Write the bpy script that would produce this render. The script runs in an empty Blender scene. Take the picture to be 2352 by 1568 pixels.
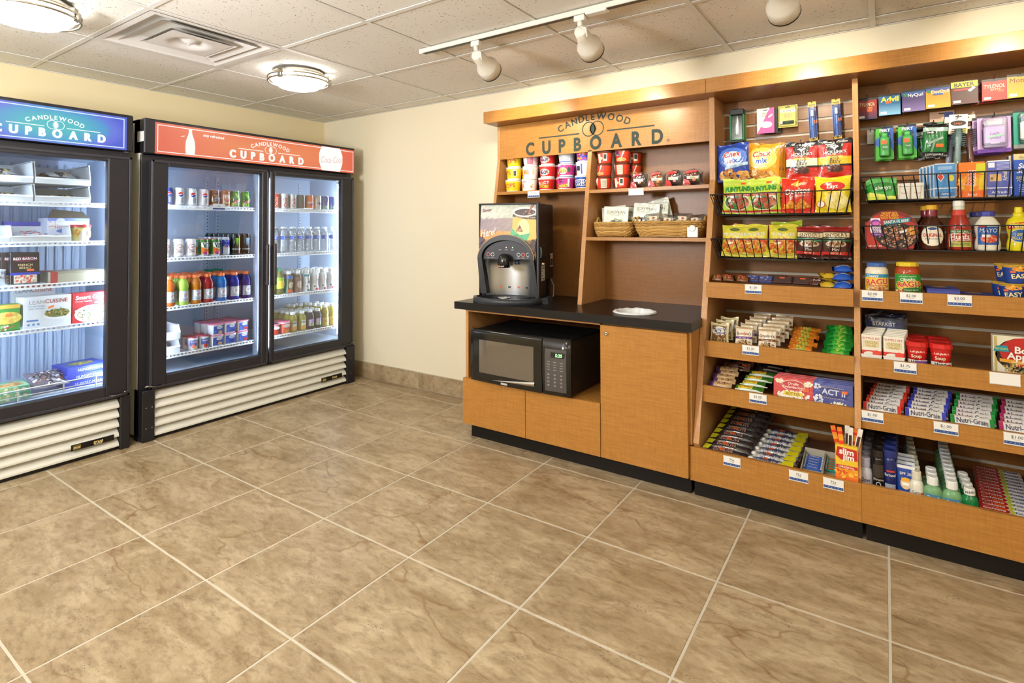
import bpy, math, random
from math import sin, cos, pi
from mathutils import Vector, Matrix
rnd = random.Random(7)
sc = bpy.context.scene
COL = sc.collection
# ---------------------------------------------------------------- camera
cd = bpy.data.cameras.new('camera'); cam = bpy.data.objects.new('camera', cd); COL.objects.link(cam)
cd.sensor_width = 36; cd.lens = 19.4066; cd.shift_x = 0.0049; cd.shift_y = -0.1218; cd.clip_start = .05
cam.location = (4.198, -3.1993, 1.2471)
cam.rotation_euler = (Matrix.Rotation(.599577, 3, 'Z') @ Matrix.Rotation(pi/2+.021986, 3, 'X') @ Matrix.Rotation(-.003413, 3, 'Z')).to_euler()
sc.camera = cam
# ---------------------------------------------------------------- world, exposure
w = bpy.data.worlds.new('world'); sc.world = w; w.use_nodes = True
w.node_tree.nodes['Background'].inputs[0].default_value = (.8, .85, 1, 1); w.node_tree.nodes['Background'].inputs[1].default_value = .3
vs = sc.view_settings
sc.display_settings.display_device = 'sRGB'; vs.view_transform = 'Standard'; vs.look = 'None'; vs.exposure = 0.0; vs.gamma = 1.0; vs.use_curve_mapping = False
cy = sc.cycles
cy.use_denoising = True; cy.max_bounces = 9; cy.diffuse_bounces = 5; cy.glossy_bounces = 4; cy.transmission_bounces = 8; cy.transparent_max_bounces = 16
cy.caustics_reflective = False; cy.caustics_refractive = False; cy.sample_clamp_indirect = 6
# ---------------------------------------------------------------- lamps (added fill lights out of the frame, track spots)
H = 2.2157                                   # ceiling height
def lamp(kind, loc, power, col, size=.3, name='added_room_fill', target=None, spot=None):
    l = bpy.data.lights.new(name, kind); l.energy = power; l.color = col
    if kind == 'AREA': l.shape = 'DISK'; l.size = size
    if kind == 'SPOT': l.spot_size = spot; l.spot_blend = .75; l.shadow_soft_size = size
    if kind == 'POINT': l.shadow_soft_size = size
    o = bpy.data.objects.new(name, l); o.location = loc; COL.objects.link(o)
    if target: o.rotation_euler = (Vector(target)-Vector(loc)).to_track_quat('-Z', 'Y').to_euler()
    return o
FILL_COL = (1, .97, .92)
for x, y, p in ((3.19, -2.43, 11), (5.0, -2.43, 10), (1.6, -4.2, 10), (3.3, -4.3, 11), (5.0, -4.3, 10)):
    lamp('POINT', (x, y, H-.13), p, FILL_COL, .13)  # unseen fill lights added just under the ceiling to brighten the room
SPOTS = [(2.517, 2.40), (3.098, 3.0), (3.888, 3.9), (4.65, 4.65)]      # head x on the track, x it aims at
for hx, tx in SPOTS:
    lamp('SPOT', (hx-.03 if hx < 3.5 else hx, -.78, 2.03), 24, (1, .88, .68), .03, 'track_spot_light', (tx, -.25, 1.86), 1.35)
for x, y, p in ((1.7, -4.6, 40), (3.6, -4.9, 45), (5.4, -3.0, 45)):      # unseen upward fill lights, added to brighten the ceiling
    lamp('AREA', (x, y, 1.75), p, (.90, .94, 1), .4, 'added_up_fill', (x, y, 3))
lamp('AREA', (2.1, -3.7, 1.6), 72, (.95, .97, 1), .5, 'added_up_fill', (1.9, -1.6, 2.6))  # one more added fill light, tilted up at the visible ceiling
DIFF = 17.0                                  # strength of the two ceiling diffusers
TUBE = 85.0                                   # strength of the cooler tubes
# ---------------------------------------------------------------- mesh library
_lc = {}
def lin(c):
    if not isinstance(c, str): return c
    if c not in _lc:
        h = c.lstrip('#')
        if len(h) == 3: h = ''.join(q*2 for q in h)
        v = [int(h[i:i+2], 16)/255 for i in (0, 2, 4)]
        _lc[c] = tuple(q/12.92 if q <= .04045 else ((q+.055)/1.055)**2.4 for q in v)+(1.0,)
    return _lc[c]
class MB:
    """collects shapes, build() links them as ONE mesh object"""
    def __init__(s): s.v = []; s.f = []; s.c = []; s.m = []; s.sm = []; s.M = None; s.mi = 0
    def add(s, p):
        p = Vector(p)
        s.v.append(s.M @ p if s.M is not None else p); return len(s.v)-1
    def fi(s, idx, col, smooth=False):
        s.f.append(tuple(idx)); s.c.append([lin(q) for q in col] if isinstance(col, list) else lin(col)); s.m.append(s.mi); s.sm.append(smooth)
    def face(s, pts, col, smooth=False): s.fi([s.add(p) for p in pts], col, smooth)
    def box(s, x0, y0, z0, x1, y1, z1, col='#fff', b=0):
        if b <= 0:
            i = [s.add((x, y, z)) for z in (z0, z1) for y in (y0, y1) for x in (x0, x1)]
            for q in ((0,2,3,1), (4,5,7,6), (0,1,5,4), (2,6,7,3), (0,4,6,2), (1,3,7,5)): s.fi([i[k] for k in q], col)
            return
        b = min(b, (x1-x0)*.45, (y1-y0)*.45, (z1-z0)*.45)
        X, Y, Z = (x0, x1), (y0, y1), (z0, z1); V = {}
        for i in (0, 1):
            for j in (0, 1):
                for k in (0, 1):
                    sx, sy, sz = b*(1-2*i), b*(1-2*j), b*(1-2*k)
                    V[i,j,k] = (s.add((X[i], Y[j]+sy, Z[k]+sz)), s.add((X[i]+sx, Y[j], Z[k]+sz)), s.add((X[i]+sx, Y[j]+sy, Z[k])))
        def q(a, flip): s.fi(a[::-1] if flip else a, col)
        for i in (0, 1): q([V[i,0,0][0], V[i,0,1][0], V[i,1,1][0], V[i,1,0][0]], i == 1)
        for j in (0, 1): q([V[0,j,0][1], V[1,j,0][1], V[1,j,1][1], V[0,j,1][1]], j == 1)
        for k in (0, 1): q([V[0,0,k][2], V[0,1,k][2], V[1,1,k][2], V[1,0,k][2]], k == 1)
        for i in (0, 1):
            for j in (0, 1): q([V[i,j,0][0], V[i,j,1][0], V[i,j,1][1], V[i,j,0][1]], (i+j) % 2 == 0)
            for k in (0, 1): q([V[i,0,k][0], V[i,1,k][0], V[i,1,k][2], V[i,0,k][2]], (i+k) % 2 == 1)
        for j in (0, 1):
            for k in (0, 1): q([V[0,j,k][1], V[1,j,k][1], V[1,j,k][2], V[0,j,k][2]], (j+k) % 2 == 0)
        for i in (0, 1):
            for j in (0, 1):
                for k in (0, 1): q(list(V[i,j,k]), (i+j+k) % 2 == 1)
    def grid(s, P, col, smooth=True, wrap=False):
        n, m = len(P), len(P[0]); I = [[s.add(p) for p in r] for r in P]
        for a in range(n-1):
            for b in range(m if wrap else m-1):
                c = col(a, b) if callable(col) else col
                s.fi((I[a][b], I[a][(b+1) % m], I[a+1][(b+1) % m], I[a+1][b]), c, smooth)
        return I
    def lathe(s, prof, seg=16, col='#fff', cx=0, cy=0, smooth=True, caps=True, sq=0, sx=1, sy=1):
        """prof: (radius, z[, colour of the band above]); sq > 0 squares the section; sx, sy flatten it"""
        P = []
        for p in prof:
            row = []
            for k in range(seg):
                a = 2*pi*k/seg; ca, sa = cos(a), sin(a); r = p[0]
                if sq: r = r*(1-sq)+sq*r/max(abs(ca), abs(sa))
                row.append((cx+r*ca*sx, cy+r*sa*sy, p[1]))
            P.append(row)
        I = s.grid(P, lambda a, b: prof[a][2] if len(prof[a]) > 2 else col, smooth, True)
        if caps:
            if prof[0][0] > 1e-5: s.fi(I[0][::-1], prof[0][2] if len(prof[0]) > 2 else col)
            if prof[-1][0] > 1e-5: s.fi(I[-1], prof[-1][2] if len(prof[-1]) > 2 else col)
    def tube(s, pts, r, seg=6, col='#fff', closed=False, smooth=True):
        pts = [Vector(p) for p in pts]; n = len(pts); P = []
        for k, p in enumerate(pts):
            a = pts[(k-1) % n] if (closed or k) else p; b = pts[(k+1) % n] if (closed or k < n-1) else p
            t = (b-a).normalized()
            if k == 0:
                u = t.cross(Vector((0, 0, 1)))
                if u.length < 1e-2: u = t.cross(Vector((0, 1, 0)))
            else: u = u-t*u.dot(t)
            u.normalize(); v = u.cross(t); rr = r[k] if isinstance(r, (list, tuple)) else r
            P.append([p+u*(rr*cos(2*pi*j/seg))+v*(rr*sin(2*pi*j/seg)) for j in range(seg)])
        if closed: P.append(P[0])
        I = s.grid(P, col, smooth, True)
        if not closed: s.fi(I[0], col); s.fi(I[-1][::-1], col)
    def prism(s, pts, axis, a, b, col='#fff'):
        """outline pts in the two other axes, extruded along axis from a to b"""
        def mk(p, q): return {'x': (q, p[0], p[1]), 'y': (p[0], q, p[1]), 'z': (p[0], p[1], q)}[axis]
        A = [s.add(mk(p, a)) for p in pts]; B = [s.add(mk(p, b)) for p in pts]; n = len(pts)
        s.fi(A, col); s.fi(B[::-1], col)
        for k in range(n): s.fi((A[k], B[k], B[(k+1) % n], A[(k+1) % n]), col)
    def mesh(s, name, mats):
        me = bpy.data.meshes.new(name); me.from_pydata([tuple(v) for v in s.v], [], s.f)
        ca = me.color_attributes.new('Col', 'FLOAT_COLOR', 'CORNER'); arr = []
        for f, c in zip(s.f, s.c):
            if isinstance(c, list):
                for q in c: arr.extend(q)
            else: arr.extend(c*len(f))
        ca.data.foreach_set('color', arr)
        me.polygons.foreach_set('use_smooth', s.sm)
        mats = mats if isinstance(mats, (list, tuple)) else [mats]
        for m in mats: me.materials.append(M[m] if isinstance(m, str) else m)
        if len(mats) > 1: me.polygons.foreach_set('material_index', s.m)
        me.update(); return me
    def build(s, name, mats, parent=None, loc=None): return ob(name, s.mesh(name, mats), parent, loc)
def ob(name, me, parent=None, loc=None, rz=0):
    o = bpy.data.objects.new(name, me); COL.objects.link(o)
    if parent: o.parent = parent
    if loc: o.location = loc
    if rz: o.rotation_euler = (0, 0, rz)
    return o
def tag(o, label=None, cat=None, group=None, kind=None):
    if label: o['label'] = label
    if cat: o['category'] = cat
    if group: o['group'] = group
    if kind: o['kind'] = kind
    return o
def thing(name, label, cat, loc=(0, 0, 0), rz=0, group=None):
    o = ob(name, None, None, loc, rz); o.empty_display_size = .05; return tag(o, label, cat, group)
def struct(mb, name, mats): return tag(mb.build(name, mats), kind='structure')
# ---------------------------------------------------------------- flat print: lettering, rectangles, ellipses laid on a surface
_tx = {}
def glyphs(t, bold=0, shear=0):
    if 'M' in t: bold = 0                                           # this letter folds over itself when swollen
    k = (t, bold, shear)
    if k not in _tx:
        c = bpy.data.curves.new('t', 'FONT'); c.body = t; c.resolution_u = 8 if len(t) == 1 else 3; c.offset = bold*.0085; c.shear = shear; c.align_x = 'CENTER'
        o = bpy.data.objects.new('t', c); m = o.to_mesh()
        vs_ = [(v.co.x/.713, v.co.y/.713) for v in m.vertices]; fs = [tuple(p.vertices) for p in m.polygons]
        o.to_mesh_clear(); bpy.data.objects.remove(o); bpy.data.curves.remove(c)
        xs = [v[0] for v in vs_] or [0]; x0, x1 = min(xs), max(xs); _tx[k] = ([(x-(x0+x1)/2, y) for x, y in vs_], fs, max(x1-x0, .01))
    return _tx[k]
def put_text(mb, mp, t, cx, cy, h, maxw, col, z, rot=0, bold=1, shear=0, track=1.0):
    v, f, W = glyphs(t, bold, shear); sx = h*track
    if maxw and W*sx > maxw: sx = maxw/W
    ca, sa = cos(rot), sin(rot); I = []
    for x, y in v:
        x, y = x*sx, (y-.5)*h
        I.append(mb.add(mp(cx+x*ca-y*sa, cy+x*sa+y*ca, z)))
    for q in f: mb.fi([I[k] for k in q], col)
def deco(mb, spec, mp, w, h, lay=.0004, sub=5):
    """spec in fractions of w, h: r rect, e ellipse, p polygon, t text, x scattered bits"""
    up = 0
    for k, s in enumerate(spec):
        z = lay*(1+.7*k)+up; o = s[0]
        if o == 'r':
            x0, y0, x1, y1 = s[1]*w, s[2]*h, s[3]*w, s[4]*h; n = sub
            c2 = s[6] if len(s) > 6 else None
            P = [[mp(x0+(x1-x0)*i/n, y0+(y1-y0)*j/n, z) for i in range(n+1)] for j in range(n+1)]
            if c2:
                A, B = lin(s[5]), lin(c2)
                g = [tuple(A[q]+(B[q]-A[q])*j/n for q in range(4)) for j in range(n+1)]
                mb.grid(P, lambda a, b: [g[a], g[a], g[a+1], g[a+1]], True)
            else: mb.grid(P, s[5], True)
        elif o == 'e':
            cx, cyy, rx, ry = s[1]*w, s[2]*h, s[3]*w, s[4]*h; n = 16
            c = mb.add(mp(cx, cyy, z)); R = []
            qs = (.33, .67, 1) if sub > 6 else (1,)
            for q in qs: R.append([mb.add(mp(cx+rx*q*cos(2*pi*i/n), cyy+ry*q*sin(2*pi*i/n), z)) for i in range(n)])
            for i in range(n):
                j = (i+1) % n; mb.fi((c, R[0][i], R[0][j]), s[5], True)
                for A, B in zip(R, R[1:]): mb.fi((A[i], B[i], B[j], A[j]), s[5], True)
        elif o == 'p':
            pts = [(a*w, b*h) for a, b in s[1]]; cx = sum(p[0] for p in pts)/len(pts); cyy = sum(p[1] for p in pts)/len(pts)
            def tri(A, B, C, d):
                if d:
                    ab, bc, ca_ = [((p[0]+q[0])/2, (p[1]+q[1])/2) for p, q in ((A, B), (B, C), (C, A))]
                    for t in ((A, ab, ca_), (ab, B, bc), (ca_, bc, C), (ab, bc, ca_)): tri(*t, d-1)
                else: mb.fi([mb.add(mp(p[0], p[1], z)) for p in (A, B, C)], s[2])
            for i in range(len(pts)): tri((cx, cyy), pts[i], pts[(i+1) % len(pts)], 2 if sub > 6 else 0)
        elif o == 't':
            # t, cx, cy, height, max width, colour, text[, rot, bold, shear]
            e = list(s[7:])+[0, 1, 0][len(s[7:]):]
            put_text(mb, mp, s[6], s[1]*w, s[2]*h, s[3]*h, s[4]*w, s[5], z, e[0], e[1], e[2])
        elif o == 'x':
            # x, cx, cy, rx, ry, count, colours, size (fraction of w)
            r = random.Random(str(s)); sz = s[7]*w; step = max(1e-5, .0006/s[5]); up += step*s[5]
            for q in range(s[5]):
                a = r.random()*2*pi; d = math.sqrt(r.random()); x = s[1]*w+d*cos(a)*s[3]*w; y = s[2]*h+d*sin(a)*s[4]*h
                b = r.random()*pi; e = sz*(.7+.6*r.random()); g = .55+.4*r.random(); zz = z+step*q
                I = [mb.add(mp(x+e*cos(t)*cos(b)-e*g*sin(t)*sin(b), y+e*cos(t)*sin(b)+e*g*sin(t)*cos(b), zz)) for t in (0, 1.05, 2.1, 3.14, 4.19, 5.24)]
                mb.fi(I, r.choice(s[6]), True)
def plane_mp(o, U, V):
    o, U, V = Vector(o), Vector(U), Vector(V); N = U.cross(V)
    return lambda u, v, z: o+U*u+V*v+N*z
def front_mp(x0, y, z0): return plane_mp((x0, y, z0), (1, 0, 0), (0, 0, 1))        # a face turned to -y
def cyl_mp(r, z0, w, a0=-pi/2, cx=0, cy=0, sx=1, sy=1):
    def f(u, v, z):
        a = a0+(u-w/2)/r; return Vector((cx+(r+z)*cos(a)*sx, cy+(r+z)*sin(a)*sy, z0+v))
    return f
# ---------------------------------------------------------------- materials
M = {}
def nt(name):
    m = bpy.data.materials.new(name); m.use_nodes = True; M[name] = m
    return m, m.node_tree.nodes, m.node_tree.links, m.node_tree.nodes['Principled BSDF']
def mat_col(name, rough=.4, metal=0, spec=.5, alpha=None, bump=0, bs=60, coat=0, trans=0, emit=0):
    """pigment comes from the mesh's Col attribute"""
    m, n, l, b = nt(name); a = n.new('ShaderNodeVertexColor'); a.layer_name = 'Col'
    l.new(a.outputs[0], b.inputs['Base Color']); b.inputs['Roughness'].default_value = rough; b.inputs['Metallic'].default_value = metal
    b.inputs['Specular IOR Level'].default_value = spec; b.inputs['Coat Weight'].default_value = coat
    if trans: b.inputs['Transmission Weight'].default_value = trans; b.inputs['IOR'].default_value = 1.33
    if alpha is not None: b.inputs['Alpha'].default_value = alpha
    if emit:
        l.new(a.outputs[0], b.inputs['Emission Color']); b.inputs['Emission Strength'].default_value = emit
        l.remove(b.inputs['Base Color'].links[0]); b.inputs['Base Color'].default_value = (.05, .05, .05, 1)
    if bump:
        t = n.new('ShaderNodeTexNoise'); t.inputs['Scale'].default_value = bs; t.inputs['Detail'].default_value = 2
        c = n.new('ShaderNodeTexCoord'); l.new(c.outputs['Object'], t.inputs['Vector'])
        u = n.new('ShaderNodeBump'); u.inputs['Strength'].default_value = bump; u.inputs['Distance'].default_value = .01
        l.new(t.outputs['Fac'], u.inputs['Height']); l.new(u.outputs[0], b.inputs['Normal'])
    return m
mat_col('paper', .55); mat_col('plastic', .32); mat_col('gloss', .12); mat_col('foil', .22, 0, .6, bump=.25, bs=45)
mat_col('metal', .28, 1); mat_col('satin', .42, 0, .4); mat_col('rubber', .6, 0, .3); mat_col('lit', .4, emit=.95)
mat_col('liquid', .06, 0, .6, trans=.35); mat_col('matte', .8, 0, .2); mat_col('wicker', .65, 0, .25); mat_col('powder', .45, 0, .4)
def clear(name, tint=(.95, .97, 1), refl=.10, rough=.03, opac=.0, body=(.9, .93, .95)):
    """thin clear sheet: see-through with a Fresnel reflection, and a little milky body"""
    m, n, l, b = nt(name); out = n['Material Output']
    t = n.new('ShaderNodeBsdfTransparent'); t.inputs[0].default_value = tint+(1,)
    g = n.new('ShaderNodeBsdfGlossy'); g.inputs['Roughness'].default_value = rough
    fr = n.new('ShaderNodeLayerWeight'); fr.inputs[0].default_value = .35
    mx = n.new('ShaderNodeMixShader'); mm = n.new('ShaderNodeMath'); mm.operation = 'MULTIPLY_ADD'; mm.inputs[1].default_value = .6; mm.inputs[2].default_value = refl*.4
    l.new(fr.outputs['Fresnel'], mm.inputs[0]); l.new(mm.outputs[0], mx.inputs[0]); l.new(t.outputs[0], mx.inputs[1]); l.new(g.outputs[0], mx.inputs[2])
    src = mx
    if opac:
        d = n.new('ShaderNodeBsdfDiffuse'); d.inputs[0].default_value = body+(1,); m2 = n.new('ShaderNodeMixShader'); m2.inputs[0].default_value = opac
        l.new(mx.outputs[0], m2.inputs[1]); l.new(d.outputs[0], m2.inputs[2]); src = m2
    l.new(src.outputs[0], out.inputs['Surface']); n.remove(b); return m
clear('pane', (.93, .96, .98), .10); clear('blister', (.97, .98, .98), .05, .12); clear('water', (.90, .95, .99), .35, .05, .22, (.8, .88, .95)); clear('wrap', (.97, .97, .97), .3, .1, .03)
def emitter(name, col, s):
    m, n, l, b = nt(name); b.inputs['Base Color'].default_value = (.9, .9, .9, 1)
    b.inputs['Emission Color'].default_value = col+(1,); b.inputs['Emission Strength'].default_value = s
emitter('lamp_glow', (1, .97, .90), DIFF); emitter('tube_glow', (.80, .90, 1), TUBE); emitter('spot_glow', (1, .9, .7), 12)
emitter('led_green', (.1, 1, .1), 3); emitter('led_red', (1, .08, .05), 4)
def ramp(n, pts):
    r = n.new('ShaderNodeValToRGB'); e = r.color_ramp.elements
    while len(e) < len(pts): e.new(.5)
    for q, (p, c) in zip(e, pts): q.position = p; q.color = lin(c)
    return r
def noise(n, l, vec, scale, detail=4, rough=.55, dist=0):
    t = n.new('ShaderNodeTexNoise'); t.inputs['Scale'].default_value = scale; t.inputs['Detail'].default_value = detail
    t.inputs['Roughness'].default_value = rough; t.inputs['Distortion'].default_value = dist; l.new(vec, t.inputs['Vector']); return t
def mixc(n, l, fac, a, b, mode='MIX'):
    x = n.new('ShaderNodeMix'); x.data_type = 'RGBA'; x.blend_type = mode
    for src, i in ((fac, 0), (a, 6), (b, 7)):
        if isinstance(src, (int, float)): x.inputs[i].default_value = src
        elif isinstance(src, (str, tuple)): x.inputs[i].default_value = lin(src)
        else: l.new(src, x.inputs[i])
    return x.outputs[2]
def wood(name, dark, light, grain='x', rough=.33):
    m, n, l, b = nt(name); c = n.new('ShaderNodeTexCoord'); mp = n.new('ShaderNodeMapping')
    mp.inputs['Scale'].default_value = {'x': (3, 30, 60), 'z': (60, 30, 3)}[grain]; l.new(c.outputs['Object'], mp.inputs[0])
    a = noise(n, l, mp.outputs[0], 3.2, 5, .6, .4)
    m2 = n.new('ShaderNodeMapping'); m2.inputs['Scale'].default_value = {'x': (70, 20, 6), 'z': (6, 20, 70)}[grain]; l.new(c.outputs['Object'], m2.inputs[0])
    f = noise(n, l, m2.outputs[0], 2.2, 3, .6)
    r = ramp(n, [(.28, dark), (.72, light)]); l.new(a.outputs['Fac'], r.inputs[0])
    r2 = ramp(n, [(.3, '#e4e0da'), (.66, '#fff')]); l.new(f.outputs['Fac'], r2.inputs[0])
    l.new(mixc(n, l, .55, r.outputs[0], r2.outputs[0], 'MULTIPLY'), b.inputs['Base Color'])
    b.inputs['Roughness'].default_value = rough; b.inputs['Specular IOR Level'].default_value = .35
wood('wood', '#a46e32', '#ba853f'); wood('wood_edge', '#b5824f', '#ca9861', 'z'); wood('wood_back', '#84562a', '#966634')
def paint(name, col, scale=180, bump=.06, rough=.7):
    m, n, l, b = nt(name); c = n.new('ShaderNodeTexCoord'); t = noise(n, l, c.outputs['Object'], scale, 2)
    b.inputs['Base Color'].default_value = lin(col); b.inputs['Roughness'].default_value = rough; b.inputs['Specular IOR Level'].default_value = .25
    u = n.new('ShaderNodeBump'); u.inputs['Strength'].default_value = bump; u.inputs['Distance'].default_value = .004; l.new(t.outputs['Fac'], u.inputs['Height']); l.new(u.outputs[0], b.inputs['Normal'])
paint('wall_paint', '#e8dec4'); paint('wall_left_tone', '#e6d7b0'); paint('grout', '#c9c2b0', 300, .3, .8); paint('black_laminate', '#1d1a19', 300, .05, .30); paint('black_plinth', '#15120f', 300, .03, .5)
paint('tee_bar', '#dcd9d2', 50, .0, .45); paint('fridge_cream', '#d9d6c4', 200, .02, .4); paint('liner', '#aebfd6', 100, .0, .35)
def floor_tile():
    m, n, l, b = nt('floor_tile'); c = n.new('ShaderNodeTexCoord'); oi = n.new('ShaderNodeObjectInfo')
    ad = n.new('ShaderNodeVectorMath'); ad.operation = 'MULTIPLY_ADD'
    cx = n.new('ShaderNodeCombineXYZ'); 
    for i in range(3): l.new(oi.outputs['Random'], cx.inputs[i])
    l.new(cx.outputs[0], ad.inputs[0]); ad.inputs[1].default_value = (37, 61, 13); l.new(c.outputs['Object'], ad.inputs[2])
    st = n.new('ShaderNodeMapping'); st.inputs['Scale'].default_value = (.8, 1.8, 1); st.inputs['Rotation'].default_value = (0, 0, .5); l.new(ad.outputs[0], st.inputs[0]); v = st.outputs[0]
    a = noise(n, l, v, 5.5, 10, .72, .6)
    r = ramp(n, [(.2, '#7c674b'), (.38, '#95805f'), (.5, '#a69273'), (.64, '#baa888'), (.8, '#c6b898')]); l.new(a.outputs['Fac'], r.inputs[0])
    g = noise(n, l, v, 24, 5, .7); r2 = ramp(n, [(.30, '#a39279'), (.52, '#fff')]); l.new(g.outputs['Fac'], r2.inputs[0])
    col = mixc(n, l, .6, r.outputs[0], r2.outputs[0], 'MULTIPLY')
    # cracks: thin lines between large distorted cells
    d = noise(n, l, v, 3, 3, .6); mx = n.new('ShaderNodeVectorMath'); mx.operation = 'MULTIPLY_ADD'; mx.inputs[1].default_value = (.35, .35, .35)
    l.new(d.outputs['Color'], mx.inputs[0]); l.new(v, mx.inputs[2])
    vo = n.new('ShaderNodeTexVoronoi'); vo.feature = 'DISTANCE_TO_EDGE'; vo.inputs['Scale'].default_value = 1.5; l.new(mx.outputs[0], vo.inputs['Vector'])
    vr = ramp(n, [(.0, '#fff'), (.013, '#000')]); l.new(vo.outputs[0], vr.inputs[0])
    gate = noise(n, l, v, 1.6, 2); gr = ramp(n, [(.47, '#000'), (.56, '#ddd')]); l.new(gate.outputs['Fac'], gr.inputs[0])
    vm = mixc(n, l, 1.0, vr.outputs[0], gr.outputs[0], 'MULTIPLY')
    col = mixc(n, l, vm, col, '#7a5a36')
    # pits gathered in patches
    p = n.new('ShaderNodeTexVoronoi'); p.inputs['Scale'].default_value = 95; l.new(v, p.inputs['Vector'])
    pr = ramp(n, [(.18, '#fff'), (.30, '#000')]); l.new(p.outputs['Distance'], pr.inputs[0])
    pg = noise(n, l, v, 6.5, 4, .6); pgr = ramp(n, [(.56, '#000'), (.63, '#ddd')]); l.new(pg.outputs['Fac'], pgr.inputs[0])
    col = mixc(n, l, mixc(n, l, 1.0, pr.outputs[0], pgr.outputs[0], 'MULTIPLY'), col, '#54443a')
    l.new(col, b.inputs['Base Color']); b.inputs['Specular IOR Level'].default_value = .42
    rr = n.new('ShaderNodeMapRange'); rr.inputs[3].default_value = .26; rr.inputs[4].default_value = .5; l.new(g.outputs['Fac'], rr.inputs[0]); l.new(rr.outputs[0], b.inputs['Roughness'])
    u = n.new('ShaderNodeBump'); u.inputs['Strength'].default_value = .12; u.inputs['Distance'].default_value = .004; l.new(g.outputs['Fac'], u.inputs['Height']); l.new(u.outputs[0], b.inputs['Normal'])
floor_tile()
def ceiling_tile():
    m, n, l, b = nt('ceiling_tile'); c = n.new('ShaderNodeTexCoord'); oi = n.new('ShaderNodeObjectInfo')
    v = n.new('ShaderNodeTexVoronoi'); v.inputs['Scale'].default_value = 62; v.inputs['Randomness'].default_value = 1
    l.new(c.outputs['Object'], v.inputs['Vector'])
    r = ramp(n, [(.13, '#6f675e'), (.22, '#e4e0d8')]); l.new(v.outputs['Distance'], r.inputs[0])
    gt = noise(n, l, c.outputs['Object'], 30, 2); g = ramp(n, [(.46, '#000'), (.52, '#fff')]); l.new(gt.outputs['Fac'], g.inputs[0])
    l.new(mixc(n, l, g.outputs[0], '#e4e0d8', r.outputs[0]), b.inputs['Base Color']); b.inputs['Roughness'].default_value = .9; b.inputs['Specular IOR Level'].default_value = .1
    t = noise(n, l, c.outputs['Object'], 220, 3); u = n.new('ShaderNodeBump'); u.inputs['Strength'].default_value = .25; u.inputs['Distance'].default_value = .003; l.new(t.outputs['Fac'], u.inputs['Height']); l.new(u.outputs[0], b.inputs['Normal'])
ceiling_tile()
# ================================================================ THE ROOM
RX, RY = 6.2, -5.6
m = MB(); m.box(-.1, RY, -.06, RX, 0, -.0018); FLOOR = struct(m, 'floor', 'grout')
TS, TY, FX, FY = .5032, .5044, 1.677, -.6467
def cuts(a, step, lo, hi):
    k = math.ceil((lo-a)/step-1e-6); xs = []
    while a+k*step < hi-1e-6: xs.append(a+k*step); k += 1
    xs = [lo]+[x for x in xs if x > lo+.02]+[hi]
    return xs
GX, GY = cuts(FX, TS, 0, RX), cuts(FY, TY, RY, 0)
_tm = {}
def tile(nm, x0, x1, y0, y1, z0, z1, gap, mat, parent, b):
    """one floor or ceiling tile; equal sizes share a mesh; rims a little ragged"""
    key = (nm, round(x1-x0, 3), round(y1-y0, 3), rnd.randrange(3))
    if key not in _tm:
        w, h = (x1-x0-gap)/2, (y1-y0-gap)/2; q = MB()
        if nm == 'tile':
            n = 9; rim = []
            for k in range(4*n):
                s, t = divmod(k, n); t = t/n; j = 1-rnd.random()*.004
                rim.append({0: (-w+2*w*t, -h), 1: (w, -h+2*h*t), 2: (w-2*w*t, h), 3: (-w, h-2*h*t)}[s]+(j,))
            top = [q.add((x*j*.994, y*j*.994, z1)) for x, y, j in rim]; mid = [q.add((x*j, y*j, z1-.0016)) for x, y, j in rim]; bot = [q.add((x, y, z0)) for x, y, j in rim]
            q.fi(top, '#fff')
            for A, B in ((mid, top), (bot, mid)):
                for k in range(4*n): q.fi((A[k], A[(k+1) % (4*n)], B[(k+1) % (4*n)], B[k]), '#fff')
        else: q.box(-w, -h, z0, w, h, z1, '#fff', b)
        _tm[key] = q.mesh(nm, mat)
    return ob(nm, _tm[key], parent, ((x0+x1)/2, (y0+y1)/2, 0))
for a in range(len(GX)-1):
    for b in range(len(GY)-1): tile('tile', GX[a], GX[a+1], GY[b], GY[b+1], -.01, 0, .007, 'floor_tile', FLOOR, 0)
m = MB(); m.box(-.1, RY-.1, 0, 0, .1, H+.1); struct(m, 'wall_left', 'wall_left_tone')  # left wall in a yellower tone than the other walls
m = MB(); m.box(0, 0, 0, RX+.1, .1, H+.1); struct(m, 'wall_right', 'wall_paint')
m = MB(); m.box(RX, RY-.1, 0, RX+.1, 0, H+.1); struct(m, 'wall_far', 'wall_paint')
m = MB(); m.box(0, RY-.1, 0, RX, RY, H+.1); struct(m, 'wall_rear', 'wall_paint')
# skirting of cut floor tiles
def skirting(nm, along, end, joints):
    base = MB()
    if along == 'x': base.box(0, -.007, 0, end, 0, .131)
    else: base.box(0, end, 0, .007, 0, .131)
    B = struct(base, nm, 'grout'); xs = [0]+joints+[end]; xs.sort()
    for a, b in zip(xs, xs[1:]):
        if b-a < .03: continue
        q = MB(); n = 8; W = b-a-.006
        top = [(-W/2+W*k/n, .128+(rnd.random()-.5)*.004) for k in range(n+1)]
        pts = [(W/2, .003), (-W/2, .003)] + top
        if along == 'x': q.prism(pts, 'y', -.011, -.004); o = q.build('tile', 'floor_tile', B, ((a+b)/2, 0, 0))
        else: q.prism(pts, 'x', .004, .011); o = q.build('tile', 'floor_tile', B, (0, (a+b)/2, 0))
skirting('baseboard_right', 'x', 2.12, [x for x in GX if .02 < x < 2.0])
skirting('baseboard_left', 'y', -2.8, [y for y in GY if -2.7 < y < -.02])
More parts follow.
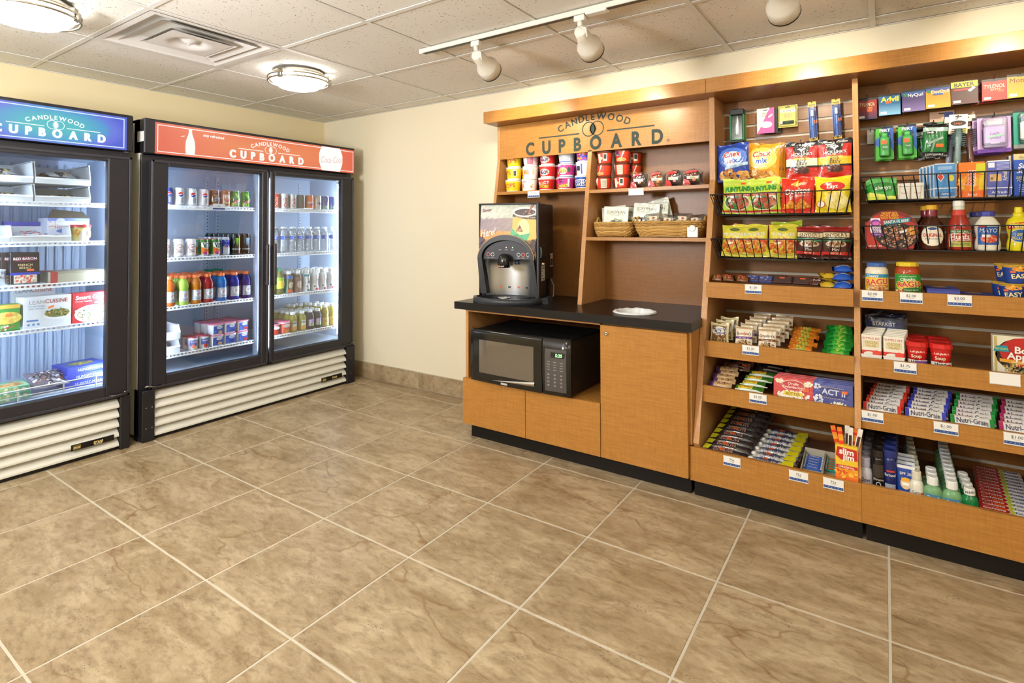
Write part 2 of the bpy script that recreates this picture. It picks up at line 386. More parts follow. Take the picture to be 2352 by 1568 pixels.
# ceiling: slab, lay-in tiles, tee bars
CS, CX, CY = .6523, .905, -2.105
m = MB(); m.box(-.1, RY, H+.03, RX, 0, H+.1); CEIL = struct(m, 'ceiling', 'tee_bar')
CGX, CGY = cuts(CX, CS, 0, RX), cuts(CY, CS, RY, 0)
for a in range(len(CGX)-1):
    for b in range(len(CGY)-1):
        if abs(CGX[a]-CX) < .01 and abs(CGY[b]-CY) < .01: continue            # the air diffuser fills this bay
        if CGX[a+1]-CGX[a] > .05 and CGY[b+1]-CGY[b] > .05: tile('ceiling_tile', CGX[a], CGX[a+1], CGY[b], CGY[b+1], H+.006, H+.022, .012, 'ceiling_tile', CEIL, .002)
for x in CGX:
    q = MB(); q.box(max(0, x-.012), RY, H, min(RX, x+.012), 0, H+.004); q.box(max(0, x-.003), RY, H+.004, min(RX, x+.003), 0, H+.03); q.build('grid_bar', 'tee_bar', CEIL)
for y in CGY:
    q = MB()
    for x0, x1 in zip(CGX, CGX[1:]): q.box(x0+.012, max(RY, y-.012), H+.0006, x1-.012, min(0, y+.012), H+.004)
    q.build('grid_bar', 'tee_bar', CEIL)
# ---------------------------------------------------------------- air diffuser
def diffuser():
    t = thing('air_diffuser', 'square stepped white air diffuser set in the ceiling grid', 'diffuser', (CX+CS/2, CY+CS/2, H)); W = CS/2-.012
    def cone(q, w0, z0, w1, z1, c='#dfdcd8'):
        for i in range(4):
            s = [(-1, -1), (1, -1), (1, 1), (-1, 1)]; a, b = s[i], s[(i+1) % 4]
            q.face([(a[0]*w0, a[1]*w0, z0), (b[0]*w0, b[1]*w0, z0), (b[0]*w1, b[1]*w1, z1), (a[0]*w1, a[1]*w1, z1)], c)
    q = MB(); cone(q, W, -.002, W-.03, -.002); cone(q, W-.03, -.002, .20, .055); cone(q, .20, .055, .185, .06)
    for k in range(24):
        a, b = 2*pi*k/24, 2*pi*(k+1)/24
        def sqp(t): c, s = cos(t), sin(t); r = .185/max(abs(c), abs(s)); return (r*c, r*s, .06)
        q.face([(.14*cos(a), .14*sin(a), .066), sqp(a), sqp(b), (.14*cos(b), .14*sin(b), .066)], '#d8d6d2')
    q.build('frame', 'powder', t)
    q = MB(); q.lathe([(.14, .066), (.14, .16)], 24, '#3a3836', caps=False); q.lathe([(.0, .16), (.14, .16)], 24, '#1c1b1a', caps=False); q.build('duct_collar', 'satin', t)
    for w0, w1, z0, z1 in ((.235, .16, .0, .034), (.165, .11, -.003, .022)):
        q = MB(); cone(q, w0, z0, w1, z1); cone(q, w0, z0-.0015, w1, z1-.0015); q.build('cone', 'powder', t)
    q = MB(); W2 = .15
    P = []
    for i in range(17):
        row = []
        for j in range(17):
            x, y = -W2+W2*2*i/16, -W2+W2*2*j/16; d = math.hypot(x, y)
            row.append((x, y, -.005+.03*max(0, 1-abs(d-.055)/.04) if d < .1 else -.005))
        P.append(row)
    q.grid(P, '#dedbd8'); q.lathe([(.0, -.009), (.008, -.008), (.009, -.003)], 10, '#c8c5c2'); q.build('centre_plate', 'powder', t)
    for s in (-1, 1):
        q = MB(); q.tube([(s*.09, .0, .02), (s*.12, .03, .075)], .004, 5, '#cfcdca'); q.build('strut', 'powder', t)
diffuser()
# ---------------------------------------------------------------- flush ceiling lamps
def ceiling_lamp(y, label):
    t = thing('ceiling_lamp', label, 'lamp', (1.231, y, H), .5, 'flush round ceiling lamps')
    q = MB(); q.lathe([(.135, 0), (.15, -.004), (.155, -.02), (.15, -.03)], 32, '#cfc9bd'); q.build('pan', 'metal', t)
    q = MB(); q.lathe([(.0, -.112), (.06, -.108), (.115, -.094), (.155, -.066), (.163, -.05), (.15, -.03)], 32, '#fff'); q.build('diffuser', 'lamp_glow', t)
    for z in (-.042, -.064):
        q = MB(); q.tube([(.178*cos(a*pi/18), .178*sin(a*pi/18), z) for a in range(36)], .0055, 6, '#b9b3a6', closed=True); q.build('ring', 'metal', t)
    for k in range(3):
        a = 2*pi*k/3+.35; q = MB(); q.M = Matrix.Rotation(a, 4, 'Z')
        q.box(.168, -.016, -.074, .176, .016, -.018, '#b3ad9f', .002); q.box(.176, -.010, -.07, .19, .010, -.036, '#bdb7aa', .003); q.box(.15, -.016, -.024, .176, .016, -.018, '#b3ad9f'); q.build('clip', 'metal', t)
ceiling_lamp(-1.127, 'round frosted ceiling lamp in front of the wide drinks cooler')
ceiling_lamp(-2.431, 'round frosted ceiling lamp above the freezer, cut by the frame')
# ---------------------------------------------------------------- track lighting
def track():
    t = thing('lighting_track', 'long white ceiling track carrying spotlights along the shelves', 'track', (0, -1.01, H))
    q = MB(); q.box(2.148, -.018, -.024, 5.3, .018, 0, '#d9d5c8', .003); q.build('rail', 'powder', t)
    q = MB(); q.box(2.165, -.011, -.0252, 5.28, .011, -.0235, '#2a2d2c'); q.build('slot', 'satin', t)
    q = MB(); q.box(2.144, -.019, -.026, 2.166, .019, 0, '#e2dfd4', .003); q.build('end_cap', 'powder', t)
    q = MB(); q.box(3.13, -.02, -.034, 3.23, .02, -.02, '#e2dfd4', .003); q.build('power_feed', 'powder', t)
track()
def spot_head(x, tgt, label):
    t = thing('track_spotlight', label, 'spotlight', (x, -1.01, H-.025), 0, 'white track spotlights')
    q = MB(); q.box(-.026, -.014, -.026, .026, .014, 0, '#dedad0', .003); q.lathe([(.012, -.05), (.012, -.026)], 10, '#dedad0'); q.build('adapter', 'powder', t)
    d = (Vector((tgt, -.25, 1.84))-Vector((x, -1.01, H-.16))).normalized()
    top = Vector((0, 0, -.065)); R = d.to_track_quat('Z', 'Y').to_matrix().to_4x4()
    q = MB(); q.tube([(0, 0, -.05), (.028, 0, -.062), (.032, .004, -.1)], [.006, .006, .004], 6, '#dedad0'); q.build('yoke', 'powder', t)
    q = MB(); q.M = Matrix.Translation(top) @ R
    q.lathe([(.0, -.0), (.026, .0), (.030, .006), (.033, .05), (.038, .085), (.056, .115), (.058, .123), (.058, .168), (.052, .172)], 20, '#dcd6c8', caps=False); q.build('shade', 'powder', t)
    q = MB(); q.M = Matrix.Translation(top) @ R; q.lathe([(.0585, .168), (.0595, .174), (.052, .175), (.05, .16)], 20, '#26221f', caps=False); q.build('rim', 'satin', t)
    q = MB(); q.M = Matrix.Translation(top) @ R; q.lathe([(.0, .150), (.03, .152), (.046, .145), (.05, .12)], 16, '#fff'); q.build('bulb', 'spot_glow', t)
spot_head(SPOTS[0][0], SPOTS[0][1], 'white track spotlight nearest the track end, lit bulb showing')
spot_head(SPOTS[1][0], SPOTS[1][1], 'white track spotlight in the middle, above the wooden sign')
spot_head(SPOTS[2][0], SPOTS[2][1], 'white track spotlight above the snack shelves, cut by the frame top')
# ================================================================ GLASS-DOOR COOLER AND FREEZER
def rel(t):
    q = MB(); q.M = Matrix.Translation(-t.location); return q
def arc_text(mb, mp, s, cx, cyy, R, half, h, col, z, bold=0):
    """letters set along an arch whose crown is at (cx, cyy)"""
    ws = [glyphs(c, bold)[2]*h if c != ' ' else .4*h for c in s]; tot = sum(ws); gap = (2*half-tot)/(len(s)-1); x = -half
    for c, wd in zip(s, ws):
        a = (x+wd/2)/R; x += wd+gap
        put_text(mb, mp, c, cx+(R+h/2)*sin(a), cyy-R+(R+h/2)*cos(a), h, 0, col, z, -a, bold)
def logo(mb, mp, cx, base, W, col, z, bold=0, big=2, heavy=2):
    """arched name, two linked rings with a seed between them, rule lines and the wide word below"""
    word = 'CUPBOARD'; h = .086*W; ws = [glyphs(c, big)[2]*h*.84 for c in word]; gap = (W-sum(ws))/7; x = cx-W/2
    for c, wd in zip(word, ws):
        for dx, dy in ((0, 0), (-.0022, .0), (.0022, .0), (0, .0012)) if big > 5 else ((0, 0),): put_text(mb, mp, c, x+wd/2+dx*heavy*W, base+h/2+dy*heavy*W, h, 0, col, z+.0001*(dx+2*dy)*100, 0, min(big, 5), 0, .84)
        x += wd+gap
    for s in (-1, 1):
        x0, x1 = sorted((cx+.027*W+s*.10*W, cx+.027*W+s*.42*W)); y = base+.112*W
        mb.face([mp(x0, y-.005*W, z), mp(x1, y-.005*W, z), mp(x1, y+.004*W, z), mp(x0, y+.004*W, z)], col)
    c0, cyy = cx+.027*W, base+.135*W
    for s in (-1, 1):
        n = 28; R0, R1 = .050*W, .0435*W; X = c0+s*.030*W
        for k in range(n):
            a, b = 2*pi*k/n, 2*pi*(k+1)/n
            mb.face([mp(X+R1*cos(a), cyy+R1*sin(a), z), mp(X+R0*cos(a), cyy+R0*sin(a), z), mp(X+R0*cos(b), cyy+R0*sin(b), z), mp(X+R1*cos(b), cyy+R1*sin(b), z)], col)
    for s in (-1, 1):                                              # the seed: two curved leaves and short rays
        pts = [(s*.001, -.036*s)]+[(s*(.002+.020*sin(pi*k/8)), s*(-.036+.072*k/8)) for k in range(9)]+[(s*.006*sin(2*pi*k/8), s*(.036-.072*k/8)) for k in range(1, 8)]
        mb.face([mp(c0+a*W, cyy+b*W, z) for a, b in pts], col)
        for k in range(11):
            a = -1.15+2.3*k/10+(0 if s > 0 else pi); ca, sa = cos(a), sin(a)
            mb.face([mp(c0+W*(r*ca*.75-t*sa), cyy+W*(r*sa+t*ca), z) for r, t in ((.030, -.0016), (.042, -.0006), (.042, .0006), (.030, .0016))], col)
    arc_text(mb, mp, 'CANDLEWOOD', c0, base+.193*W, .56*W, .262*W, .044*W, col, z, bold)
def door(t, y0, y1, gy0, gy1, hy, hs, gloss_tube=True):
    d = rel(t); X0, X1, z0, z1, g0, g1 = .548, .595, .302, 1.668, .372, 1.636
    c = '#28272c'
    d.box(X0, y0, z0, X1, gy0, z1, c, .004); d.box(X0, gy1, z0, X1, y1, z1, c, .004)
    d.box(X0, gy0, z0, X1, gy1, g0, c, .004); d.box(X0, gy0, g1, X1, gy1, z1, c, .004)
    for a, b, e, f in ((y0+.016, gy0-.004, z0+.02, z1-.018), (gy1+.004, y1-.016, z0+.02, z1-.018)):
        if b-a > .03: d.box(X1, a, e, X1+.003, b, f, '#222126', .001)
    D = d.build('door', 'satin', t)
    d = rel(t)
    for a, b, e, f in ((y0, y1, z0, z0+.014), (y0, y1, z1-.014, z1), (y0, y0+.014, z0, z1), (y1-.014, y1, z0, z1)): d.box(X1, a, e, X1+.006, b, f, '#323137', .002)
    d.build('door_trim', 'satin', D)
    d = rel(t); x = .572
    d.box(x-.002, gy0-.004, g0-.004, x+.002, gy1+.004, g1+.004); d.build('glass_pane', 'pane', D)
    if hs:
        d = rel(t); d.box(X1+.018, hy-.011, .856, X1+.034, hy+.011, 1.147, '#3b3538', .005)
        for z in (.872, 1.12): d.box(X1, hy-.008, z-.012, X1+.02, hy+.008, z+.012, '#2b2729')
        d.build('handle', 'satin', D)
    return D
def wire_shelf(t, y0, y1, z, x0=.075, x1=.505):
    q = rel(t); n = int((y1-y0)/.022)
    for k in range(n+1):
        y = y0+(y1-y0)*k/n; q.box(x0, y-.0018, z-.004, x1, y+.0018, z, '#eef2f6')
    for x in (x0, x0+.14, x0+.28): q.box(x, y0, z-.009, x+.005, y1, z-.004, '#eef2f6')
    q.build('shelf', 'powder', t); q = rel(t)
    q.box(x1, y0, z-.003, x1+.006, y1, z+.003, '#f4f7fa', .002); q.box(x1, y0, z-.022, x1+.006, y1, z-.012, '#f4f7fa', .002)
    for k in range(0, n+1): 
        y = y0+(y1-y0)*k/n; q.box(x1+.001, y-.006, z-.013, x1+.005, y+.004, z-.002, '#f4f7fa')
    q.build('shelf_front_rail', 'powder', t)
def louvers(t, y0, y1, badge):
    q = rel(t); q.box(.49, y0-.072 if badge == 'a' else y0-.03, .0, .53, y1+.02, .30, '#141213'); q.build('base_backing', 'satin', t)
    for k in range(5):
        q = rel(t); a = .020+.0545*k; q.prism([(.535, a+.053), (.545, a+.058), (.586, a+.022), (.592, a+.012), (.592, a+.003), (.583, a), (.535, a+.02)], 'y', y0, y1, '#dcdbd0')
        # prism on axis y takes (x, z) pairs
        q.build('louver', 'satin', t)
    q = rel(t); q.box(.535, y0, .0, .575, y1, .018, '#171516', .002); q.build('sill', 'satin', t)
def cabinet(t, y0, y1, x1=.53):
    """insulated box, open to the front: walls, liner, machine compartment, header"""
    q = rel(t); c = '#d9d6c4'
    q.box(.03, y0, .02, x1, y0+.02, 1.915, c, .004); q.box(.03, y1-.02, .02, x1, y1, 1.915, c, .004); q.box(.03, y0, .02, .05, y1, 1.915, c); q.box(.03, y0, 1.895, x1, y1, 1.915, c); q.box(.05, y0+.02, .02, x1-.03, y1-.02, .04, c)
    q.build('body', 'fridge_cream', t)
    q = rel(t); a, b = y0+.045, y1-.045
    for P in ([(.06, a, .36), (.06, b, .36), (.06, b, 1.67), (.06, a, 1.67)], [(.06, a, .36), (.06, a, 1.67), (.53, a, 1.67), (.53, a, .36)], [(.06, b, .36), (.53, b, .36), (.53, b, 1.67), (.06, b, 1.67)], [(.06, a, .36), (.53, a, .36), (.53, b, .36), (.06, b, .36)], [(.06, a, 1.67), (.06, b, 1.67), (.53, b, 1.67), (.53, a, 1.67)]): q.face(P, '#fff')
    q.build('liner', 'liner', t)
    q = rel(t); c = '#222126'
    q.box(x1, y0, .02, x1+.018, y0+.052, 1.70, c, .003); q.box(x1, y1-.052, .02, x1+.018, y1, 1.70, c, .003); q.box(x1-.02, y0+.05, .30, x1+.018, y1-.05, .335, c); q.box(x1-.02, y0+.05, 1.66, x1+.018, y1-.05, 1.70, c); q.box(.06, y0+.03, 1.672, x1-.02, y1-.03, 1.69, c); q.box(.06, y0+.03, .335, x1-.02, y1-.03, .355, c)
    q.build('front_frame', 'satin', t)
    q = rel(t); q.box(.45, y0, 1.704, .585, y1+.006, 1.915, '#1f1e23', .006); q.build('header_box', 'satin', t)
def light_tube(t, y, x=.515, z0=.40, z1=1.62):
    q = rel(t); q.lathe([(.011, z0), (.011, z1)], 10, '#fff', x, y); L = q.build('light_tube', 'tube_glow', t)
    q = rel(t)
    for z in (z0-.02, z1-.005): q.box(x-.014, y-.014, z, x+.014, y+.014, z+.024, '#dfe6ee', .003)
    q.build('tube_cap', 'plastic', L)
def hinge(t, y, s):
    q = rel(t); q.tube([(.59, y, .325), (.612, y+s*.012, .322), (.618, y+s*.035, .318), (.606, y+s*.075, .316), (.592, y+s*.085, .318)], .0045, 6, '#5b5658'); q.box(.575, y-.016, .318, .60, y+.016, .327, '#a9a49a', .002); q.build('hinge', 'metal', t)
def badge_plate(t, y0, y1, z0, z1, txt, sub):
    q = rel(t); q.box(.590, y0, z0, .5945, y1, z1, '#12100e', .001); mp = plane_mp((.5945, y0, z0), (0, 1, 0), (0, 0, 1)); w, h = y1-y0, z1-z0
    deco(q, [('r', .04, .12, .22, .88, '#6a5a30'), ('t', .13, .5, .45, .15, '#e8d490', 'true', 0, 1, .2), ('t', .62, .56, .6, .6, '#e6cf86', txt, 0, 2, .3)] + ([('t', .62, .16, .22, .5, '#d8d0b0', sub)] if sub else []), mp, w, h); q.build('badge', 'gloss', t)

# ---- drinks cooler
CO = thing('drinks_cooler', 'wide two-door drinks cooler with a lit orange header sign, standing near the corner', 'cooler', (.3, -.94, 0))
cabinet(CO, -1.72, -.15)
louvers(CO, -1.648, -.232, 'a')
q = rel(CO); q.box(.53, -1.72, .0, .60, -1.652, .30, '#1d1c20', .004); q.box(.53, -.228, .0, .60, -.15, .30, '#1d1c20', .004); q.box(.53, -1.66, .292, .585, -.22, .302, '#1d1c20')
for y in (-1.70, -1.668, -.19):
    for z in (.08, .2): q.box(.60, y-.003, z-.003, .602, y+.003, z+.003, '#8a8684')
q.build('base_frame', 'satin', CO)
q = rel(CO)
for a, b in ((.06, -1.69), (.06, -.18), (.48, -1.69), (.48, -.18)): q.lathe([(.02, 0), (.022, .02)], 10, '#111', a, b)
q.build('foot', 'rubber', CO)
LD = door(CO, -1.682, -.924, -1.588, -.970, -.945, True); RD = door(CO, -.910, -.168, -.872, -.283, -.886, True)
q = rel(CO); q.box(.47, -.965, .36, .53, -.872, 1.66, '#b4c2da', .004); q.build('mullion', 'satin', CO)
hinge(CO, -1.69, 1); hinge(CO, -.168, -1)
for y, x in ((-1.640, .538), (-.935, .540), (-.902, .540), (-.250, .515)): light_tube(CO, y, x)
for z in (1.40, 1.071, .765, .468): wire_shelf(CO, -1.672, -.972, z); wire_shelf(CO, -.868, -.198, z)
q = rel(CO)
for y in (-1.082, -1.004, -.302, -1.60):
    q.box(.06, y-.012, .40, .07, y+.012, 1.64, '#b9c9de')
    for k in range(48): q.box(.0695, y-.004, .42+k*.025, .0705, y+.004, .428+k*.025, '#4a5a70')
for y, s in ((-.197, -1), (-1.673, 1)):
    q.box(.43, min(y, y+s*.006), .40, .454, max(y, y+s*.006), 1.64, '#d5e0ee')
    for k in range(48): q.box(.438, min(y+s*.0055, y+s*.007), .42+k*.025, .446, max(y+s*.0055, y+s*.007), .428+k*.025, '#4a5a70')
q.build('shelf_standard', 'plastic', CO)
def sign_gradient(q, mp, w, h, f, n=24):
    P = [[mp(w*i/n, h*j/8, 0) for i in range(n+1)] for j in range(9)]
    I = [[q.add(p) for p in r] for r in P]
    for j in range(8):
        for i in range(n): q.fi((I[j][i], I[j][i+1], I[j+1][i+1], I[j+1][i]), [f(i/n, j/8), f((i+1)/n, j/8), f((i+1)/n, (j+1)/8), f(i/n, (j+1)/8)], True)
def lerp(a, b, t): a, b = lin(a), lin(b); t = min(1, max(0, t)); return tuple(a[k]+(b[k]-a[k])*t for k in range(4))
q = rel(CO); SY0, SW, SZ0, SH = -1.662, 1.510, 1.708, .190; mp = plane_mp((.5865, SY0, SZ0), (0, 1, 0), (0, 0, 1))
sign_gradient(q, mp, SW, SH, lambda u, v: lerp('#e8814a', '#e0432f', max(abs(u-.5)*2.3-.35, abs(v-.55)*.95, 0)), 40)
q.build('header_sign', 'lit', CO); HS = CO.children[-1]
q = rel(CO); Y = lambda y: y-SY0
for a, b, c, d in ((.012, .012, SW-.012, .017), (.012, SH-.017, SW-.012, SH-.012), (.012, .012, .017, SH-.012), (SW-.017, .012, SW-.012, SH-.012)): q.face([mp(a, b, .001), mp(c, b, .001), mp(c, d, .001), mp(a, d, .001)], '#fff6ee')
prof = [(.0, .026), (.12, .029), (.3, .030), (.5, .0275), (.62, .022), (.78, .0125), (.9, .0095), (.93, .0105), (1, .0105)]
bx, b0, bh = Y(-1.458), .014, .162
for (t0, r0), (t1, r1) in zip(prof, prof[1:]): q.face([mp(bx-r0, b0+bh*t0, .0015), mp(bx+r0, b0+bh*t0, .0015), mp(bx+r1, b0+bh*t1, .0015), mp(bx-r1, b0+bh*t1, .0015)], '#fffaf2')
q.face([mp(Y(-1.52), .118, .0014), mp(Y(-1.50), .122, .0014), mp(Y(-1.485), .130, .0014), mp(Y(-1.505), .127, .0014)], '#ffe9c8')
put_text(q, mp, 'stay refreshed', Y(-1.311), .148, .017, .205, '#fff4ea', .0016, -.02, 4)
logo(q, mp, Y(-.92), .028, .57, '#fff8f2', .0016, 4, 9)
cw = [(.085, .002), (.098, .03), (.112, .07), (.112, .13), (.098, .165), (.085, .188)]
for (a, z0), (b, z1) in zip(cw, cw[1:]): q.face([mp(Y(-.385)-a, z0, .0015), mp(Y(-.385)+a, z0, .0015), mp(Y(-.385)+b, z1, .0015), mp(Y(-.385)-b, z1, .0015)], '#fffdfb')
put_text(q, mp, 'Coca-Cola', Y(-.38), .092, .05, .2, '#e6b9b4', .002, .06, 0, .35)
q.build('sign_lettering', 'lit', HS)
badge_plate(CO, -.47, -.275, .066, .100, 'true', '')
q = rel(CO); q.face([(.50, -1.7205, 1.775), (.575, -1.7205, 1.775), (.575, -1.7205, 1.835), (.50, -1.7205, 1.84)], '#f2f2f0'); q.box(.50, -1.7225, 1.775, .582, -1.7205, 1.835, '#f0efeb'); q.build('paper_sticker', 'paper', CO)

# ---- freezer
FZ = thing('display_freezer', 'single-door glass freezer with a lit blue header sign, at the left edge', 'freezer', (.3, -2.15, 0))
cabinet(FZ, -2.515, -1.783, .54)
louvers(FZ, -2.46, -1.835, 'b')
q = rel(FZ); q.box(.53, -2.515, .0, .60, -2.462, .30, '#1d1c20', .004); q.box(.53, -1.832, .0, .60, -1.783, .30, '#1d1c20', .004); q.box(.53, -2.46, .292, .585, -1.83, .302, '#1d1c20'); q.build('base_frame', 'satin', FZ)
q = rel(FZ)
for a, b in ((.06, -2.49), (.06, -1.81), (.48, -2.49), (.48, -1.81)): q.lathe([(.02, 0), (.022, .02)], 10, '#111', a, b)
q.build('foot', 'rubber', FZ)
door(FZ, -2.512, -1.787, -2.392, -1.904, 0, False); hinge(FZ, -1.80, -1)
for y in (-1.880, -2.435): light_tube(FZ, y, .525)
for z in (1.398, 1.185, .961, .730): wire_shelf(FZ, -2.46, -1.838, z)
q = rel(FZ)                                                     # ribbed back wall
for k in range(15):
    y = -2.45+k*.042; q.box(.062, y, .40, .074, y+.012, 1.64, '#94a8c4', .003)
q.build('back_rib', 'plastic', FZ)
q = rel(FZ); q.tube([(.51, -2.46, .425), (.51, -1.838, .425)], .004, 6, '#eef2f6'); q.tube([(.51, -2.46, .392), (.51, -1.838, .392)], .003, 6, '#eef2f6')
for y in (-2.4, -2.26, -2.07, -1.92): q.box(.505, y-.003, .365, .512, y+.003, .427, '#eef2f6')
q.build('floor_guard', 'powder', FZ)
SY0, SW = -2.49, .678; mp = plane_mp((.5865, SY0, SZ0), (0, 1, 0), (0, 0, 1)); q = rel(FZ)
def blue(u, v):
    d = math.hypot((u-.5)*2/.98, (v-.52)*1.55); a = lerp('#08b4c0', '#0f80d2', (d-.35)/.45); b = lerp('#4a60dc', '#1046d0', (d-.88)/.14)
    t = min(1, max(0, (d-.72)/.14)); return tuple(a[k]+(b[k]-a[k])*t for k in range(4))
sign_gradient(q, mp, SW, SH, blue, 40); HS = q.build('header_sign', 'lit', FZ)
q = rel(FZ)
for a, b, c, d in ((.012, .010, SW-.012, .015), (.012, SH-.015, SW-.012, SH-.010), (.012, .010, .017, SH-.010), (SW-.017, .010, SW-.012, SH-.010)): q.face([mp(a, b, .001), mp(c, b, .001), mp(c, d, .001), mp(a, d, .001)], '#d9ecff')
logo(q, mp, -2.157-SY0, .031, .48, '#f4feff', .0016, 4, 9); q.build('sign_lettering', 'lit', HS)
badge_plate(FZ, -2.06, -1.86, .066, .098, 'true', 'FREEZER')
# ================================================================ THE WOODEN CUPBOARD ALONG THE RIGHT WALL
CT = .81                                                            # counter top height
# ---- base cabinet
BC = thing('base_cabinet', 'low maple base cabinet with microwave niche and three doors', 'cabinet', (2.78, -.3, 0))
q = rel(BC); q.box(2.103, -.578, .09, 2.122, -.005, .764); q.build('side_panel', 'wood_edge', BC)
q = rel(BC); q.box(3.427, -.555, .09, 3.4315, -.005, .240); q.box(3.427, -.578, .240, 3.4455, -.005, .764); q.build('side_panel', 'wood', BC)
q = rel(BC); q.box(2.984, -.578, .09, 3.0, -.005, .764); q.build('partition', 'wood_edge', BC)
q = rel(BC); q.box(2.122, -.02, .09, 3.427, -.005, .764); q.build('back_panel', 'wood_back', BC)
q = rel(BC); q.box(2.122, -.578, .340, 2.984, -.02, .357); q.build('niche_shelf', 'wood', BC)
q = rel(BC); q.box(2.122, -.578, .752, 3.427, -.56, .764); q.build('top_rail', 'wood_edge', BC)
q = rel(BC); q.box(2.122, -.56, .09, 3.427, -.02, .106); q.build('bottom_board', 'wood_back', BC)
for x0, x1, z1 in ((2.096, 2.538, .357), (2.541, 2.990, .357), (2.994, 3.432, .757)):
    q = rel(BC); q.box(x0, -.600, .088, x1, -.5785, z1, '#fff', .0012); D = q.build('door', 'wood', BC)
q = rel(BC); q.M = q.M @ Matrix.Translation((3.028, -.600, .715)) @ Matrix.Rotation(pi/2, 4, 'X'); q.lathe([(.0105, 0, '#b9b2a4'), (.0105, .004, '#b9b2a4'), (.007, .0055, '#d8d2c4'), (.004, .004, '#6d675c')], 16); q.build('lock', 'metal', D)
q = rel(BC); q.box(2.12, -.545, 0, 3.43, -.05, .088); q.build('plinth', 'black_plinth', BC)
# ---- countertop with the round waste opening
CTOP = thing('countertop', 'black laminate countertop with a round waste opening', 'countertop', (2.76, -.3, CT))
q = rel(CTOP); HX, HY, HR = 3.117, -.44, .099; x0, x1, y0, y1, zb = 2.045, 3.4455, -.617, -.004, CT-.043
sq_ = [(HX-.13, -.57), (HX+.13, -.57), (HX+.13, -.31), (HX-.13, -.31)]
q.box(x0, y0, zb, sq_[0][0], y1, CT); q.box(sq_[1][0], y0, zb, x1, y1, CT); q.box(sq_[0][0], y0, zb, sq_[1][0], -.57, CT); q.box(sq_[0][0], -.31, zb, sq_[1][0], y1, CT)
n = 48
def sqpt(a): c, s = cos(a), sin(a); r = .13/max(abs(c), abs(s)); return HX+r*c, HY+r*s
for k in range(n):
    a, b = 2*pi*k/n, 2*pi*(k+1)/n; A, B = sqpt(a), sqpt(b); p, r = (HX+HR*cos(a), HY+HR*sin(a)), (HX+HR*cos(b), HY+HR*sin(b))
    q.face([(*p, CT), (*A, CT), (*B, CT), (*r, CT)], '#fff'); q.face([(*p, CT), (*r, CT), (*r, zb), (*p, zb)], '#fff')
q.box(3.4455, y0, zb, 3.458, -.434, CT)
q.build('slab', 'black_laminate', CTOP)
BL = tag(MB(), None) if 0 else None
q = MB(); prof = []
P = []
for r, z in ((.112, .0015), (.108, .007), (.101, .009), (.094, .004), (.088, -.05), (.082, -.16), (.05, -.20), (.0, -.20)):
    P.append([(r*(1+(rnd.random()-.5)*.05*(r > .05))*cos(2*pi*k/40), r*(1+(rnd.random()-.5)*.04*(r > .05))*sin(2*pi*k/40), z+(rnd.random()-.5)*.005*(.05 < r < .11)) for k in range(40)])
q.grid(P, '#e8ecea', False, True); o = q.build('waste_bin_liner', 'plastic', None, (HX, HY, CT)); tag(o, 'white plastic waste liner folded over the round counter opening', 'bin liner')
# ---- hutch with the carved sign
def hy(z): return -.19 if z > 1.72 else -.19-.163*(1.72-z)
HU = thing('hutch', 'maple hutch with a carved sign board and open shelves above the counter', 'cabinet', (2.76, -.15, CT))
def side_prof(zs, f): return [(-.003, zs[0])]+[(f(z), z) for z in zs]+[(-.003, zs[-1])]
for x0, x1 in ((2.066, 2.088), (2.732, 2.758)):
    q = rel(HU); q.prism(side_prof((CT+.0005, 1.72, 1.712), lambda z: hy(z)) if 0 else [(-.003, CT+.0005), (hy(CT), CT+.0005), (-.19, 1.71), (-.19, 1.931 if x0 < 2.1 else 1.715), (-.003, 1.931 if x0 < 2.1 else 1.715)], 'x', x0, x1); q.build('side_panel' if x0 < 2.1 else 'divider', 'wood_edge', HU)
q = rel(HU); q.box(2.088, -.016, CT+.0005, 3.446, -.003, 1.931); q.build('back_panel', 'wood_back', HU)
for x0, x1, z in ((2.088, 2.732, 1.490), (2.758, 3.446, 1.476), (2.758, 3.446, 1.197)):
    q = rel(HU); q.box(x0, hy(z)+.002, z-.019, x1, -.016, z); q.build('shelf', 'wood', HU)
q = rel(HU); q.box(2.088, -.19, 1.708, 3.446, -.181, 1.931); SB = q.build('sign_board', 'wood', HU)
q = rel(HU); mp = front_mp(0, -.1905, 0); logo(q, mp, 2.742, 1.723, .90, '#3a4540', .0008, 3, 5); 
n = 20
for k in range(n):
    a, b = 2*pi*k/n, 2*pi*(k+1)/n; q.face([mp(3.221+.008*cos(a), 1.734+.008*sin(a), .0008), mp(3.221+.0095*cos(a), 1.734+.0095*sin(a), .0008), mp(3.221+.0095*cos(b), 1.734+.0095*sin(b), .0008), mp(3.221+.008*cos(b), 1.734+.008*sin(b), .0008)], '#3f4a45')
put_text(q, mp, 'R', 3.221, 1.734, .009, 0, '#3f4a45', .0008)
q.build('sign_lettering', 'matte', SB)
# ---- cornice over hutch and display bays
CN = thing('cornice', 'long maple cornice board capping the hutch and shelf bays', 'cornice', (3.5, -.2, 1.932))
for x0, x1 in ((2.055, 3.46), (3.461, 5.06)):
    q = rel(CN); q.box(x0, -.332, 1.932, x1, -.31, 2.006, '#fff', .001); q.build('fascia', 'wood', CN)
q = rel(CN); q.box(2.056, -.31, 1.932, 5.06, -.003, 1.949); q.build('soffit', 'wood_back', CN)
q = rel(CN); q.box(2.056, -.309, 1.949, 2.078, -.003, 2.0055); q.build('end_return', 'wood', CN)
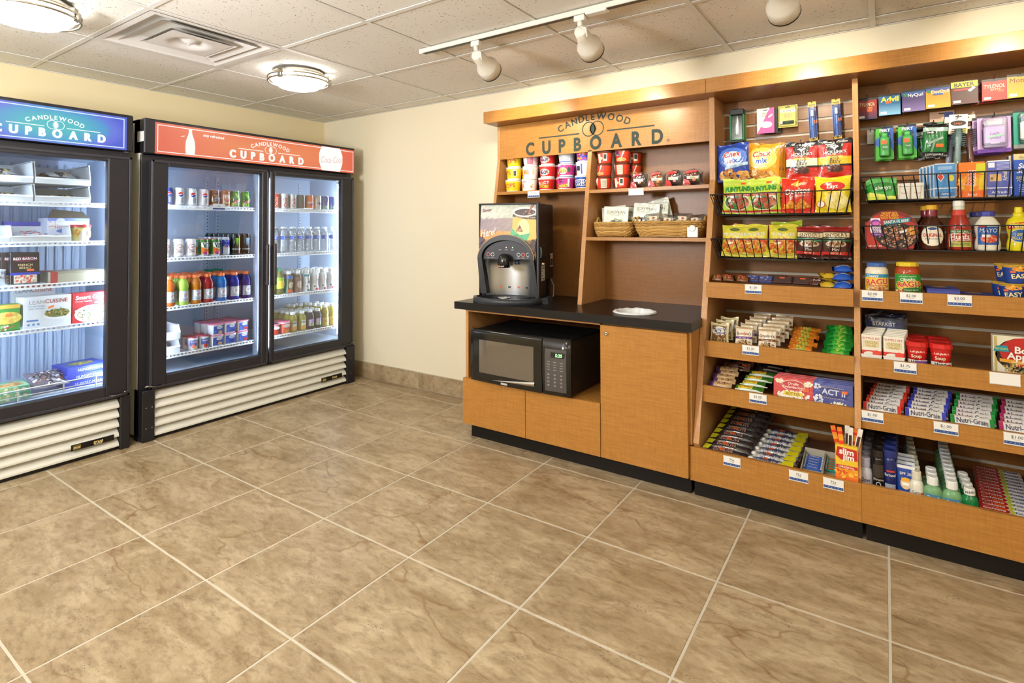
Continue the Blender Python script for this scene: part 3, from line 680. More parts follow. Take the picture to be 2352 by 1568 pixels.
# ---- display bays
def gy(z): return -.22 if z > 1.5 else -.22-.283*(1.5-z)
LEDGE = [(.910, .985, -.425), (.633, .708, -.462), (.427, .503, -.500)]
def bay(name, label, xl, xr, left, right, fx0, fx1):
    t = thing(name, label, 'shelving', ((xl+xr)/2, -.2, 0))
    for nm, pr in (('side_panel', left), ('side_panel', right)):
        if pr:
            q = rel(t); q.prism([(-.003, .09), (-.56, .09), (-.56, .23), (gy(.25), .25), (-.22, 1.5), (-.22, 1.931), (-.003, 1.931)], 'x', pr[0], pr[1]); q.build(nm, 'wood_edge', t)
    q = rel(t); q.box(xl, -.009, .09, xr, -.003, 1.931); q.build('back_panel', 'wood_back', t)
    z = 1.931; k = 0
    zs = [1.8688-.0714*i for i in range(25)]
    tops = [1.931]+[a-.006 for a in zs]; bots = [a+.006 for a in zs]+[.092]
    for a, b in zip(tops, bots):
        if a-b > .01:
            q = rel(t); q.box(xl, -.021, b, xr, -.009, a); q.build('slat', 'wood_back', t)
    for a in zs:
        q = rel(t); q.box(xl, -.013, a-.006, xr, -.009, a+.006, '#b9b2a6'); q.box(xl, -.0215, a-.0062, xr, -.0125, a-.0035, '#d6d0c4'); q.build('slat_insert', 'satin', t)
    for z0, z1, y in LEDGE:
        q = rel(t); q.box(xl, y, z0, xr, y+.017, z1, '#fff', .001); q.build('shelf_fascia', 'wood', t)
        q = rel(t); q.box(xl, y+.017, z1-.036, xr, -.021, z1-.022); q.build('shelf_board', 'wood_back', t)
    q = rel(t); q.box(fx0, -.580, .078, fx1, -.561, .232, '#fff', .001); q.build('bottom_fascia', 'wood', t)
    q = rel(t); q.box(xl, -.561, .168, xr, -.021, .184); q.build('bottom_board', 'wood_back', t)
    q = rel(t); q.box(fx0+.012, -.545, 0, fx1, -.05, .077); q.build('plinth', 'black_plinth', t)
    return t
BA = bay('display_bay', 'maple slatwall bay beside the counter, holding crisps and snack bars', 3.475, 4.085, (3.4475, 3.475), (4.085, 4.107), 3.433, 4.107)
BB = bay('display_bay', 'maple slatwall bay at the right edge, holding medicine and groceries', 4.107, 5.02, None, (5.02, 5.04), 4.1075, 5.04)
# ================================================================ MICROWAVE
def microwave():
    t = thing('microwave_oven', 'black microwave oven in the niche under the counter', 'microwave', (2.51, -.645, .3575)); W, Hh, D = .33, .308, .44
    q = MB(); q.box(-W+.012, .03, .008, W-.006, D, Hh-.006, '#141313', .006); q.build('body', 'satin', t)
    for sx in (-.29, .29):
        for y in (.08, .38):
            q = MB(); q.lathe([(.012, 0), (.014, .009)], 10, '#111', sx, y); q.build('foot', 'rubber', t)
    # door: bulged front frame round the window
    dx = .165; x0, x1 = -W, dx
    def fy(x, z): return .012-.014*(1-(x/W)**2)-.006*(1-((z-.155)/.155)**2)
    q = MB(); wx0, wx1, wz0, wz1 = -.262, .115, .062, .252
    xs = [x0, x0+.008, -.30, wx0, -.17, -.07, .02, wx1, .14, x1]; zs = [.004, .012, .035, wz0, .12, .19, wz1, .285, .30, Hh]
    def win(i, j): return wx0-1e-6 <= (xs[i]+xs[i+1])/2 <= wx1 and wz0 <= (zs[j]+zs[j+1])/2 <= wz1
    def yy(i, j): return fy(xs[i], zs[j])+(.02 if j in (0, len(zs)-1) or i == 0 else 0)
    I = [[q.add((xs[i], yy(i, j), zs[j])) for i in range(len(xs))] for j in range(len(zs))]
    for j in range(len(zs)-1):
        for i in range(len(xs)-1):
            if not win(i, j): q.fi((I[j][i], I[j][i+1], I[j+1][i+1], I[j+1][i]), '#1b1917', True)
    q.face([(x0, .032, .004), (x1, .032, .004), (x1, .032, Hh), (x0, .032, Hh)], '#111')
    Dr = q.build('door', 'gloss', t)
    q = MB(); P = []
    for j in range(9):
        P.append([(wx0+(wx1-wx0)*i/12, fy(wx0+(wx1-wx0)*i/12, wz0+(wz1-wz0)*j/8)+.003, wz0+(wz1-wz0)*j/8) for i in range(13)])
    q.grid(P, '#5c5349'); q.build('window', 'mirror_window', Dr)
    q = MB(); P = []
    for j in range(4):
        P.append([(-.16+.28*i/12, fy(-.16+.28*i/12, .045)-.001-.005*sin(pi*j/3), .032+.022*(i/12)*(j/3)+.008*(i/12)) for i in range(13)])
    q.grid(P, '#c9c7c3'); q.build('handle_trim', 'metal', Dr)
    q = MB(); mp = front_mp(-.1, fy(-.08, .03)-.003, .018); deco(q, [('r', 0, 0, 1, 1, '#9b9a98'), ('t', .5, .5, .5, .8, '#f4f4f4', 'KENMORE')], mp, .045, .012); q.build('badge', 'satin', Dr)
    q = MB(); xs = [dx+.002, .2, .24, .28, .318, W-.002]
    P = [[(x, fy(min(x, .3), z)+(.004 if x < .32 else .02)+(.015 if z in (.004, Hh) else 0), z) for x in xs] for z in (.004, .012, .08, .155, .23, .30, Hh)]
    q.grid(P, '#1b1917'); q.face([(dx+.002, .032, .004), (W-.002, .032, .004), (W-.002, .032, Hh), (dx+.002, .032, Hh)], '#111'); CPn = q.build('control_panel', 'gloss', t)
    q = MB(); mp0 = lambda u, v, z: Vector((.182+u, fy(min(.182+u, .3), .03+v)+.0035-z, .03+v)); w, h = .125, .222
    sp = [('r', 0, 0, 1, 1, '#4c4845'), ('r', .28, .80, .95, .93, '#15150f')]
    for c in range(3):
        for r in range(5): sp += [('t', .18+.31*c, .70-.062*r, .018, .22, '#c9c6c2', ('COOK', 'POWER', 'CLOCK', 'TIMER', 'ADD 30')[(c+r) % 5])] if r < 4 else []
        for r in range(4): sp += [('e', .18+.31*c, .40-.085*r, .055, .022, '#8d8984'), ('t', .18+.31*c, .40-.085*r, .026, .1, '#1b1917', str(1+c+3*r) if r < 3 else ('*', '0', '#')[c])]
    deco(q, sp, mp0, w, h, .0003); q.build('keypad', 'satin', CPn)
    q = MB(); deco(q, [('t', .66, .865, .075, .4, '#3f3', '5:25', 0, 1, .1)], lambda u, v, z: mp0(u, v, z+.002), w, h); q.build('clock_digits', 'led_green', CPn)
m_ = mat_col('mirror_window', .07, .0, 1.0, coat=1.0)
microwave()
# ================================================================ COFFEE MACHINE
def coffee_machine():
    t = thing('coffee_machine', 'black hot drinks machine with a picture front, on the counter', 'coffee machine', (2.361, -.4975, CT), .25)
    W, Z0, Z1, D = .19, .035, .590, .31
    q = MB(); q.box(-W+.004, .022, .262, W-.002, D, Z1-.004, '#1a1213', .004); q.box(-W+.004, .135, .13, W-.002, D, .262, '#1a1213'); q.box(-W+.004, .022, .13, -.162, .14, .262, '#1a1213'); q.box(.166, .022, .13, W-.002, .14, .262, '#1a1213'); q.box(-W+.006, .022, Z0, -.16, .16, .14, '#151112'); q.box(.16, .022, Z0, W-.004, .16, .14, '#151112'); q.box(-W+.006, .14, Z0, W-.004, .16, .14, '#120e0f')
    B = q.build('body', 'satin', t)
    for sx in (-.16, .16):
        q = MB(); q.box(sx-.018, D-.07, 0, sx+.018, D-.03, .13, '#131112', .003); q.build('leg', 'satin', t)
    U = lambda u: -W+2*W*u
    V = lambda v: Z0+(Z1-Z0)*v
    def fy(u, v): return .018-.018*sin(pi*min(1, max(0, v*.9+.1)))**.7
    # picture sheet above the arch
    uc, ua, vb, vh = .455, .465, .395, .265
    def arch(u, a=ua, b=vh): d = abs(u-uc)/a; return vb+(b*math.sqrt(max(0, 1-d*d)) if d < 1 else 0)
    r = random.Random(3)
    def pic(u, v):
        if v > .84: c = lerp('#c9cdbf', '#aeb5a4', (u-.2)*1.4)
        elif v > .70: c = lerp('#8d7c86', '#a8937f', u)
        elif v > .60: c = lerp('#c58b3a', '#d9a23c', u)
        else: c = lerp('#4b3550', '#7d5a24', u*1.2)
        k = .85+.3*r.random(); return (min(1, c[0]*k), min(1, c[1]*k), min(1, c[2]*k), 1)
    q = MB(); nu, nv = 30, 24; Cc = {}
    I = []
    for i in range(nu+1):
        u = .02+.925*i/nu; lo = arch(u)+.004; col_ = []
        for j in range(nv+1):
            v = lo+(.982-lo)*j/nv; col_.append((q.add((U(u), fy(u, v)-.0005, V(v))), pic(u, v)))
        I.append(col_)
    for i in range(nu):
        for j in range(nv):
            a, b, c, d = I[i][j], I[i+1][j], I[i+1][j+1], I[i][j+1]; q.fi((a[0], b[0], c[0], d[0]), [a[1], b[1], c[1], d[1]], True)
    PS = q.build('picture_panel', 'satin', t)
    q = MB(); mp = lambda u, v, z: Vector((u-W, fy(0, (v)/(Z1-Z0))-.001-z, Z0+v)); w, h = 2*W, Z1-Z0
    cup = [(.545, .70), (.57, .885), (.95, .855), (.965, .66), (.90, .55), (.72, .50), (.56, .56)]
    sp = [('p', [(.56, .70), (.57, .87), (.965, .835), (.955, .62), (.78, .60), (.60, .63)], '#e6b64c'), ('e', .745, .72, .10, .11, '#f0d79a'),
          ('p', [(.535, .70), (.56, .73), (.62, .68), (.70, .655), (.80, .66), (.86, .68), (.80, .60), (.72, .60), (.60, .62), (.53, .63)], '#4fae7a'),
          ('x', .66, .645, .09, .02, 20, ['#2e8a58', '#3f9d68'], .012),
          ('p', [(.565, .855), (.58, .905), (.77, .872), (.96, .862), (.96, .822), (.77, .828)], '#3a1f1f'),
          ('e', .765, .905, .205, .055, '#e9ebe0'), ('e', .765, .90, .172, .036, '#4b2f26'), ('x', .80, .895, .11, .022, 24, ['#8a6a55', '#a98a70', '#3a241c'], .012),
          ('p', [(.87, .985), (.905, .985), (.86, .91), (.825, .905)], '#a5614c'),
          ('t', .77, .846, .018, .33, '#f2e2c2', 'CAUTION: COFFEE IS HOT!', -.06), ('p', [(.625, .700), (.735, .692), (.685, .765)], '#7a3a22'), ('t', .68, .715, .022, .07, '#f0d79a', 'CAFE', 0, 1),
          ('t', .135, .93, .035, .17, '#7d3346', 'Savor', .12, 1, .35), ('t', .165, .69, .07, .26, '#f4f0ea', 'Here!', .14, 1, .35), ('p', [(.06, .635), (.19, .652), (.19, .656), (.06, .640)], '#f4f0ea'),
          ('x', .055, .56, .035, .08, 40, ['#2d2030', '#43304a', '#54405c'], .020), ('x', .90, .53, .04, .08, 50, ['#3a231b', '#54352a', '#2a1813'], .020)]
    deco(q, sp, mp, w, h, .0004, 8); q.build('picture_print', 'satin', PS)
    # black arch frame and legs
    q = MB(); n = 40; ring = []
    outer, inner = [], []
    for k in range(n+1):
        a = pi-pi*k/n; outer.append((uc+ua*cos(a), vb+vh*sin(a))); inner.append((uc+.395*cos(a), vb+.03+(vh-.085)*sin(a)))
    outer = [(.03, .03)]+outer+[(.985, .0)]; inner = [(.135, .03)]+inner+[(.93, .0)]
    for y, f in ((-.012, 0),):
        for (a, b), (c, d) in zip(zip(outer, inner), zip(outer[1:], inner[1:])):
            P = lambda p, yy: (U(p[0]), fy(0, p[1])+yy, V(p[1]))
            q.face([P(a, -.012), P(c, -.012), P(d, -.012), P(b, -.012)], '#211f1f', False); q.face([P(a, -.012), P(a, .02), P(c, .02), P(c, -.012)], '#2b2827'); q.face([P(b, -.012), P(d, -.012), P(d, .045), P(b, .045)], '#171516')
    q.build('arch_frame', 'satin', t)
    q = MB()                                                           # gold pinstripe and slim black surround
    for k in range(n): 
        a, b = outer[1+k], outer[2+k]; P = lambda p, e: (U(uc+(p[0]-uc)*e), fy(0, p[1])-.0125, V(vb+(p[1]-vb)*e)); q.face([P(a, 1.0), P(b, 1.0), P(b, 1.018), P(a, 1.018)], '#b98a4a')
    q.box(U(.95), -.002, V(.0), U(1.0), .03, V(1), '#1c191a', .004); q.box(U(0), -.0, V(.0), U(.02), .03, V(1), '#1c191a', .003); q.box(U(0), -.002, V(.984), U(1), .03, V(1), '#1c191a', .003)
    q.build('front_surround', 'satin', t)
    q = MB(); c0 = q.add((U(uc), .012, V(vb)))                           # control fascia
    P = [q.add((U(uc+.40*cos(pi-pi*k/24)), .010, V(vb+.005+.195*sin(pi*k/24)))) for k in range(25)]
    for k in range(24): q.fi((c0, P[k], P[k+1]), '#23232d')
    CF = q.build('control_fascia', 'satin', t)
    q = MB(); mp2 = plane_mp((-W, .0095, Z0), (1, 0, 0), (0, 0, 1)); sp = [('t', .35, .50, .010, .05, '#c9c9d0', 'FREE'), ('t', .455, .50, .010, .05, '#c9c9d0', 'POWER'), ('t', .56, .50, .010, .05, '#c9c9d0', 'READY')]
    for u, c, s in ((.155, '#e0554a', 'STOP'), (.225, '#c9c9d0', 'CHANGE'), (.66, '#c9c9d0', 'REGULAR'), (.735, '#e8693a', 'CARAFE'), (.81, '#c9c9d0', 'HOT')):
        sp += [('e', u, .45, .030, .021, c), ('e', u, .45, .022, .0155, '#16161c'), ('t', u, .415, .008, .06, '#c9c9d0', s)]
    deco(q, sp, mp2, w, h, .0004); q.build('buttons', 'satin', CF)
    for u, mt, nm in ((.455, 'led_red', 'indicator'), (.56, 'led_green', 'indicator')):
        q = MB(); q.M = Matrix.Translation((U(u), .0085, V(.525))) @ Matrix.Rotation(pi/2, 4, 'X'); q.lathe([(.0035, 0), (.003, .002)], 8); q.build(nm, mt, CF)
    # stainless alcove
    q = MB(); P = []
    for z in (V(.0), V(.40)): P.append([(U(.50)+.165*cos(pi-pi*k/20), .012+.105*sin(pi*k/20), z) for k in range(21)])
    q.grid(P, '#b9bcc0'); q.face([(U(.12), .012, V(.40)), (U(.93), .012, V(.40)), (U(.93), .12, V(.40)), (U(.12), .12, V(.40))], '#333'); AL = q.build('stainless_back', 'metal', t)
    q = MB()
    for k in range(4):
        a0 = pi*(.30+.115*k); pts = [(U(.50)+.163*cos(pi-a0-e*.105), .012+.103*sin(a0+e*.105)) for e in (0, .35, .7, 1.0)]
        for (a, b), (c, d) in zip(pts, pts[1:]): q.face([(a, b, V(.075)), (c, d, V(.075)), (c, d, V(.092)), (a, b, V(.092))], '#e2572b' if k % 2 == 0 else '#2a2420')
    q.build('warning_strip', 'paper', AL)
    q = MB(); q.lathe([(.036, V(.315)), (.037, V(.36)), (.036, V(.41)), (.028, V(.445)), (.012, V(.46)), (0, V(.462))], 20, '#171819', U(.45), -.022); q.box(U(.45)-.03, -.02, V(.33), U(.45)+.03, .05, V(.42), '#171819'); SPT = q.build('spout', 'gloss', t)
    q = MB(); deco(q, [('r', .1, 0, .45, 1, '#e87a3a'), ('t', .72, .5, .8, .45, '#eee', 'HOT', 0, 1)], cyl_mp(.0371, V(.322), .05, -pi/2-.25, U(.45), -.022), .05, .009); q.build('spout_label', 'paper', SPT)
    q = MB(); q.tube([(U(.62), .03, V(.39)), (U(.62), .03, V(.345))], .014, 10, '#1d2a48'); q.build('water_nozzle', 'plastic', t)
    # drip tray
    q = MB(); n = 28; o = [(U(.47)+.215*cos(pi+pi*k/n), .01-.135*sin(pi*k/n)) for k in range(n+1)]
    pts = o+[(.235, .03), (.235, .12), (-.18, .12)]
    lo = [q.add((a, b, 0)) for a, b in pts]; hi = [q.add((a*.985, b*.97, .036)) for a, b in pts]
    q.fi(lo[::-1], '#222428')
    for k in range(len(pts)): q.fi((lo[k], lo[(k+1) % len(pts)], hi[(k+1) % len(pts)], hi[k]), '#2b2e33', k < n)
    inn = [q.add((a*.9, b*.88, .036)) for a, b in pts]; dn = [q.add((a*.9, b*.88, .028)) for a, b in pts]
    for k in range(len(pts)):
        j = (k+1) % len(pts); q.fi((hi[k], hi[j], inn[j], inn[k]), '#33363c'); q.fi((inn[k], inn[j], dn[j], dn[k]), '#191a1d')
    q.fi(dn, '#14151a'); TR = q.build('drip_tray', 'satin', t)
    q = MB()
    for k in range(22):
        x = -.17+.0162*k; ymin = .01-.118*math.sqrt(max(0, 1-((x-U(.47))/.20)**2))
        if ymin < .0: q.box(x-.0022, ymin, .029, x+.0022, .06, .035, '#26282d')
    q.build('grille', 'satin', TR)
    q = MB(); q.tube([(U(.47)+.034*cos(a*pi/12), -.05+.026*sin(a*pi/12), .0365) for a in range(24)], .004, 6, '#cfcfcf', closed=True); q.build('drain_ring', 'metal', TR)
    # right side: stickers, vents, lock, grip
    sd = plane_mp((W-.0015, .022, Z0), (0, 1, 0), (0, 0, 1)); q = MB(); ww = D-.022
    sp = []
    deco(q, [('r', .07, .17, .33, .345, '#d7dcd9'), ('r', .10, .30, .17, .31, '#555'), ('r', .10, .27, .2, .278, '#555'), ('r', .19, .295, .31, .315, '#7d8a86'), ('r', .09, .222, .2, .23, '#555'), ('r', .16, .185, .28, .197, '#333'), ('r', .07, .248, .33, .250, '#888'),
             ('r', .72, .30, .93, .45, '#c9c4bd'), ('r', .735, .315, .915, .39, '#2a2324'), ('t', .825, .42, .02, .15, '#d8742c', 'WARNING', 0, 1)], sd, ww, h, .0005); q.build('sticker', 'paper', B)
    for i in range(2):
        for k in range(10):
            q = MB(); y = .022+ww*(.63+.19*i); z = V(.86-.036*k); q.box(W-.004, y, z, W+.0005, y+ww*.12, z+.006, '#080606', .0015); q.build('vent_slot', 'satin', B)
    for a, b in ((.5, .84), (.46, .64), (.27, .55), (.5, .42), (.03, .985), (.45, .985)):
        q = MB(); q.M = Matrix.Translation((W-.002, .022+ww*a, V(b))) @ Matrix.Rotation(pi/2, 4, 'Y'); q.lathe([(.004, 0), (.003, .0025)], 8, '#9a9490'); q.build('screw', 'metal', B)
    q = MB(); q.M = Matrix.Translation((W-.002, .055, V(.35))) @ Matrix.Rotation(pi/2, 4, 'Y'); q.lathe([(.012, 0), (.012, .006), (.009, .016), (.004, .02)], 12, '#c9c2b4'); q.build('lock_knob', 'metal', B)
    q = MB(); q.tube([(W-.004, .02, V(.53)), (W+.008, .012, V(.52)), (W+.010, .010, V(.475)), (W+.008, .012, V(.43)), (W-.004, .02, V(.42))], .006, 6, '#3d4a4c'); q.build('side_grip', 'satin', B)
    q = MB(); q.tube([(W-.03, .17, .09), (W-.03, .20, .085), (W-.03, .24, .10)], .003, 5, '#b9a878'); q.build('brass_fitting', 'metal', t)
    q = MB(); q.tube([(.12, .24, .0045), (.17, .26, .004), (.205, .25, .02), (.20, .28, .08), (.17, .305, .13)], .0035, 6, '#8b8f92'); q.build('power_cord', 'rubber', t)
coffee_machine()
# ================================================================ GOODS: makers return [(part name, mesh, sub-parts)]
CAM = Vector(cam.location); CR = cam.rotation_euler.to_matrix()
def at(px, py, ax, val):
    """the point of a real plane (axis = value) seen at a picture point"""
    d = CR @ Vector(((px-1164.478)/1267.9, -(py-497.508)/1267.9, -1)); i = 'xyz'.index(ax)
    return CAM+d*((val-CAM[i])/d[i])
def place(name, label, cat, parts, loc, rz=0, group=None, rx=0, ry=0, sc_=None):
    if len(parts) == 1 and not parts[0][2]:
        r = ob(name, parts[0][1], None, loc); tag(r, label, cat, group)
    else:
        r = thing(name, label, cat, loc, 0, group)
        for nm, me, kids in parts:
            o = ob(nm, me, r)
            for kn, km, _ in kids: ob(kn, km, o)
    r.rotation_euler = (rx, ry, rz)
    if sc_: r.scale = sc_
    return r
_pc = {}
def cached(key, fn, *a, **k):
    if key not in _pc: _pc[key] = fn(*a, **k)
    return _pc[key]
ORD = ['front', 'second from the front', 'third from the front', 'fourth from the front', 'fifth from the front', 'sixth from the front', 'seventh from the front', 'eighth from the front', 'ninth from the front', 'tenth from the front', 'eleventh from the front', 'twelfth from the front', 'thirteenth from the front', 'fourteenth from the front']
def T2(cx, cyy, h, mw, col, out, s, rot=0, shear=0, b=2): return [('t', cx, cyy, h, mw*1.04, out, s, rot, b+4, shear), ('t', cx, cyy, h, mw, col, s, rot, b, shear)]
def OS(x, y, w=.16, h=.06): return [('r', x-w/2, y-h/2, x+w/2, y+h/2, '#ee6a2c'), ('t', x, y, h*.5, w*.7, '#8a2a10', '1.00', 0, 0)]
def can(col, spec, lid='#c9ccd0', d=.064, h=.116, turn=0, base=None):
    r = d/2; q = MB()
    q.lathe([(r*.80, 0, base or '#b9bcc0'), (r*.93, .006, base or '#b9bcc0'), (r, .012, col), (r, h-.015, col), (r*.84, h-.003, lid), (r*.86, h, lid)], 20, col, caps=True)
    w, hh = 2.4*r, h-.03; deco(q, spec, cyl_mp(r, .013, w, -pi/2+turn), w, hh, .0003, 8)
    a = q.mesh('body', 'gloss'); q = MB(); q.lathe([(r*.86, h+.0005), (r*.82, h+.001), (r*.8, h-.003), (0, h-.003)], 16, lid, caps=False); q.box(-.006, -.012, h-.002, .006, .008, h+.0003, lid, .001)
    return [('body', a, []), ('lid', q.mesh('lid', 'metal'), [])]
def bottle(prof, mat, col, cap, label=None, seg=18, sq=0, sx=1, sy=1, body_spec=None):
    """cap = (radius, z0, z1, colour); label = (z0, z1, radius, colour, spec, arc width factor)"""
    q = MB(); q.lathe(prof, seg, col, sq=sq, sx=sx, sy=sy); parts = []
    if body_spec: deco(q, body_spec[2], cyl_mp(body_spec[1]+.0006, body_spec[0], 2.5*body_spec[1], -pi/2, 0, 0, sx, sy), 2.5*body_spec[1], body_spec[3], .0004, 8)
    parts.append(('bottle', q.mesh('bottle', mat), []))
    q = MB(); r, z0, z1, c = cap; n = 24; P = []
    for z, rr in ((z0, r), (z0+.002, r*1.03), (z1-.003, r), (z1, r*.9)): P.append([(rr*(1 if k % 2 else .965)*cos(2*pi*k/n), rr*(1 if k % 2 else .965)*sin(2*pi*k/n), z) for k in range(n)])
    I = q.grid(P, c, False, True); q.fi(I[-1], c); parts.append(('cap', q.mesh('cap', 'plastic'), []))
    if label:
        z0, z1, r, c, spec = label[:5]; q = MB()
        if c: q.lathe([(r+.0004, z0), (r+.0004, z1)], seg, c, caps=False, sq=sq, sx=sx, sy=sy)
        if spec: w = 2.5*r; deco(q, spec, cyl_mp(r+.0006, z0, w, -pi/2+(label[5] if len(label) > 5 else 0), 0, 0, sx, sy), w, z1-z0, .0003, 8)
        parts.append(('label', q.mesh('label', 'satin'), []))
    return parts
def bag(w, h, d, col, spec, mat='foil', crimp=.06, waist=.07, seed=1, back=None, n=22, side_crimp=False):
    """pillow bag standing up, front to -y, crimped top and bottom (or both ends)"""
    r = random.Random(seed); ph = [r.random()*6.3 for _ in range(6)]
    def bul(u, v):
        a, b = (v, u) if side_crimp else (u, v)
        e = max(0, min(1, (b-crimp)/(1-2*crimp)))
        k = (max(0, sin(pi*a))**.55)*(max(0, sin(pi*e))**.5)
        return d/2*k*(1+.10*sin(7*a+4*b+ph[0])*sin(5*b+ph[1]))+.0009*sin(23*a+ph[2]+5*b)*min(1, 5*e*(1-e))
    def pt(u, v, s, z=0):
        a = v if not side_crimp else u
        k = 1-waist*(max(0, sin(pi*a))**.7)
        if side_crimp: return Vector(((u-.5)*w, -s*(bul(u, v)+z), h/2+(v-.5)*h*k))
        return Vector(((u-.5)*w*k, -s*(bul(u, v)+z)+.004*sin(9*u+ph[3])*(1 if v > .97 or v < .03 else 0), v*h+.004*sin(6*u+ph[4])*(v > .97)))
    q = MB()
    for s, c in ((1, col), (-1, back or col)):
        P = [[pt(i/n, j/n, s) for i in range(n+1)] for j in range(n+1)]
        if s < 0: P = [r_[::-1] for r_ in P]
        q.grid(P, c)
    parts = [('bag', q.mesh('bag', mat), [])]
    if spec:
        q = MB(); deco(q, spec, lambda u, v, z: pt(u/w, v/h, 1, z+.0018), w, h, .0003, 10); parts.append(('print', q.mesh('print', mat), []))
    return parts
def carton(w, h, d, col, front, top=None, right=None, mat='paper', b=.0012):
    q = MB(); q.box(-w/2, -d/2, 0, w/2, d/2, h, col, b); parts = [('box', q.mesh('box', mat), [])]
    q = MB()
    if front: deco(q, front, front_mp(-w/2, -d/2, 0), w, h, .0004)
    if top: deco(q, top, plane_mp((-w/2, -d/2, h), (1, 0, 0), (0, 1, 0)), w, d, .0004)
    if right: deco(q, right, plane_mp((w/2, -d/2, 0), (0, 1, 0), (0, 0, 1)), d, h, .0004)
    if q.f: parts.append(('print', q.mesh('print', mat), []))
    return parts
def card(w, h, col, spec, bubble=None, inner=None, t=.0012, hole=True, depth=.02, pitch=0):
    """hanging card; bubble = (x0, z0, x1, z1, depth) fractions of the card"""
    q = MB(); q.box(-w/2, -t, -h, w/2, 0, 0, col, .0004)
    if hole: q.box(-.011, -t-.0003, -.012, .011, -t, -.007, '#2a2624')
    parts = [('card', q.mesh('card', 'satin'), [])]; q = MB(); deco(q, spec, front_mp(-w/2, -t, -h), w, h, .0004); parts.append(('print', q.mesh('print', 'satin'), []))
    if inner: parts += inner
    if bubble:
        x0, z0, x1, z1, dd = bubble; q = MB(); q.box(-w/2+x0*w, -t-dd, -h+z0*h, -w/2+x1*w, -t, -h+z1*h, '#fff', .006); parts.append(('blister', q.mesh('blister', 'blister'), []))
    return parts
def hook(x, z, length, what):
    q = MB(); q.tube([(0, 0, 0), (0, -length, .0), (0, -length-.006, .010)], .0022, 6, '#a9a59c'); q.box(-.012, -.004, -.012, .012, 0, .012, '#b9b4aa', .002)
    place('peg_hook', 'metal peg hook on the slatwall holding '+what, 'hook', [('rod', q.mesh('rod', 'metal'), [])], (x, -.0225, z))
def price_tag(x, y, z, txt, label, w=.072, h=.040, rz=0, blank=False, sub='This item', tilt=0):
    q = MB(); q.box(-w/2, -.0012, -h, w/2, 0, 0, '#f1f0ec', .0004)
    sp = [] if blank else [('t', .5, .70, .26, .6, '#4a4e58', txt, 0, 1), ('t', .5, .47, .10, .5, '#7a7d84', sub, 0, 0), ('r', .02, .05, .98, .30, '#2b4c8c')]+[('e', .1+.16*k, .18, .016, .03, '#dfe6f2') for k in range(6)]
    parts = [('card', q.mesh('card', 'paper'), [])]
    if sp: q = MB(); deco(q, sp, front_mp(-w/2, -.0012, -h), w, h, .0002, 3); parts.append(('print', q.mesh('print', 'paper'), []))
    q = MB(); q.box(-w/2-.001, -.0022, -h-.0018, w/2+.001, -.0012, -h+.001, '#d8dad8'); q.box(-w/2-.001, -.001, -.002, w/2+.001, .0006, .0012, '#d8dad8'); parts.append(('holder', q.mesh('holder', 'plastic'), []))
    place('price_tag', label, 'price tag', parts, (x, y, z), rz, 'shelf price tags', tilt)
# ================================================================ HUTCH GOODS
def cup(col, spec, rim='#eceae4', r0=.044, r1=.054, h=.081, lid='#e9e7e2', low='#f1efe9', turn=0):
    q = MB(); q.lathe([(r0*.96, 0, low), (r0, .003, low), (r0+(r1-r0)*.12, h*.1, col), (r0+(r1-r0)*.86, h*.86, rim), (r1-.002, h*.95, rim), (r1, h*.955, rim), (r1, h*.985, rim)], 22, col)
    w = 2.3*r0
    def mp(u, v, z):
        t = v/h; r = r0+(r1-r0)*t; a = -pi/2+turn+(u-w/2)/((r0+r1)/2); return Vector(((r+z+.0004)*cos(a), (r+z+.0004)*sin(a), v))
    deco(q, spec, mp, w, h, .0004, 6); a = q.mesh('cup', 'satin')
    q = MB(); q.lathe([(r1*1.01, h*.97), (r1*1.01, h*.99), (r1*.93, h), (0, h*.995)], 22, lid, caps=False); return [('cup', a, []), ('lid', q.mesh('lid', 'satin'), [])]
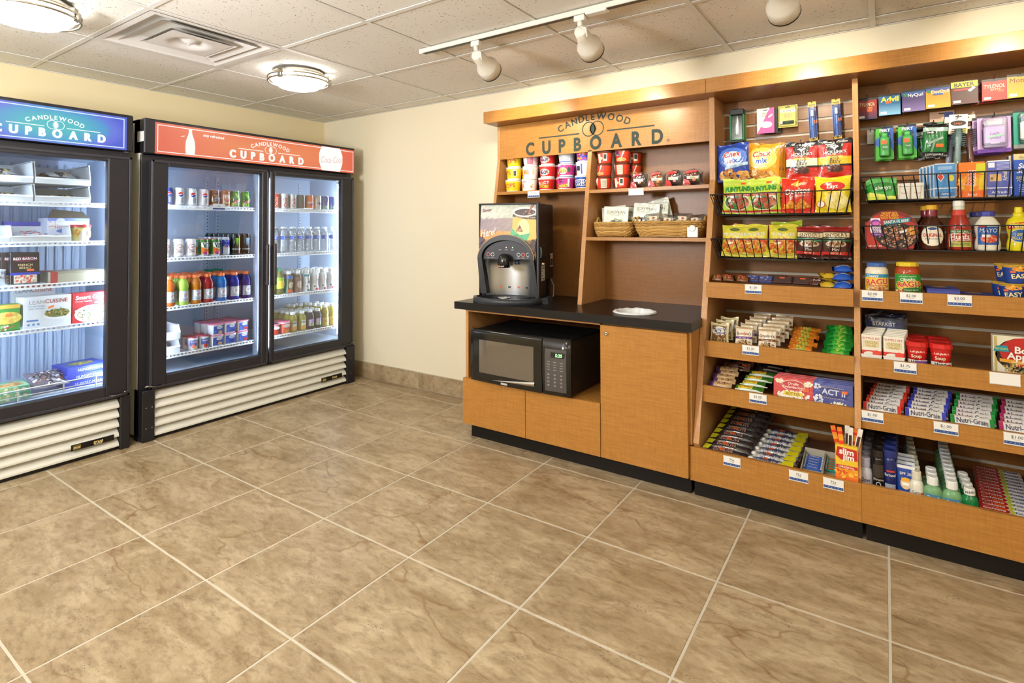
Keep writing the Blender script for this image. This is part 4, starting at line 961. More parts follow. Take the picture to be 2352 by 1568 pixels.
def cereal():
    POPS = cached('pops', cup, '#e9c81c', T2(.5, .52, .34, .8, '#c8241c', '#f6e45a', 'POPS', .1), '#efece4'); POPB = cached('popsb', cup, '#e9c81c', [('r', .72, .25, .95, .8, '#f4f2ea'), ('r', .75, .3, .92, .7, '#555')]+T2(.25, .55, .34, .6, '#c8241c', '#f6e45a', 'OPS', .1))
    SK = cached('sk', cup, '#f1efea', [('t', .28, .5, .58, .35, '#c8202a', 'K', 0, 1, .4), ('t', .45, .78, .1, .4, '#3a4f8e', 'Special', 0, 1, .2), ('x', .9, .4, .08, .16, 14, ['#c98a3e', '#e0ab58'], .035)])
    SKB = cached('skb', cup, '#f1efea', [('x', .42, .5, .26, .2, 46, ['#c98a3e', '#e0ab58', '#b9772c'], .04), ('r', .85, .3, .97, .75, '#c9c7c2')])
    FL = cached('fl', cup, '#c92a26', T2(.5, .58, .22, .8, '#f4efe0', '#7a1612', 'FROOT', .08)+T2(.5, .32, .22, .8, '#f0cf3a', '#7a1612', 'LOOPS', -.05)+[('x', .5, .45, .35, .25, 12, ['#3f9d4a', '#f0cf3a', '#e0702a', '#7a3a90'], .05)], '#efe6e2')
    FLB = cached('flb', cup, '#c92a26', [('e', .5, .42, .36, .26, '#f2efe8'), ('x', .5, .45, .32, .2, 50, ['#3f4f8e', '#3f9d4a', '#5a3a80', '#e8e0d8'], .04), ('e', .12, .8, .07, .12, '#3a2850')], '#efe6e2')
    RB = cached('rb', cup, '#c2388c', [('t', .5, .78, .15, .5, '#3a1840', 'Raisin', 0, 3), ('t', .5, .60, .15, .4, '#3a1840', 'Bran', 0, 3)]+T2(.48, .32, .30, .8, '#f0e03a', '#4a1850', 'Crunch', .05)+[('r', .86, .2, .98, .8, '#e8e6e0')], '#e3e5ee', lid='#3a5ab0')
    RBB = cached('rbb', cup, '#c2388c', [('e', .48, .42, .30, .26, '#f2efe0'), ('x', .48, .44, .26, .2, 46, ['#c9a050', '#e0c070', '#7a4a2a'], .045), ('e', .88, .5, .09, .2, '#3a5a40'), ('r', .1, .75, .4, .85, '#e8a0d0')], '#e3e5ee', lid='#3a5ab0')
    FF = cached('ff', cup, '#1f4fae', T2(.4, .58, .24, .9, '#f2f2f2', '#0f2a66', 'FROSTED')+T2(.4, .32, .24, .8, '#f2f2f2', '#0f2a66', 'FLAKES'), '#e3e5ee')
    FFB = cached('ffb', cup, '#1f4fae', [('r', .15, .1, .5, .85, '#e9ebee'), ('r', .2, .35, .45, .7, '#333'), ('r', .6, .1, .95, .85, '#e9ebee')], '#e3e5ee')
    PUR = cached('pur', cup, '#3a3aa0', [('x', .5, .45, .5, .35, 40, ['#d0489a', '#f0a040', '#6a5ad0', '#c83a3a'], .07)], '#dfe3ee')
    SILV = cached('silv', cup, '#b8bcc8', [('r', .05, .12, .95, .8, '#d3d6de'), ('r', .05, .10, .95, .16, '#3a5ab0')]+[('r', .12, .25+.09*k, .88, .28+.09*k, '#8a8f9c') for k in range(6)], '#dfe3ee')
    PINKB = cached('pinkb', cup, '#d8c4cc', [('r', .5, .15, .9, .85, '#b06a80'), ('r', .05, .2, .45, .8, '#efe9ea')], '#eceaea')
    G = 'cereal cups stacked on the upper hutch shelf'; yv = -.132; z0 = 1.4905
    cols = [(2.157, [(POPS, 'yellow cereal cup with red lettering, bottom of the leftmost stack'), (POPB, 'yellow cereal cup with lettering cut at left, middle of the leftmost stack'), (POPS, 'yellow cereal cup on top of the leftmost stack, under the sign')]),
            (2.288, [(SK, 'white cereal cup with a tall red letter, bottom of its stack'), (SKB, 'white cereal cup picturing golden flakes, middle of its stack'), (PINKB, 'pale pink and white cereal cup on top of the white stack')]),
            (2.415, [(FL, 'red cereal cup with colourful lettering, bottom of its stack'), (FLB, 'red cereal cup picturing a white bowl, middle of its stack'), (FLB, 'red cereal cup picturing a bowl, on top of its stack')]),
            (2.552, [(RB, 'magenta cereal cup with yellow lettering, bottom of its stack'), (RBB, 'magenta cereal cup picturing a bowl, middle of its stack'), (SILV, 'silver cereal cup with a printed back, on top of the magenta stack')]),
            (2.6765, [(FF, 'blue cereal cup with white lettering beside the divider, bottom of its stack'), (FFB, 'blue and white cereal cup with a barcode, middle of the stack beside the divider'), (PUR, 'purple cereal cup on top of the stack beside the divider')])]
    sh = [0, .0, .0]
    for i, (x, st) in enumerate(cols):
        for k, (p, l) in enumerate(st): place('cereal_cup', l, 'cereal cup', p, (x+(-.003, .004, .001)[k], (-.134, -.134, -.124)[k], z0+.0815*k), 0, G)
    for i, (x, p, l) in enumerate(((2.222, POPB, 'yellow'), (2.484, FLB, 'red'), (2.616, RB, 'magenta'))):
        for k in range(2): place('cereal_cup', l+' cereal cup in the back row, '+('on the shelf' if k == 0 else 'on top of another')+', seen between front stacks', 'cereal cup', p, (x, -.062, z0+.0815*k), .6, G, sc_=(.82, .82, 1))
    OA = cached('oa', cup, '#c93a22', [('r', .45, .1, .85, .82, '#d8d6c2')]+[('r', .50, .2+.08*k, .8, .23+.08*k, '#8f8d7a') for k in range(7)]+[('p', [(.0, .75), (.2, .9), (.3, .9), (.12, .3)], '#efe6d6')], '#6a3a28', .038, .046, .074, '#7a4a36', '#8a2a1a')
    OB = cached('ob', cup, '#c93a22', [('e', .2, .78, .12, .14, '#3a2a5a'), ('r', .05, .5, .35, .68, '#3a2a5a'), ('t', .2, .59, .10, .26, '#eee', 'OATMEAL'), ('p', [(.6, .9), (.7, .9), (.5, .35), (.45, .35)], '#efe6d6'), ('e', .45, .25, .35, .14, '#e0b070'), ('x', .45, .25, .3, .1, 30, ['#c98a3e', '#f0d090'], .03)], '#6a3a28', .038, .046, .074, '#7a4a36', '#8a2a1a')
    OC = cached('oc', cup, '#c93a22', [('r', .1, .1, .3, .8, '#e4e2d6'), ('r', .48, .25, .75, .82, '#e4e2d6'), ('r', .52, .4, .7, .75, '#444'), ('e', .35, .45, .1, .12, '#e0c0a0')], '#6a3a28', .038, .046, .074, '#7a4a36', '#8a2a1a')
    G = 'hot cereal cups stacked beside the divider'
    for x, st in ((2.832, ((OA, 'bottom'), (OB, 'middle'), (OC, 'top'))), (2.945, ((OC, 'bottom'), (OA, 'middle'), (OB, 'top')))):
        for k, (p, w_) in enumerate(st): place('oatmeal_cup', 'red oatmeal cup with brown rim, %s of the %s front stack' % (w_, 'left' if x < 2.9 else 'right'), 'oatmeal cup', p, (x+(k-1)*.004, -.175, 1.4765+.0745*k), (.1, -.3, .2)[k], G)
    for k, (p, w_) in enumerate(((OC, 'bottom'), (OB, 'middle'), (OC, 'top'))): place('oatmeal_cup', 'red oatmeal cup, %s of the stack behind the right front stack' % w_, 'oatmeal cup', p, (2.972, -.065, 1.4765+.0745*k), .4, G)
    # wrapped ring cakes
    def cake(c):
        q = MB(); P = []
        for i in range(21):
            a = 2*pi*i/20; P.append([((.024+.019*cos(b))*cos(a)*1.0, .016*sin(b), (.024+.019*cos(b))*sin(a)+.043) for b in [2*pi*j/10 for j in range(10)]])
        q.grid(P, c, True, True); a = q.mesh('cake', 'matte')
        wr = bag(.108, .088, .05, '#fff', None, 'wrap', .05, .1, 5, n=12); q = MB()
        mp = lambda u, v, z: Vector((u-.05, -.024-.002*sin(40*u)-z, v)); deco(q, [('p', [(.05, .05), (.45, .05), (.35, .35), (.1, .45)], '#c22a2a'), ('p', [(.2, .75), (.75, .85), (.7, .98), (.25, .95)], '#c8302e'), ('r', .25, .42, .8, .60, '#ebe3cf'), ('t', .52, .51, .09, .5, '#3a5a30', 'Muffin'), ('e', .6, .35, .09, .07, '#e0703a'), ('x', .5, .7, .25, .08, 16, ['#e8d8c8', '#c84a3a'], .03)], mp, .1, .085, .0004)
        return [('cake', a, []), ('wrapper', wr[0][1], []), ('label', q.mesh('label', 'foil'), [])]
    for x, c, l in ((3.047, '#3a2018', 'dark chocolate ring cake in clear wrap next to the red cups'), (3.150, '#a5733e', 'golden brown ring cake in clear red-printed wrap'), (3.250, '#2e1a14', 'dark ring cake in clear wrap between golden and largest cakes'), (3.347, '#33201a', 'largest dark ring cake in crinkled wrap against the bay panel')):
        place('wrapped_cake', l, 'cake', cached('cake'+c, cake, c), (x, -.175, 1.4765), rnd.random()*.3-.15, 'wrapped ring cakes on the upper shelf', sc_=(1.08, 1, 1.0) if x > 3.3 else None)
    price_tag(2.371, -.2275, 1.484, '$1.50', 'price tag reading $1.50 on the left hutch shelf edge', .088, .038)
    price_tag(3.048, -.229, 1.470, '', 'blank white tag on the right hutch shelf edge', .088, .034, blank=True)
cereal()
# ---- wicker baskets
def wicker(w, d, h, seed):
    r = random.Random(seed); parts = []; n = 2*int((w+d)/.032); per = []
    def rim(t, k):                                                  # rounded rectangle, flared upwards
        a = 2*pi*t; ca, sa = cos(a), sin(a); e = .42; f = .84+.16*k
        return (w/2*f*math.copysign(abs(ca)**e, ca), d/2*f*math.copysign(abs(sa)**e, sa))
    q = MB()
    for i in range(n):
        P = []
        for k in range(6): x, y = rim(i/n, k/5); P.append((x, y, h*k/5))
        q.tube(P, .0032, 5, r.choice(['#a98148', '#b58d52']))
    parts.append(('stake', tag_stuff(q.mesh('stake', 'wicker')), []))
    rows = 9; q = MB()
    for j in range(rows):
        z = .006+(h-.014)*j/(rows-1); m = n*3; P = []; thick = .0065 if 2 <= j <= 6 else .0042
        for i in range(m):
            x, y = rim(i/m, z/h); s = (1 if (j % 2) else -1)*cos(pi*i/m*n)*.0042; L = math.hypot(x, y); P.append((x*(1+s/L), y*(1+s/L), z+(r.random()-.5)*.0015))
        q.tube(P, thick, 5, r.choice(['#c39a58', '#b88d4a', '#cda767', '#a87f42']), closed=True)
    parts.append(('weave', tag_stuff(q.mesh('weave', 'wicker')), []))
    q = MB()
    for s in range(3):
        m = 72; q.tube([(rim(i/m, 1.02)[0]*(1+.012*sin(pi*i*.9+2.1*s)), rim(i/m, 1.02)[1]*(1+.02*sin(pi*i*.9+2.1*s)), h+.003+.005*cos(pi*i*.9+2.1*s)) for i in range(m)], .0042, 5, r.choice(['#c9a25e', '#bb9250']), closed=True)
    parts.append(('rim', q.mesh('rim', 'wicker'), []))
    q = MB(); q.face([(rim(i/24, .02)[0], rim(i/24, .02)[1], .003) for i in range(24)], '#8a6a3a'); parts.append(('base', q.mesh('base', 'wicker'), []))
    for s in (-1, 1):
        q = MB()
        for k in range(2): q.tube([(s*(w/2-.004+.004*sin(i*1.2+3*k)), -.035+.07*i/12, h+.034*sin(pi*i/12)+.002*cos(i*1.2+3*k)) for i in range(13)], .0036, 5, '#c7a05c')
        parts.append(('handle', q.mesh('handle', 'wicker'), []))
    return parts
_stuff = set()
def tag_stuff(me): _stuff.add(me.name); return me
B1 = place('wicker_basket', 'smaller wicker basket on the lower hutch shelf, beside the divider', 'basket', wicker(.235, .17, .078, 4), (2.895, -.150, 1.1985), .03)
B2 = place('wicker_basket', 'longer wicker basket on the lower hutch shelf, with a white clip', 'basket', wicker(.385, .185, .080, 9), (3.22, -.152, 1.1985), 0)
q = MB(); q.box(-.028, -.005, -.028, .028, 0, .026, '#eceeec', .003); q.M = Matrix.Translation((0, -.005, .02)) @ Matrix.Rotation(pi/2, 4, 'X'); q.lathe([(.017, 0), (.017, .003), (.013, .004), (.004, .002)], 20, '#e2e6e4'); place('sign_clip', 'white plastic sign clip on the longer basket', 'clip', [('clip', q.mesh('clip', 'plastic'), [])], (3.366, -.254, 1.227))
def packet(): return carton(.155, .165, .006, '#dfe3d2', [('t', .5, .80, .10, .8, '#5a5a40', 'EUROPEAN', 0, 1), ('t', .5, .70, .04, .7, '#8a8a6a', 'COFFEE COLLECTION'), ('r', .32, .12, .78, .50, '#3a2a22'), ('r', .36, .16, .50, .4, '#7a5a3a'), ('r', .55, .16, .72, .46, '#a58a5a'), ('x', .55, .52, .22, .05, 18, ['#5a7a3a', '#7a8a4a'], .03)], mat='foil', b=.002)
PK = packet()
for k, (x, y, z, rx, ry, l) in enumerate(((2.888, -.165, 1.212, -.10, .05, 'pale green coffee packet at the front of the smaller basket'), (2.872, -.125, 1.218, -.16, -.10, 'pale green coffee packet behind the front one in the smaller basket'), (2.925, -.11, 1.215, -.2, .14, 'pale green coffee packet leaning right in the smaller basket'),
        (3.110, -.125, 1.232, -.16, .02, 'pale green coffee packet upright in the longer basket'), (3.145, -.090, 1.252, -.1, -.25, 'pale green coffee packet tilted at the back of the longer basket'), (3.062, -.14, 1.228, -.1, .07, 'pale green coffee packet at the left end of the longer basket'))):
    place('coffee_packet', l, 'packet', PK, (x, y, z), 0, 'coffee packets in the wicker baskets', rx, ry)
def pastry(c, wc):
    q = MB(); q.box(-.036, -.024, .006, .036, .024, .034, c, .008); a = q.mesh('pastry', 'matte'); wr = bag(.10, .066, .062, '#fff', None, 'wrap', .05, .05, 8, n=12, side_crimp=True)
    q = MB(); deco(q, [('r', 0, 0, 1, 1, '#eadfc0'), ('t', .5, .25, .3, .85, wc, 'APPLE', 0, 2), ('e', .5, .68, .12, .2, '#b84a3a'), ('e', .66, .7, .08, .12, '#5a7a3a')], front_mp(-.02, -.032, .014), .042, .034, .0005); return [('pastry', a, []), ('wrapper', wr[0][1], []), ('label', q.mesh('label', 'paper'), [])]
PA = pastry('#e0c49a', '#6a4a2a'); PB = pastry('#d9b488', '#a0402a')
for x, y, z, rz, ry, p, l in ((3.135, -.178, 1.268, .2, -.12, PA, 'wrapped pastry with an apple label, left end of the longer basket'), (3.215, -.165, 1.258, -.2, .1, PB, 'wrapped pastry lying low beside the apple pastry'), (3.292, -.172, 1.264, .1, .04, PA, 'wrapped pastry with a cream label, third along the longer basket'), (3.365, -.15, 1.256, -.3, -.05, cached('pd', pastry, '#5a2420', '#7a1a1a'), 'dark red wrapped pastry at the right end of the longer basket')):
    place('wrapped_pastry', l, 'pastry', p, (x, y, z), rz, 'wrapped pastries in the longer basket', 0, ry)
# ================================================================ DISPLAY BAY, LEFT: pegs, wire baskets, ledges
def wire_basket(label, xl, xr, z0, z1, yb=-.032, yt=-.345, y0=-.300, inset=.025):
    t = []; rw = .0022
    tl, tr, bl, br = xl, xr, xl+inset, xr-inset
    q = MB(); q.tube([(tl, yb, z1), (tl, yt, z1), (tr, yt, z1), (tr, yb, z1)], .003, 6, '#1b1a1a', closed=True); t.append(('rim', q.mesh('rim', 'satin'), []))
    q = MB(); q.tube([(bl, yb, z0), (bl, y0, z0), (br, y0, z0), (br, yb, z0)], .0026, 6, '#1b1a1a', closed=True); t.append(('bottom_ring', q.mesh('bottom_ring', 'satin'), []))
    n = int((xr-xl)/.037)
    for k in range(n+1):
        a, b = tl+(tr-tl)*k/n, bl+(br-bl)*k/n; q = MB(); q.tube([(a, yt, z1), (b, y0, z0), (b, yb, z0), (a, yb, z1)], rw, 5, '#1b1a1a', smooth=False); t.append(('wire', q.mesh('wire', 'satin'), []))
    for s, xt, xb in ((0, tl, bl), (1, tr, br)):
        for k in range(1, 7): q = MB(); q.tube([(xt, yb+(yt-yb)*k/7, z1), (xb, yb+(y0-yb)*k/7, z0)], rw, 5, '#1b1a1a'); t.append(('wire', q.mesh('wire', 'satin'), []))
    for k in range(1, 4): q = MB(); y = yb+(y0-yb)*k/4; q.tube([(bl, y, z0-.002), (br, y, z0-.002)], rw, 5, '#1b1a1a'); t.append(('wire', q.mesh('wire', 'satin'), []))
    for x in (xl+.12, xr-.12): q = MB(); q.box(x-.008, yb-.004, z0+.02, x+.008, -.0225, z1+.012, '#1b1a1a', .002); t.append(('bracket', q.mesh('bracket', 'satin'), []))
    place('wire_basket', label, 'basket', t, (0, 0, 0), 0, 'black wire baskets on the slatwall')
wire_basket('upper black wire basket in the left bay, holding green, red and yellow crisp bags', 3.480, 4.080, 1.312, 1.414)
wire_basket('lower black wire basket in the left bay, holding snack mix and pretzel bags', 3.480, 4.080, 1.098, 1.194)
wire_basket('upper black wire basket in the right bay, holding wipes and boxes', 4.113, 4.98, 1.365, 1.466)
wire_basket('lower black wire basket in the right bay, holding sauce bottles', 4.113, 4.98, 1.150, 1.254)
def pegs_left():
    # clear boxed torch-like gadget, pink card, yellow card, two toothbrushes
    q = MB(); q.lathe([(.010, -.145), (.016, -.13), (.016, -.06), (.010, -.045), (.010, -.03)], 12, '#c9d0d2', 0, -.03); inner = [('gadget', q.mesh('gadget', 'metal'), [])]
    q = MB(); q.box(-.035, -.045, -.17, -.03, 0, -.03, '#1f6b3a'); q.box(.03, -.045, -.17, .035, 0, -.03, '#1f6b3a'); q.box(-.035, -.048, -.178, .035, 0, -.165, '#14201a', .003); q.box(-.035, -.046, -.03, .035, 0, 0, '#16191a', .003); inner.append(('tray', q.mesh('tray', 'satin'), []))
    p = card(.078, .178, '#226b3c', [('r', 0, 0, 1, .82, '#2c7d48')]+OS(.5, .52, .3, .11), (.08, .06, .92, .83, .046), inner)
    place('clear_pack', 'green backed clear plastic pack hanging leftmost on the top row of pegs', 'pack', p, (3.560, -.060, 1.878)); hook(3.560, 1.872, .07, 'the green clear pack')
    p = card(.082, .130, '#e9e2cf', [('p', [(.0, .0), (1, .0), (1, 1), (.75, 1), (.45, .6), (.25, .3)], '#d8559a'), ('t', .5, .80, .06, .6, '#444', 'NASAL'), ('t', .5, .70, .06, .6, '#444', 'FLOSS'), ('e', .55, .34, .34, .13, '#eef0f0'), ('e', .55, .34, .18, .08, '#cfe0e0'), ('p', [(.65, .66), (.88, .76), (.92, .70), (.70, .60)], '#f4f4f4')])
    q = cached('grc', card, .082, .130, '#23272a', [('r', 0, .2, .12, .7, '#3fbf4a')])
    for k in range(3): place('hanging_card', ['pink and cream hanging card on the second peg from the left', 'dark hanging card directly behind the pink card', 'dark hanging card last behind the pink card'][k], 'card', p if k == 0 else q, (3.697+.012*k, -.085+.022*k, 1.868), 0, 'cards on the second peg')
    hook(3.697, 1.872, .075, 'the pink card')
    q = MB(); q.M = Matrix.Rotation(pi/2, 4, 'Y'); q.lathe([(.0075, -.028), (.0075, .028)], 10, '#1d3a2a', .088, -.012); q.M = None; q.box(-.034, -.0195, -.0955, -.020, -.0045, -.0805, '#eef0ea', .003)
    p = card(.088, .112, '#d9d46a', [('r', .10, .68, .90, .82, '#f0eedc'), ('t', .5, .75, .09, .7, '#222', 'LIP BALM', 0, 0), ('e', .5, .52, .2, .12, '#b9b46a'), ('x', .5, .53, .2, .1, 14, ['#8a8a5a', '#c9c98a'], .03)], (.03, .02, .97, .96, .018), [('stick', q.mesh('stick', 'plastic'), [])])
    place('hanging_card', 'yellow blister card with a small dark tube on the third peg', 'card', p, (3.800, -.075, 1.872)); hook(3.800, 1.872, .06, 'the yellow blister card')
    for k, (x, l) in enumerate(((3.908, 'blue toothbrush in a yellow-topped sleeve, left of the two'), (4.011, 'blue toothbrush in a yellow-topped sleeve, right of the two beside the divider'))):
        q = MB(); q.box(-.004, -.010, -.19, .004, -.004, -.05, '#2f62c8', .002); q.box(-.006, -.016, -.075, .006, -.004, -.045, '#e8edf5', .002); q.box(-.005, -.012, -.125, .005, -.003, -.08, '#3a7ae0', .002)
        p = card(.036, .195, '#2b55b0', [('r', 0, .86, 1, 1, '#d8b43a'), ('r', .1, .9, .9, .93, '#6a5a20'), ('r', 0, 0, 1, .08, '#d8b43a'), ('p', [(.0, .1), (.3, .3), (.25, .8), (.0, .85)], '#5a86d8')]+OS(.7, .48, .7, .075), (.06, .03, .94, .88, .016), [('brush', q.mesh('brush', 'plastic'), [])])
        place('toothbrush_pack', l, 'toothbrush', p, (x, -.075, 1.876), 0, 'toothbrushes on pegs', 0, -.03); hook(x, 1.872, .06, ('the left' if k == 0 else 'the right')+' toothbrush')
    chips = ['#d8a35a', '#b97a38', '#e8c080', '#9a5a28', '#c98d48']
    CB = bag(.160, .195, .045, '#20409f', [('e', .5, .62, .46, .28, '#4a74d0'), ('e', .5, .60, .36, .2, '#c3d6f2')]+T2(.5, .72, .14, .72, '#c9342c', '#f4efe6', 'Chex', .08, .2, 3)+T2(.5, .55, .13, .62, '#2a55b8', '#f0f4fa', 'mix', .08, .2, 3)+[('p', [(.25, .32), (.98, .42), (.98, .50), (.28, .40)], '#b9d4ea'), ('t', .62, .41, .055, .6, '#3a4a6a', 'Traditional', .13, 0, .2), ('x', .3, .18, .25, .12, 22, chips, .075), ('x', .72, .14, .25, .12, 26, chips, .08)]+OS(.47, .50, .09, .045), seed=11)
    CO_ = bag(.168, .205, .045, '#e39a2a', [('e', .5, .62, .44, .28, '#f2c455'), ('e', .5, .62, .30, .18, '#f6e2a0')]+T2(.5, .74, .14, .72, '#c9342c', '#f6efdc', 'Chex', .10, .2, 3)+T2(.5, .57, .13, .62, '#2a55b8', '#f0f4fa', 'mix', .10, .2, 3)+[('t', .52, .42, .06, .45, '#f8f0dc', 'cheddar', .1, 1, .2), ('x', .5, .18, .45, .14, 46, chips, .085)], seed=12)
    COB = cached('cob', bag, .168, .205, .035, '#c98424', [('x', .5, .3, .45, .25, 20, chips, .08)], seed=13)
    place('snack_mix_bag', 'blue snack mix bag hanging at the left end, above the upper basket', 'snack bag', CB, (3.560, -.190, 1.487), 0, 'snack mix bags on pegs', 0, -.02); hook(3.560, 1.664, .19, 'the blue snack mix bag')
    place('snack_mix_bag', 'orange snack mix bag hanging beside the blue one, front of its peg', 'snack bag', CO_, (3.685, -.150, 1.472), 0, 'snack mix bags on pegs', 0, .04)
    for k in range(3): place('snack_mix_bag', 'orange snack mix bag '+['second', 'third', 'fourth'][k]+' on its peg, behind the front one', 'snack bag', COB, (3.695+.008*k, -.112+.030*k, 1.478), 0, 'snack mix bags on pegs', 0, .05)
    hook(3.685, 1.672, .16, 'the orange snack mix bags')
    def jerky(mid, sub, lab): return bag(.140, .182, .022, '#b8281e', [('r', 0, .88, 1, 1, '#1c1718'), ('t', .22, .94, .06, .3, '#eee', '100', 0, 2, .2), ('t', .74, .94, .055, .4, '#eee', 'Protein', 0, 1, .2), ('p', [(.22, .88), (.78, .88), (.68, .62), (.32, .62)], '#1c1718'), ('p', [(.42, .84), (.36, .80), (.46, .76), (.5, .70), (.54, .76), (.64, .80), (.58, .84), (.55, .78), (.45, .78)], '#eee')]
              +T2(.5, .665, .07, .86, '#f2f0ee', '#1c1718', "JACK LINK'S")+[('t', .5, .60, .03, .5, '#ddd', 'PREMIUM CUTS'), ('r', .0, .34, 1, .54, mid), ('r', .24, .50, .76, .56, '#d8c25a'), ('t', .5, .53, .035, .45, '#3a3220', lab), ('t', .5, .47, .075, .4, '#231c18', 'BEEF', 0, 2, .1), ('t', .5, .395, .075, .6, '#231c18', 'JERKY', 0, 2, .1), ('r', 0, .30, 1, .34, '#1c1718'), ('t', .5, .32, .03, .5, '#ddd', sub), ('r', .28, .16, .72, .29, '#4a2a28'), ('x', .5, .22, .2, .06, 20, ['#3a201e', '#5f3634'], .05), ('e', .14, .08, .05, .035, '#d84a3a')]+OS(.5, .60, .14, .05), 'foil', .03, .03, seed=21)
    J1, J2 = jerky('#cfd3c0', '14g PROTEIN', 'ORIGINAL'), jerky('#e0b428', '17g PROTEIN', 'TERIYAKI'); JB = cached('jb', bag, .140, .182, .02, '#241c1c', [('r', .0, .0, .08, .9, '#8f2018')], 'foil', .03, .03)
    for j, (x, P, l) in enumerate(((3.868, J1, 'pale banded'), (4.007, J2, 'yellow banded'))):
        for k in range(4): place('jerky_pack', 'red and black dried beef pack, %s, %s on its peg' % (l, ['front', 'second', 'third', 'fourth'][k]) if k == 0 else 'dark dried beef pack, %s on the peg behind the %s pack' % (['front', 'second', 'third', 'fourth'][k], l), 'jerky pack', P if k == 0 else JB, (x+.0008*k, -.150+.026*k, 1.487+.002*k), 0, 'dried beef packs on pegs', 0, .0)
        hook(x, 1.665, .16, 'the %s dried beef packs' % l)
pegs_left()
def baskets_left():
    def fun(s): return bag(.150, .175, .055, '#b9d83a', [('r', .0, .80, 1, 1, '#c9e25a')]+T2(.5, .70, .13, .8, '#1f9a3a', '#0d4a1e', 'FUNYUNS', .06, .1, 2)+[('e', .5, .33, .44, .25, '#f0ead0'), ('e', .5, .32, .40, .21, '#2f7a34'), ('x', .5, .32, .36, .18, 34, ['#a84a38', '#c46a50', '#8a3628', '#d88a68'], .07), ('r', .05, .50, .95, .58, '#c23a28'), ('t', .5, .54, .04, .7, '#f4e0a0', 'ONION FLAVORED RINGS'), ('r', .0, .03, 1, .09, '#c23a28')]+OS(.68, .86, .16, .06), seed=s)
    F1, F2 = fun(31), fun(32)
    DOR = bag(.146, .170, .055, '#d1311f', T2(.5, .60, .15, .85, '#f2efe6', '#5a120c', 'Doritos', .12, .15, 3)+[('t', .5, .46, .05, .7, '#f4e0b0', 'Nacho Cheese', .10), ('p', [(.3, .78), (.55, .92), (.5, .80), (.72, .86), (.5, .70)], '#e8a82a'), ('p', [(.05, .1), (.55, .12), (.3, .36)], '#e39a2c'), ('p', [(.4, .08), (.95, .16), (.62, .40)], '#d8862a'), ('x', .5, .2, .4, .12, 24, ['#f0b850', '#c0601c'], .03)]+OS(.72, .90, .16, .06), seed=33)
    DB = bag(.14, .165, .05, '#c9381f', [('x', .5, .4, .4, .3, 40, ['#e0a02c', '#8a2016', '#d0c040'], .06), ('r', 0, .8, 1, 1, '#b5a02c')], seed=34)
    LAY = bag(.146, .165, .055, '#eed52a', [('e', .5, .72, .36, .13, '#c52a26'), ('e', .5, .72, .33, .11, '#d8342c')]+T2(.5, .72, .12, .5, '#f6f3ea', '#8a1a16', "Lays", .05, .15, 3)+[('t', .5, .52, .055, .5, '#b89a20', 'Classic'), ('e', .62, .30, .34, .22, '#f4e690'), ('x', .62, .30, .3, .2, 14, ['#f2e08a', '#e8cf60', '#f6ecb0'], .11), ('e', .16, .22, .13, .10, '#c23a30'), ('e', .16, .22, .11, .085, '#f4ead0')], seed=35)
    G = 'crisp bags in the upper left basket'; y = -.262; z = 1.318
    for x, P, rx, ry, l, yy in ((3.590, F1, -.08, .03, 'green onion ring crisp bag at the left end of the upper basket', 0), (3.716, F2, -.08, -.03, 'green onion ring crisp bag second from left in the upper basket', 0), (3.858, DOR, -.08, .03, 'red tortilla crisp bag in the middle of the upper basket', 0), (4.004, LAY, -.07, .0, 'yellow potato crisp bag at the right end of the upper basket', 0),
            (3.610, F1, -.05, .06, 'green crisp bag behind the leftmost one in the upper basket', .062), (3.740, F2, -.05, .05, 'green crisp bag behind the second one in the upper basket', .062), (3.905, DB, -.05, .04, 'red and orange crisp bag tucked behind the red front bag', .062), (3.925, DB, -.04, .06, 'red and orange crisp bag at the back of the upper basket', .118)): place('crisp_bag', l, 'crisp bag', P, (x, y+yy, z), 0, G, rx, ry)
    def mun(s): return bag(.128, .160, .055, '#d8cc3a', [('r', .0, .78, 1, .98, '#c9c23a'), ('e', .5, .84, .2, .05, '#5a6a3a')]+T2(.5, .70, .10, .85, '#f4f2e6', '#6a5a1a', 'MUNCHIES', .03, .05, 3)+[('p', [(.5, .62), (1, .50), (1, .30), (.8, .42)], '#d0341f'), ('x', .5, .32, .46, .26, 110, ['#d0622a', '#e08a3a', '#b84a20', '#e8b060', '#c9702c'], .05), ('p', [(.0, .04), (1, .04), (1, .10), (.5, .08), (0, .16)], '#e0dc5a')], seed=s)
    def sny(s): return bag(.122, .150, .05, '#4a2620', [('r', .0, .84, 1, 1, '#8f1f1c'), ('r', .05, .66, .95, .80, '#d8c698'), ('t', .5, .73, .10, .82, '#3a2018', "SNYDER'S", .05, 2), ('r', .0, .54, 1, .62, '#2f8a54'), ('t', .5, .58, .03, .8, '#e0efe0', 'OF HANOVER'), ('e', .5, .45, .36, .10, '#c9b090'), ('x', .5, .45, .3, .08, 22, ['#7a4a28', '#9a6a3a', '#5a3420'], .05), ('t', .5, .28, .09, .5, '#eee8dc', 'Mini', 0, 2), ('r', .0, .12, 1, .21, '#c22a26'), ('t', .5, .165, .05, .7, '#f0d8b0', 'PRETZELS', 0, 1)], seed=s)
    M1, M2, S1, S2 = mun(41), mun(42), sny(43), sny(44); OB_ = bag(.12, .16, .045, '#c9621f', None, seed=45); GB = bag(.14, .175, .05, '#b5c42c', [('r', 0, .8, 1, 1, '#a5b828')], seed=46)
    z = 1.104; G = 'snack bags in the lower left basket'
